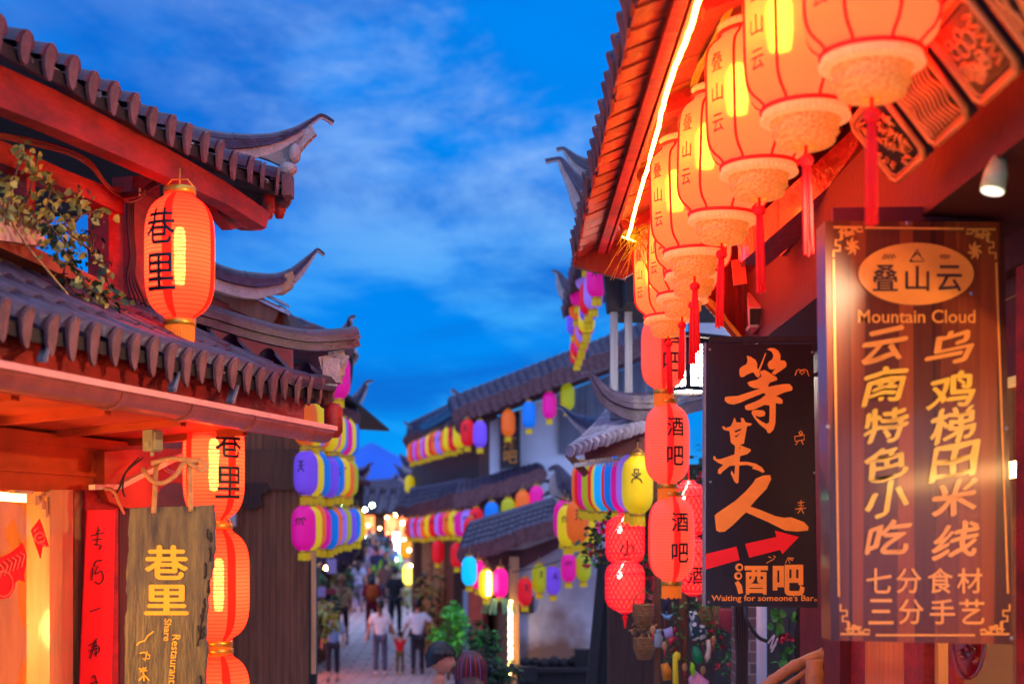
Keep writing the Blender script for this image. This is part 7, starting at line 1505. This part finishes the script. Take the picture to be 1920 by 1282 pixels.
def goods(nm, lab, cat, pts, d, m, th=.05, group='trinkets hanging at the flower stall', rope=None):
    mb = MB(); n = len(pts); c = V((sum(p[0] for p in pts) / n, sum(p[1] for p in pts) / n, 0)); k = len(mb.v)
    front = [P(x, y, d) for x, y in pts]; mid = [P(c.x + (x - c.x) * .8, c.y + (y - c.y) * .8, d - th) for x, y in pts]; bk_ = [p + V((0, th, 0)) for p in front]
    mb.v += [tuple(p) for p in mid + front + bk_]
    mb.face([k + i for i in range(n)], 0, True)
    for i in range(n): j = (i + 1) % n; mb.face([k + i, k + n + i, k + n + j, k + j], 0, True); mb.face([k + n + i, k + 2 * n + i, k + 2 * n + j, k + n + j], 0, True)
    mb.face([k + 2 * n + i for i in range(n)][::-1], 0)
    if rope: mb.tube([P(rope[0], rope[1], d), P(rope[2], rope[3], d)], .004, 5)
    return tag(mb.build(nm, m), lab, cat, group)
SPOT = bpy.data.materials.new('spotted_cloth'); SPOT.use_nodes = True; t = SPOT.node_tree; b = t.nodes['Principled BSDF']; tx = t.nodes.new('ShaderNodeTexCoord'); vo = t.nodes.new('ShaderNodeTexVoronoi'); vo.inputs['Scale'].default_value = 26; t.links.new(tx.outputs['Object'], vo.inputs['Vector']); rp = t.nodes.new('ShaderNodeValToRGB'); rp.color_ramp.elements[0].position = .42; rp.color_ramp.elements[1].position = .46; rp.color_ramp.elements[0].color = (*lin(214, 222, 214), 1); rp.color_ramp.elements[1].color = (*lin(30, 70, 76), 1); t.links.new(vo.outputs['Distance'], rp.inputs[0]); t.links.new(rp.outputs[0], b.inputs['Base Color']); b.inputs['Roughness'].default_value = .85
goods('cloth_bag', 'dark teal bag with white spots hanging at the stall', 'bag', [(1294, 1172), (1302, 1150), (1306, 1146), (1312, 1170), (1322, 1172), (1326, 1190), (1318, 1200), (1296, 1200)], 10.9, SPOT, .06, rope=(1306, 1146, 1306, 1120))
goods('cloth_pouch', 'small spotted teal pouch above the larger spotted bag', 'bag', [(1293, 1146), (1306, 1144), (1308, 1162), (1296, 1170)], 11.0, SPOT, .03)
goods('green_bottle_bag', 'green glazed gourd shaped bag under the spotted bag', 'bag', [(1300, 1212), (1308, 1208), (1316, 1222), (1320, 1238), (1312, 1246), (1302, 1240), (1298, 1226)], 10.9, mat('emerald_glaze', lin(10, 140, 84), .3, .2, 6))
goods('shell_ornament', 'cream shell ornament beside the green gourd', 'ornament', [(1324, 1200), (1332, 1198), (1334, 1214), (1332, 1232), (1326, 1242), (1320, 1232), (1326, 1216)], 10.9, mat('cream_shell', lin(220, 200, 180), .5, .1, 6))
goods('scarf', 'bright yellow scarf hung over the stall rail', 'scarf', [(1262, 1228), (1268, 1221), (1276, 1224), (1276, 1232), (1271, 1236), (1273, 1300), (1262, 1300)], 10.8, mat('yellow_scarf', lin(250, 224, 20), .7, .15, 6), .03)
goods('cloth_tassel', 'lime green cloth tail right of the stall post', 'cloth', [(1296, 1240), (1302, 1244), (1304, 1262), (1298, 1268), (1294, 1254)], 10.8, mat('lime_cloth', lin(150, 230, 20), .7, .1, 6), .02)
goods('orange_pouch', 'orange pouch low at the left of the yellow scarf', 'bag', [(1240, 1246), (1252, 1242), (1260, 1258), (1258, 1274), (1244, 1276)], 11, mat('orange_pouch_cloth', lin(230, 140, 20), .7, .2, 6), .05)
goods('blue_card', 'pale blue card tag over the red heart', 'tag', [(1244, 1180), (1260, 1174), (1263, 1192), (1248, 1196)], 11, mat('pale_blue_card', lin(160, 170, 214), .6, .1, 6), .01)
goods('heart_charm', 'small red heart charm under the pale blue card', 'charm', [(1251, 1198), (1255, 1194), (1258, 1197), (1262, 1194), (1265, 1199), (1257, 1212)], 11, FLOWER, .02)
goods('paper_bird', 'folded yellow and blue paper bird on a string', 'ornament', [(1239, 1148), (1250, 1154), (1262, 1150), (1256, 1162), (1246, 1158)], 11, mat('sky_paper', lin(110, 180, 214), .6, .1, 6), .02, rope=(1250, 1152, 1250, 1110))
goods('dark_banner', 'dark navy cloth strip beside the lowest bar lantern', 'cloth', [(1246, 1122), (1256, 1118), (1252, 1146), (1242, 1142)], 11, mat('navy_cloth', lin(30, 36, 70), .8, .1, 6), .02)
goods('pink_bag', 'pale pink bag at the bottom of the stall', 'bag', [(1292, 1272), (1304, 1256), (1318, 1268), (1330, 1276), (1328, 1310), (1296, 1310)], 10.9, mat('pink_cloth', lin(230, 160, 190), .7, .2, 6), .05)
goods('red_flag', 'dull red board hanging just beneath the black sign', 'board', [(1347, 1140), (1374, 1140), (1372, 1188), (1356, 1178), (1349, 1172)], 10.6, mat('dull_red_board', lin(150, 60, 70), .6, .3, 5, (6, 6, .6)), .02)
lj = thing('glass_jar', 'small glass jar lamp standing on a stall post', 'jar', tuple(P(1235, 1212, 11.2))); mb = MB(); mb.lathe([(.03, 0), (.036, .01), (.036, .08), (.024, .10), (.024, .115)], 16); mb.build('glass', mat('milky_glass', lin(200, 210, 214), .1, .1, 6, trans=.5), lj); mb = MB(); mb.lathe([(.026, .115), (.026, .135), (0.001, .14)], 14); mb.build('lid', METAL, lj)
for k, (x, y) in enumerate(((1224, 1180), (1246, 1210), (1318, 1256), (1338, 1200), (1284, 1250))):
    ch = thing('wooden_charm', ['oval wooden charm left of the glass jar', 'wooden charm beneath the blue card', 'wooden charm by the pink bag', 'wooden charm on the right garland', 'wooden charm at the stall post'][k], 'charm', tuple(P(x, y, 11.1)), group='wooden charms on strings'); mb = MB(); mb.ball((0, 0, 0), (.022, .008, .035), 10); mb.build('disc', PALEWOOD, ch); mb = MB(); mb.tube([(0, 0, .035), (0, 0, .22)], .002, 4); mb.tube([(0, 0, -.03), (0, 0, -.10)], [.008, .003], 5); mb.build('string', FLOWER, ch)
# patio under the black sign
PT = thing('brick_pier', 'grey brick pier below the black sign', 'pier', tuple(P(1406, 1400, 10.8)), world=True)
BRK = bpy.data.materials.new('grey_brick'); BRK.use_nodes = True; t = BRK.node_tree; b = t.nodes['Principled BSDF']; tx = t.nodes.new('ShaderNodeTexCoord'); mpp = t.nodes.new('ShaderNodeMapping'); mpp.inputs['Rotation'].default_value = (math.pi / 2, 0, 0); br = t.nodes.new('ShaderNodeTexBrick'); t.links.new(tx.outputs['Object'], mpp.inputs[0]); t.links.new(mpp.outputs[0], br.inputs['Vector']); br.inputs['Scale'].default_value = 1; br.inputs['Brick Width'].default_value = .24; br.inputs['Row Height'].default_value = .085; br.inputs['Mortar Size'].default_value = .006
br.inputs['Color1'].default_value = (*lin(120, 104, 100), 1); br.inputs['Color2'].default_value = (*lin(96, 84, 84), 1); br.inputs['Mortar'].default_value = (*lin(160, 150, 144), 1); t.links.new(br.outputs['Color'], b.inputs['Base Color']); b.inputs['Roughness'].default_value = .9
mb = MB(); mb.box(P(1402, 1210, 10.9), (.22, .22, 1.4)); mb.build('brickwork', BRK, PT)
mb = MB(); mb.prism([P(x, y, 11.8) for x, y in ((1340, 1000), (1560, 1000), (1560, 1450), (1340, 1450))], (0, .08, 0)); tag(mb.build('patio_wall', mat('dark_patio_wall', lin(70, 62, 60), .8, .5, 3)), 'dark patio wall behind the white pipe and red geranium', 'wall')  # dark mottled base colour over the whole wall
mb = MB(); mb.tube([P(1428, 1080, 10.5), P(1428, 1450, 10.5)], .038, 14); tag(mb.build('drain_pipe', PVC), 'white plastic drain pipe beneath the black sign', 'pipe')
mb = MB(); mb.box(P(1521, 1180, 10.4), (.065, .06, 1.2)); tag(mb.build('post', mat('pinkish_white_post', lin(220, 200, 200), .6, .1, 4)), 'pinkish white post behind the corner of the restaurant', 'post')
mb = MB(); mb.tube(spline([P(1497, 1060, 10.2), P(1500, 1150, 10.2), P(1496, 1210, 10.2), P(1500, 1330, 10.2)], 5), [.03 + .004 * math.sin(k * 1.7) for k in range(16)], 9); mb.tube(spline([P(1508, 1080, 10.25), P(1507, 1180, 10.25), P(1512, 1330, 10.25)], 5), .014, 7); tag(mb.build('old_vine', BLACKWOOD), 'gnarled dark vine trunk between the two white posts', 'trunk')
mb = MB()
for k in range(5): mb.tube(spline([P(1378 + k * 5, 1090, 10.3), P(1380 + k * 5, 1180, 10.3), P(1383 + k * 4, 1240, 10.3), P(1380 + k * 5, 1330, 10.3)], 5), .013, 6)
mb.tube(spline([P(1395, 1120, 10.3), P(1400, 1160, 10.2), P(1420, 1192, 10.2), P(1440, 1202, 10.2)], 6), .014, 7); tag(mb.build('cable', WIRE), 'thick black cables dropping from the black sign', 'cable')
mb = MB(); mb.tube(spline([P(1440, 1205, 10.15), P(1452, 1190, 10.1), P(1445, 1215, 10.1), P(1455, 1205, 10.1), P(1446, 1222, 10.1), P(1458, 1196, 10.1)], 5), .006, 5); tag(mb.build('white_tie', PVC), 'white string knot tied to the black cable end', 'string')
BAM = mat('bamboo', lin(196, 134, 84), .5, .35, 6, (2, 2, 2), .2)
mb = MB()
pts = spline([P(1410, 1310, 8.6), P(1450, 1275, 8.6), P(1490, 1248, 8.6), P(1545, 1224, 8.6)], 6); mb.tube(pts, [.034 + (.006 if k % 6 == 0 else 0) for k in range(len(pts))], 10); mb.tube([P(1420, 1320, 8.5), P(1545, 1236, 8.55)], .018, 8)
tag(mb.build('bamboo_rail', BAM), 'sloping bamboo rail at the bottom edge beside the restaurant corner', 'rail')
mb = MB(); pts = [P(1527, 1236, 8.5), P(1527, 1254, 8.5), P(1527, 1258, 8.5), P(1527, 1300, 8.5), P(1527, 1400, 8.5)]; mb.tube(pts, [.05, .05, .056, .05, .05], 12); tag(mb.build('bamboo_post', BAM), 'stout bamboo post under the sloping bamboo rail', 'post')
gp = thing('potted_geranium', 'red geranium with round green leaves between the patio pipes', 'plant', tuple(P(1470, 1290, 10.3)), world=True); mb = MB(); lf = MB(); fl = MB()
for x, y in ((1470, 1195), (1460, 1160), (1452, 1172), (1480, 1150), (1490, 1235)): mb.tube(spline([P(1470, 1290, 10.3), P((1470 + x) / 2 + 4, 1230, 10.3), P(x, y, 10.25)], 5), .005, 5)
for x, y, s in ((1448, 1157, .06), (1460, 1150, .06), (1453, 1172, .065), (1465, 1165, .05), (1484, 1150, .05), (1475, 1225, .05), (1460, 1240, .06), (1492, 1245, .05), (1485, 1215, .05)):
    for q in range(3): leaf(lf, P(x + R.uniform(-3, 3), y + R.uniform(-3, 3), 10.2), s, (R.gauss(0, 1), -.3, R.gauss(0, .6)), 0, 1.1)
for k in range(34): leaf(fl, P(1471 + R.uniform(-11, 11), 1195 + R.uniform(-7, 7), 10.2), .035, None, 0, .9)
mb.build('stem', LEAFD, gp); lf.build('foliage', [LEAFB], gp); fl.build('blossom', [FLOWER], gp)
# hooks that tie loose lanterns to something overhead
mb = MB(); mb.tube([P(1172, 960, 11.85), P(1172, 870, 11.9)], .004, 5); mb.tube([P(1172, 1050, 11.85), P(1172, 1066, 11.8)], .004, 5); mb.tube([P(1291, 900, 10.7), P(1291, 800, 10.75)], .004, 5); mb.tube([P(1300, 1012, 10.6), P(1296, 990, 10.65)], .004, 5); tag(mb.build('string_line', FLOWER), 'red cords the net lanterns hang on', 'cord')
for a, b_, lb in (((850, 792, 25.2), (1090, 716, 24.9), 'dark cord along the white gable carrying five lanterns'), ((905, 932, 24.2), (1030, 900, 24.2), 'dark cord before the maroon skirt board carrying four lanterns'), ((960, 1072, 19.9), (1120, 1022, 19.8), 'dark cord on the white wall carrying five lanterns'), ((860, 1040, 19.2), (960, 1062, 19.1), 'dark cord carrying the lit lanterns beside the gate post'), ((1040, 930, 16), (1125, 935, 16), 'dark cord carrying the lanterns around the orange one')):
    mb = MB(); a, b_ = P(*a), P(*b_); mb.tube([a.lerp(b_, u) - V((0, 0, .05 * 4 * u * (1 - u))) for u in (0, .25, .5, .75, 1)], .008, 5); tag(mb.build('string_line', WIRE), lb, 'cord')
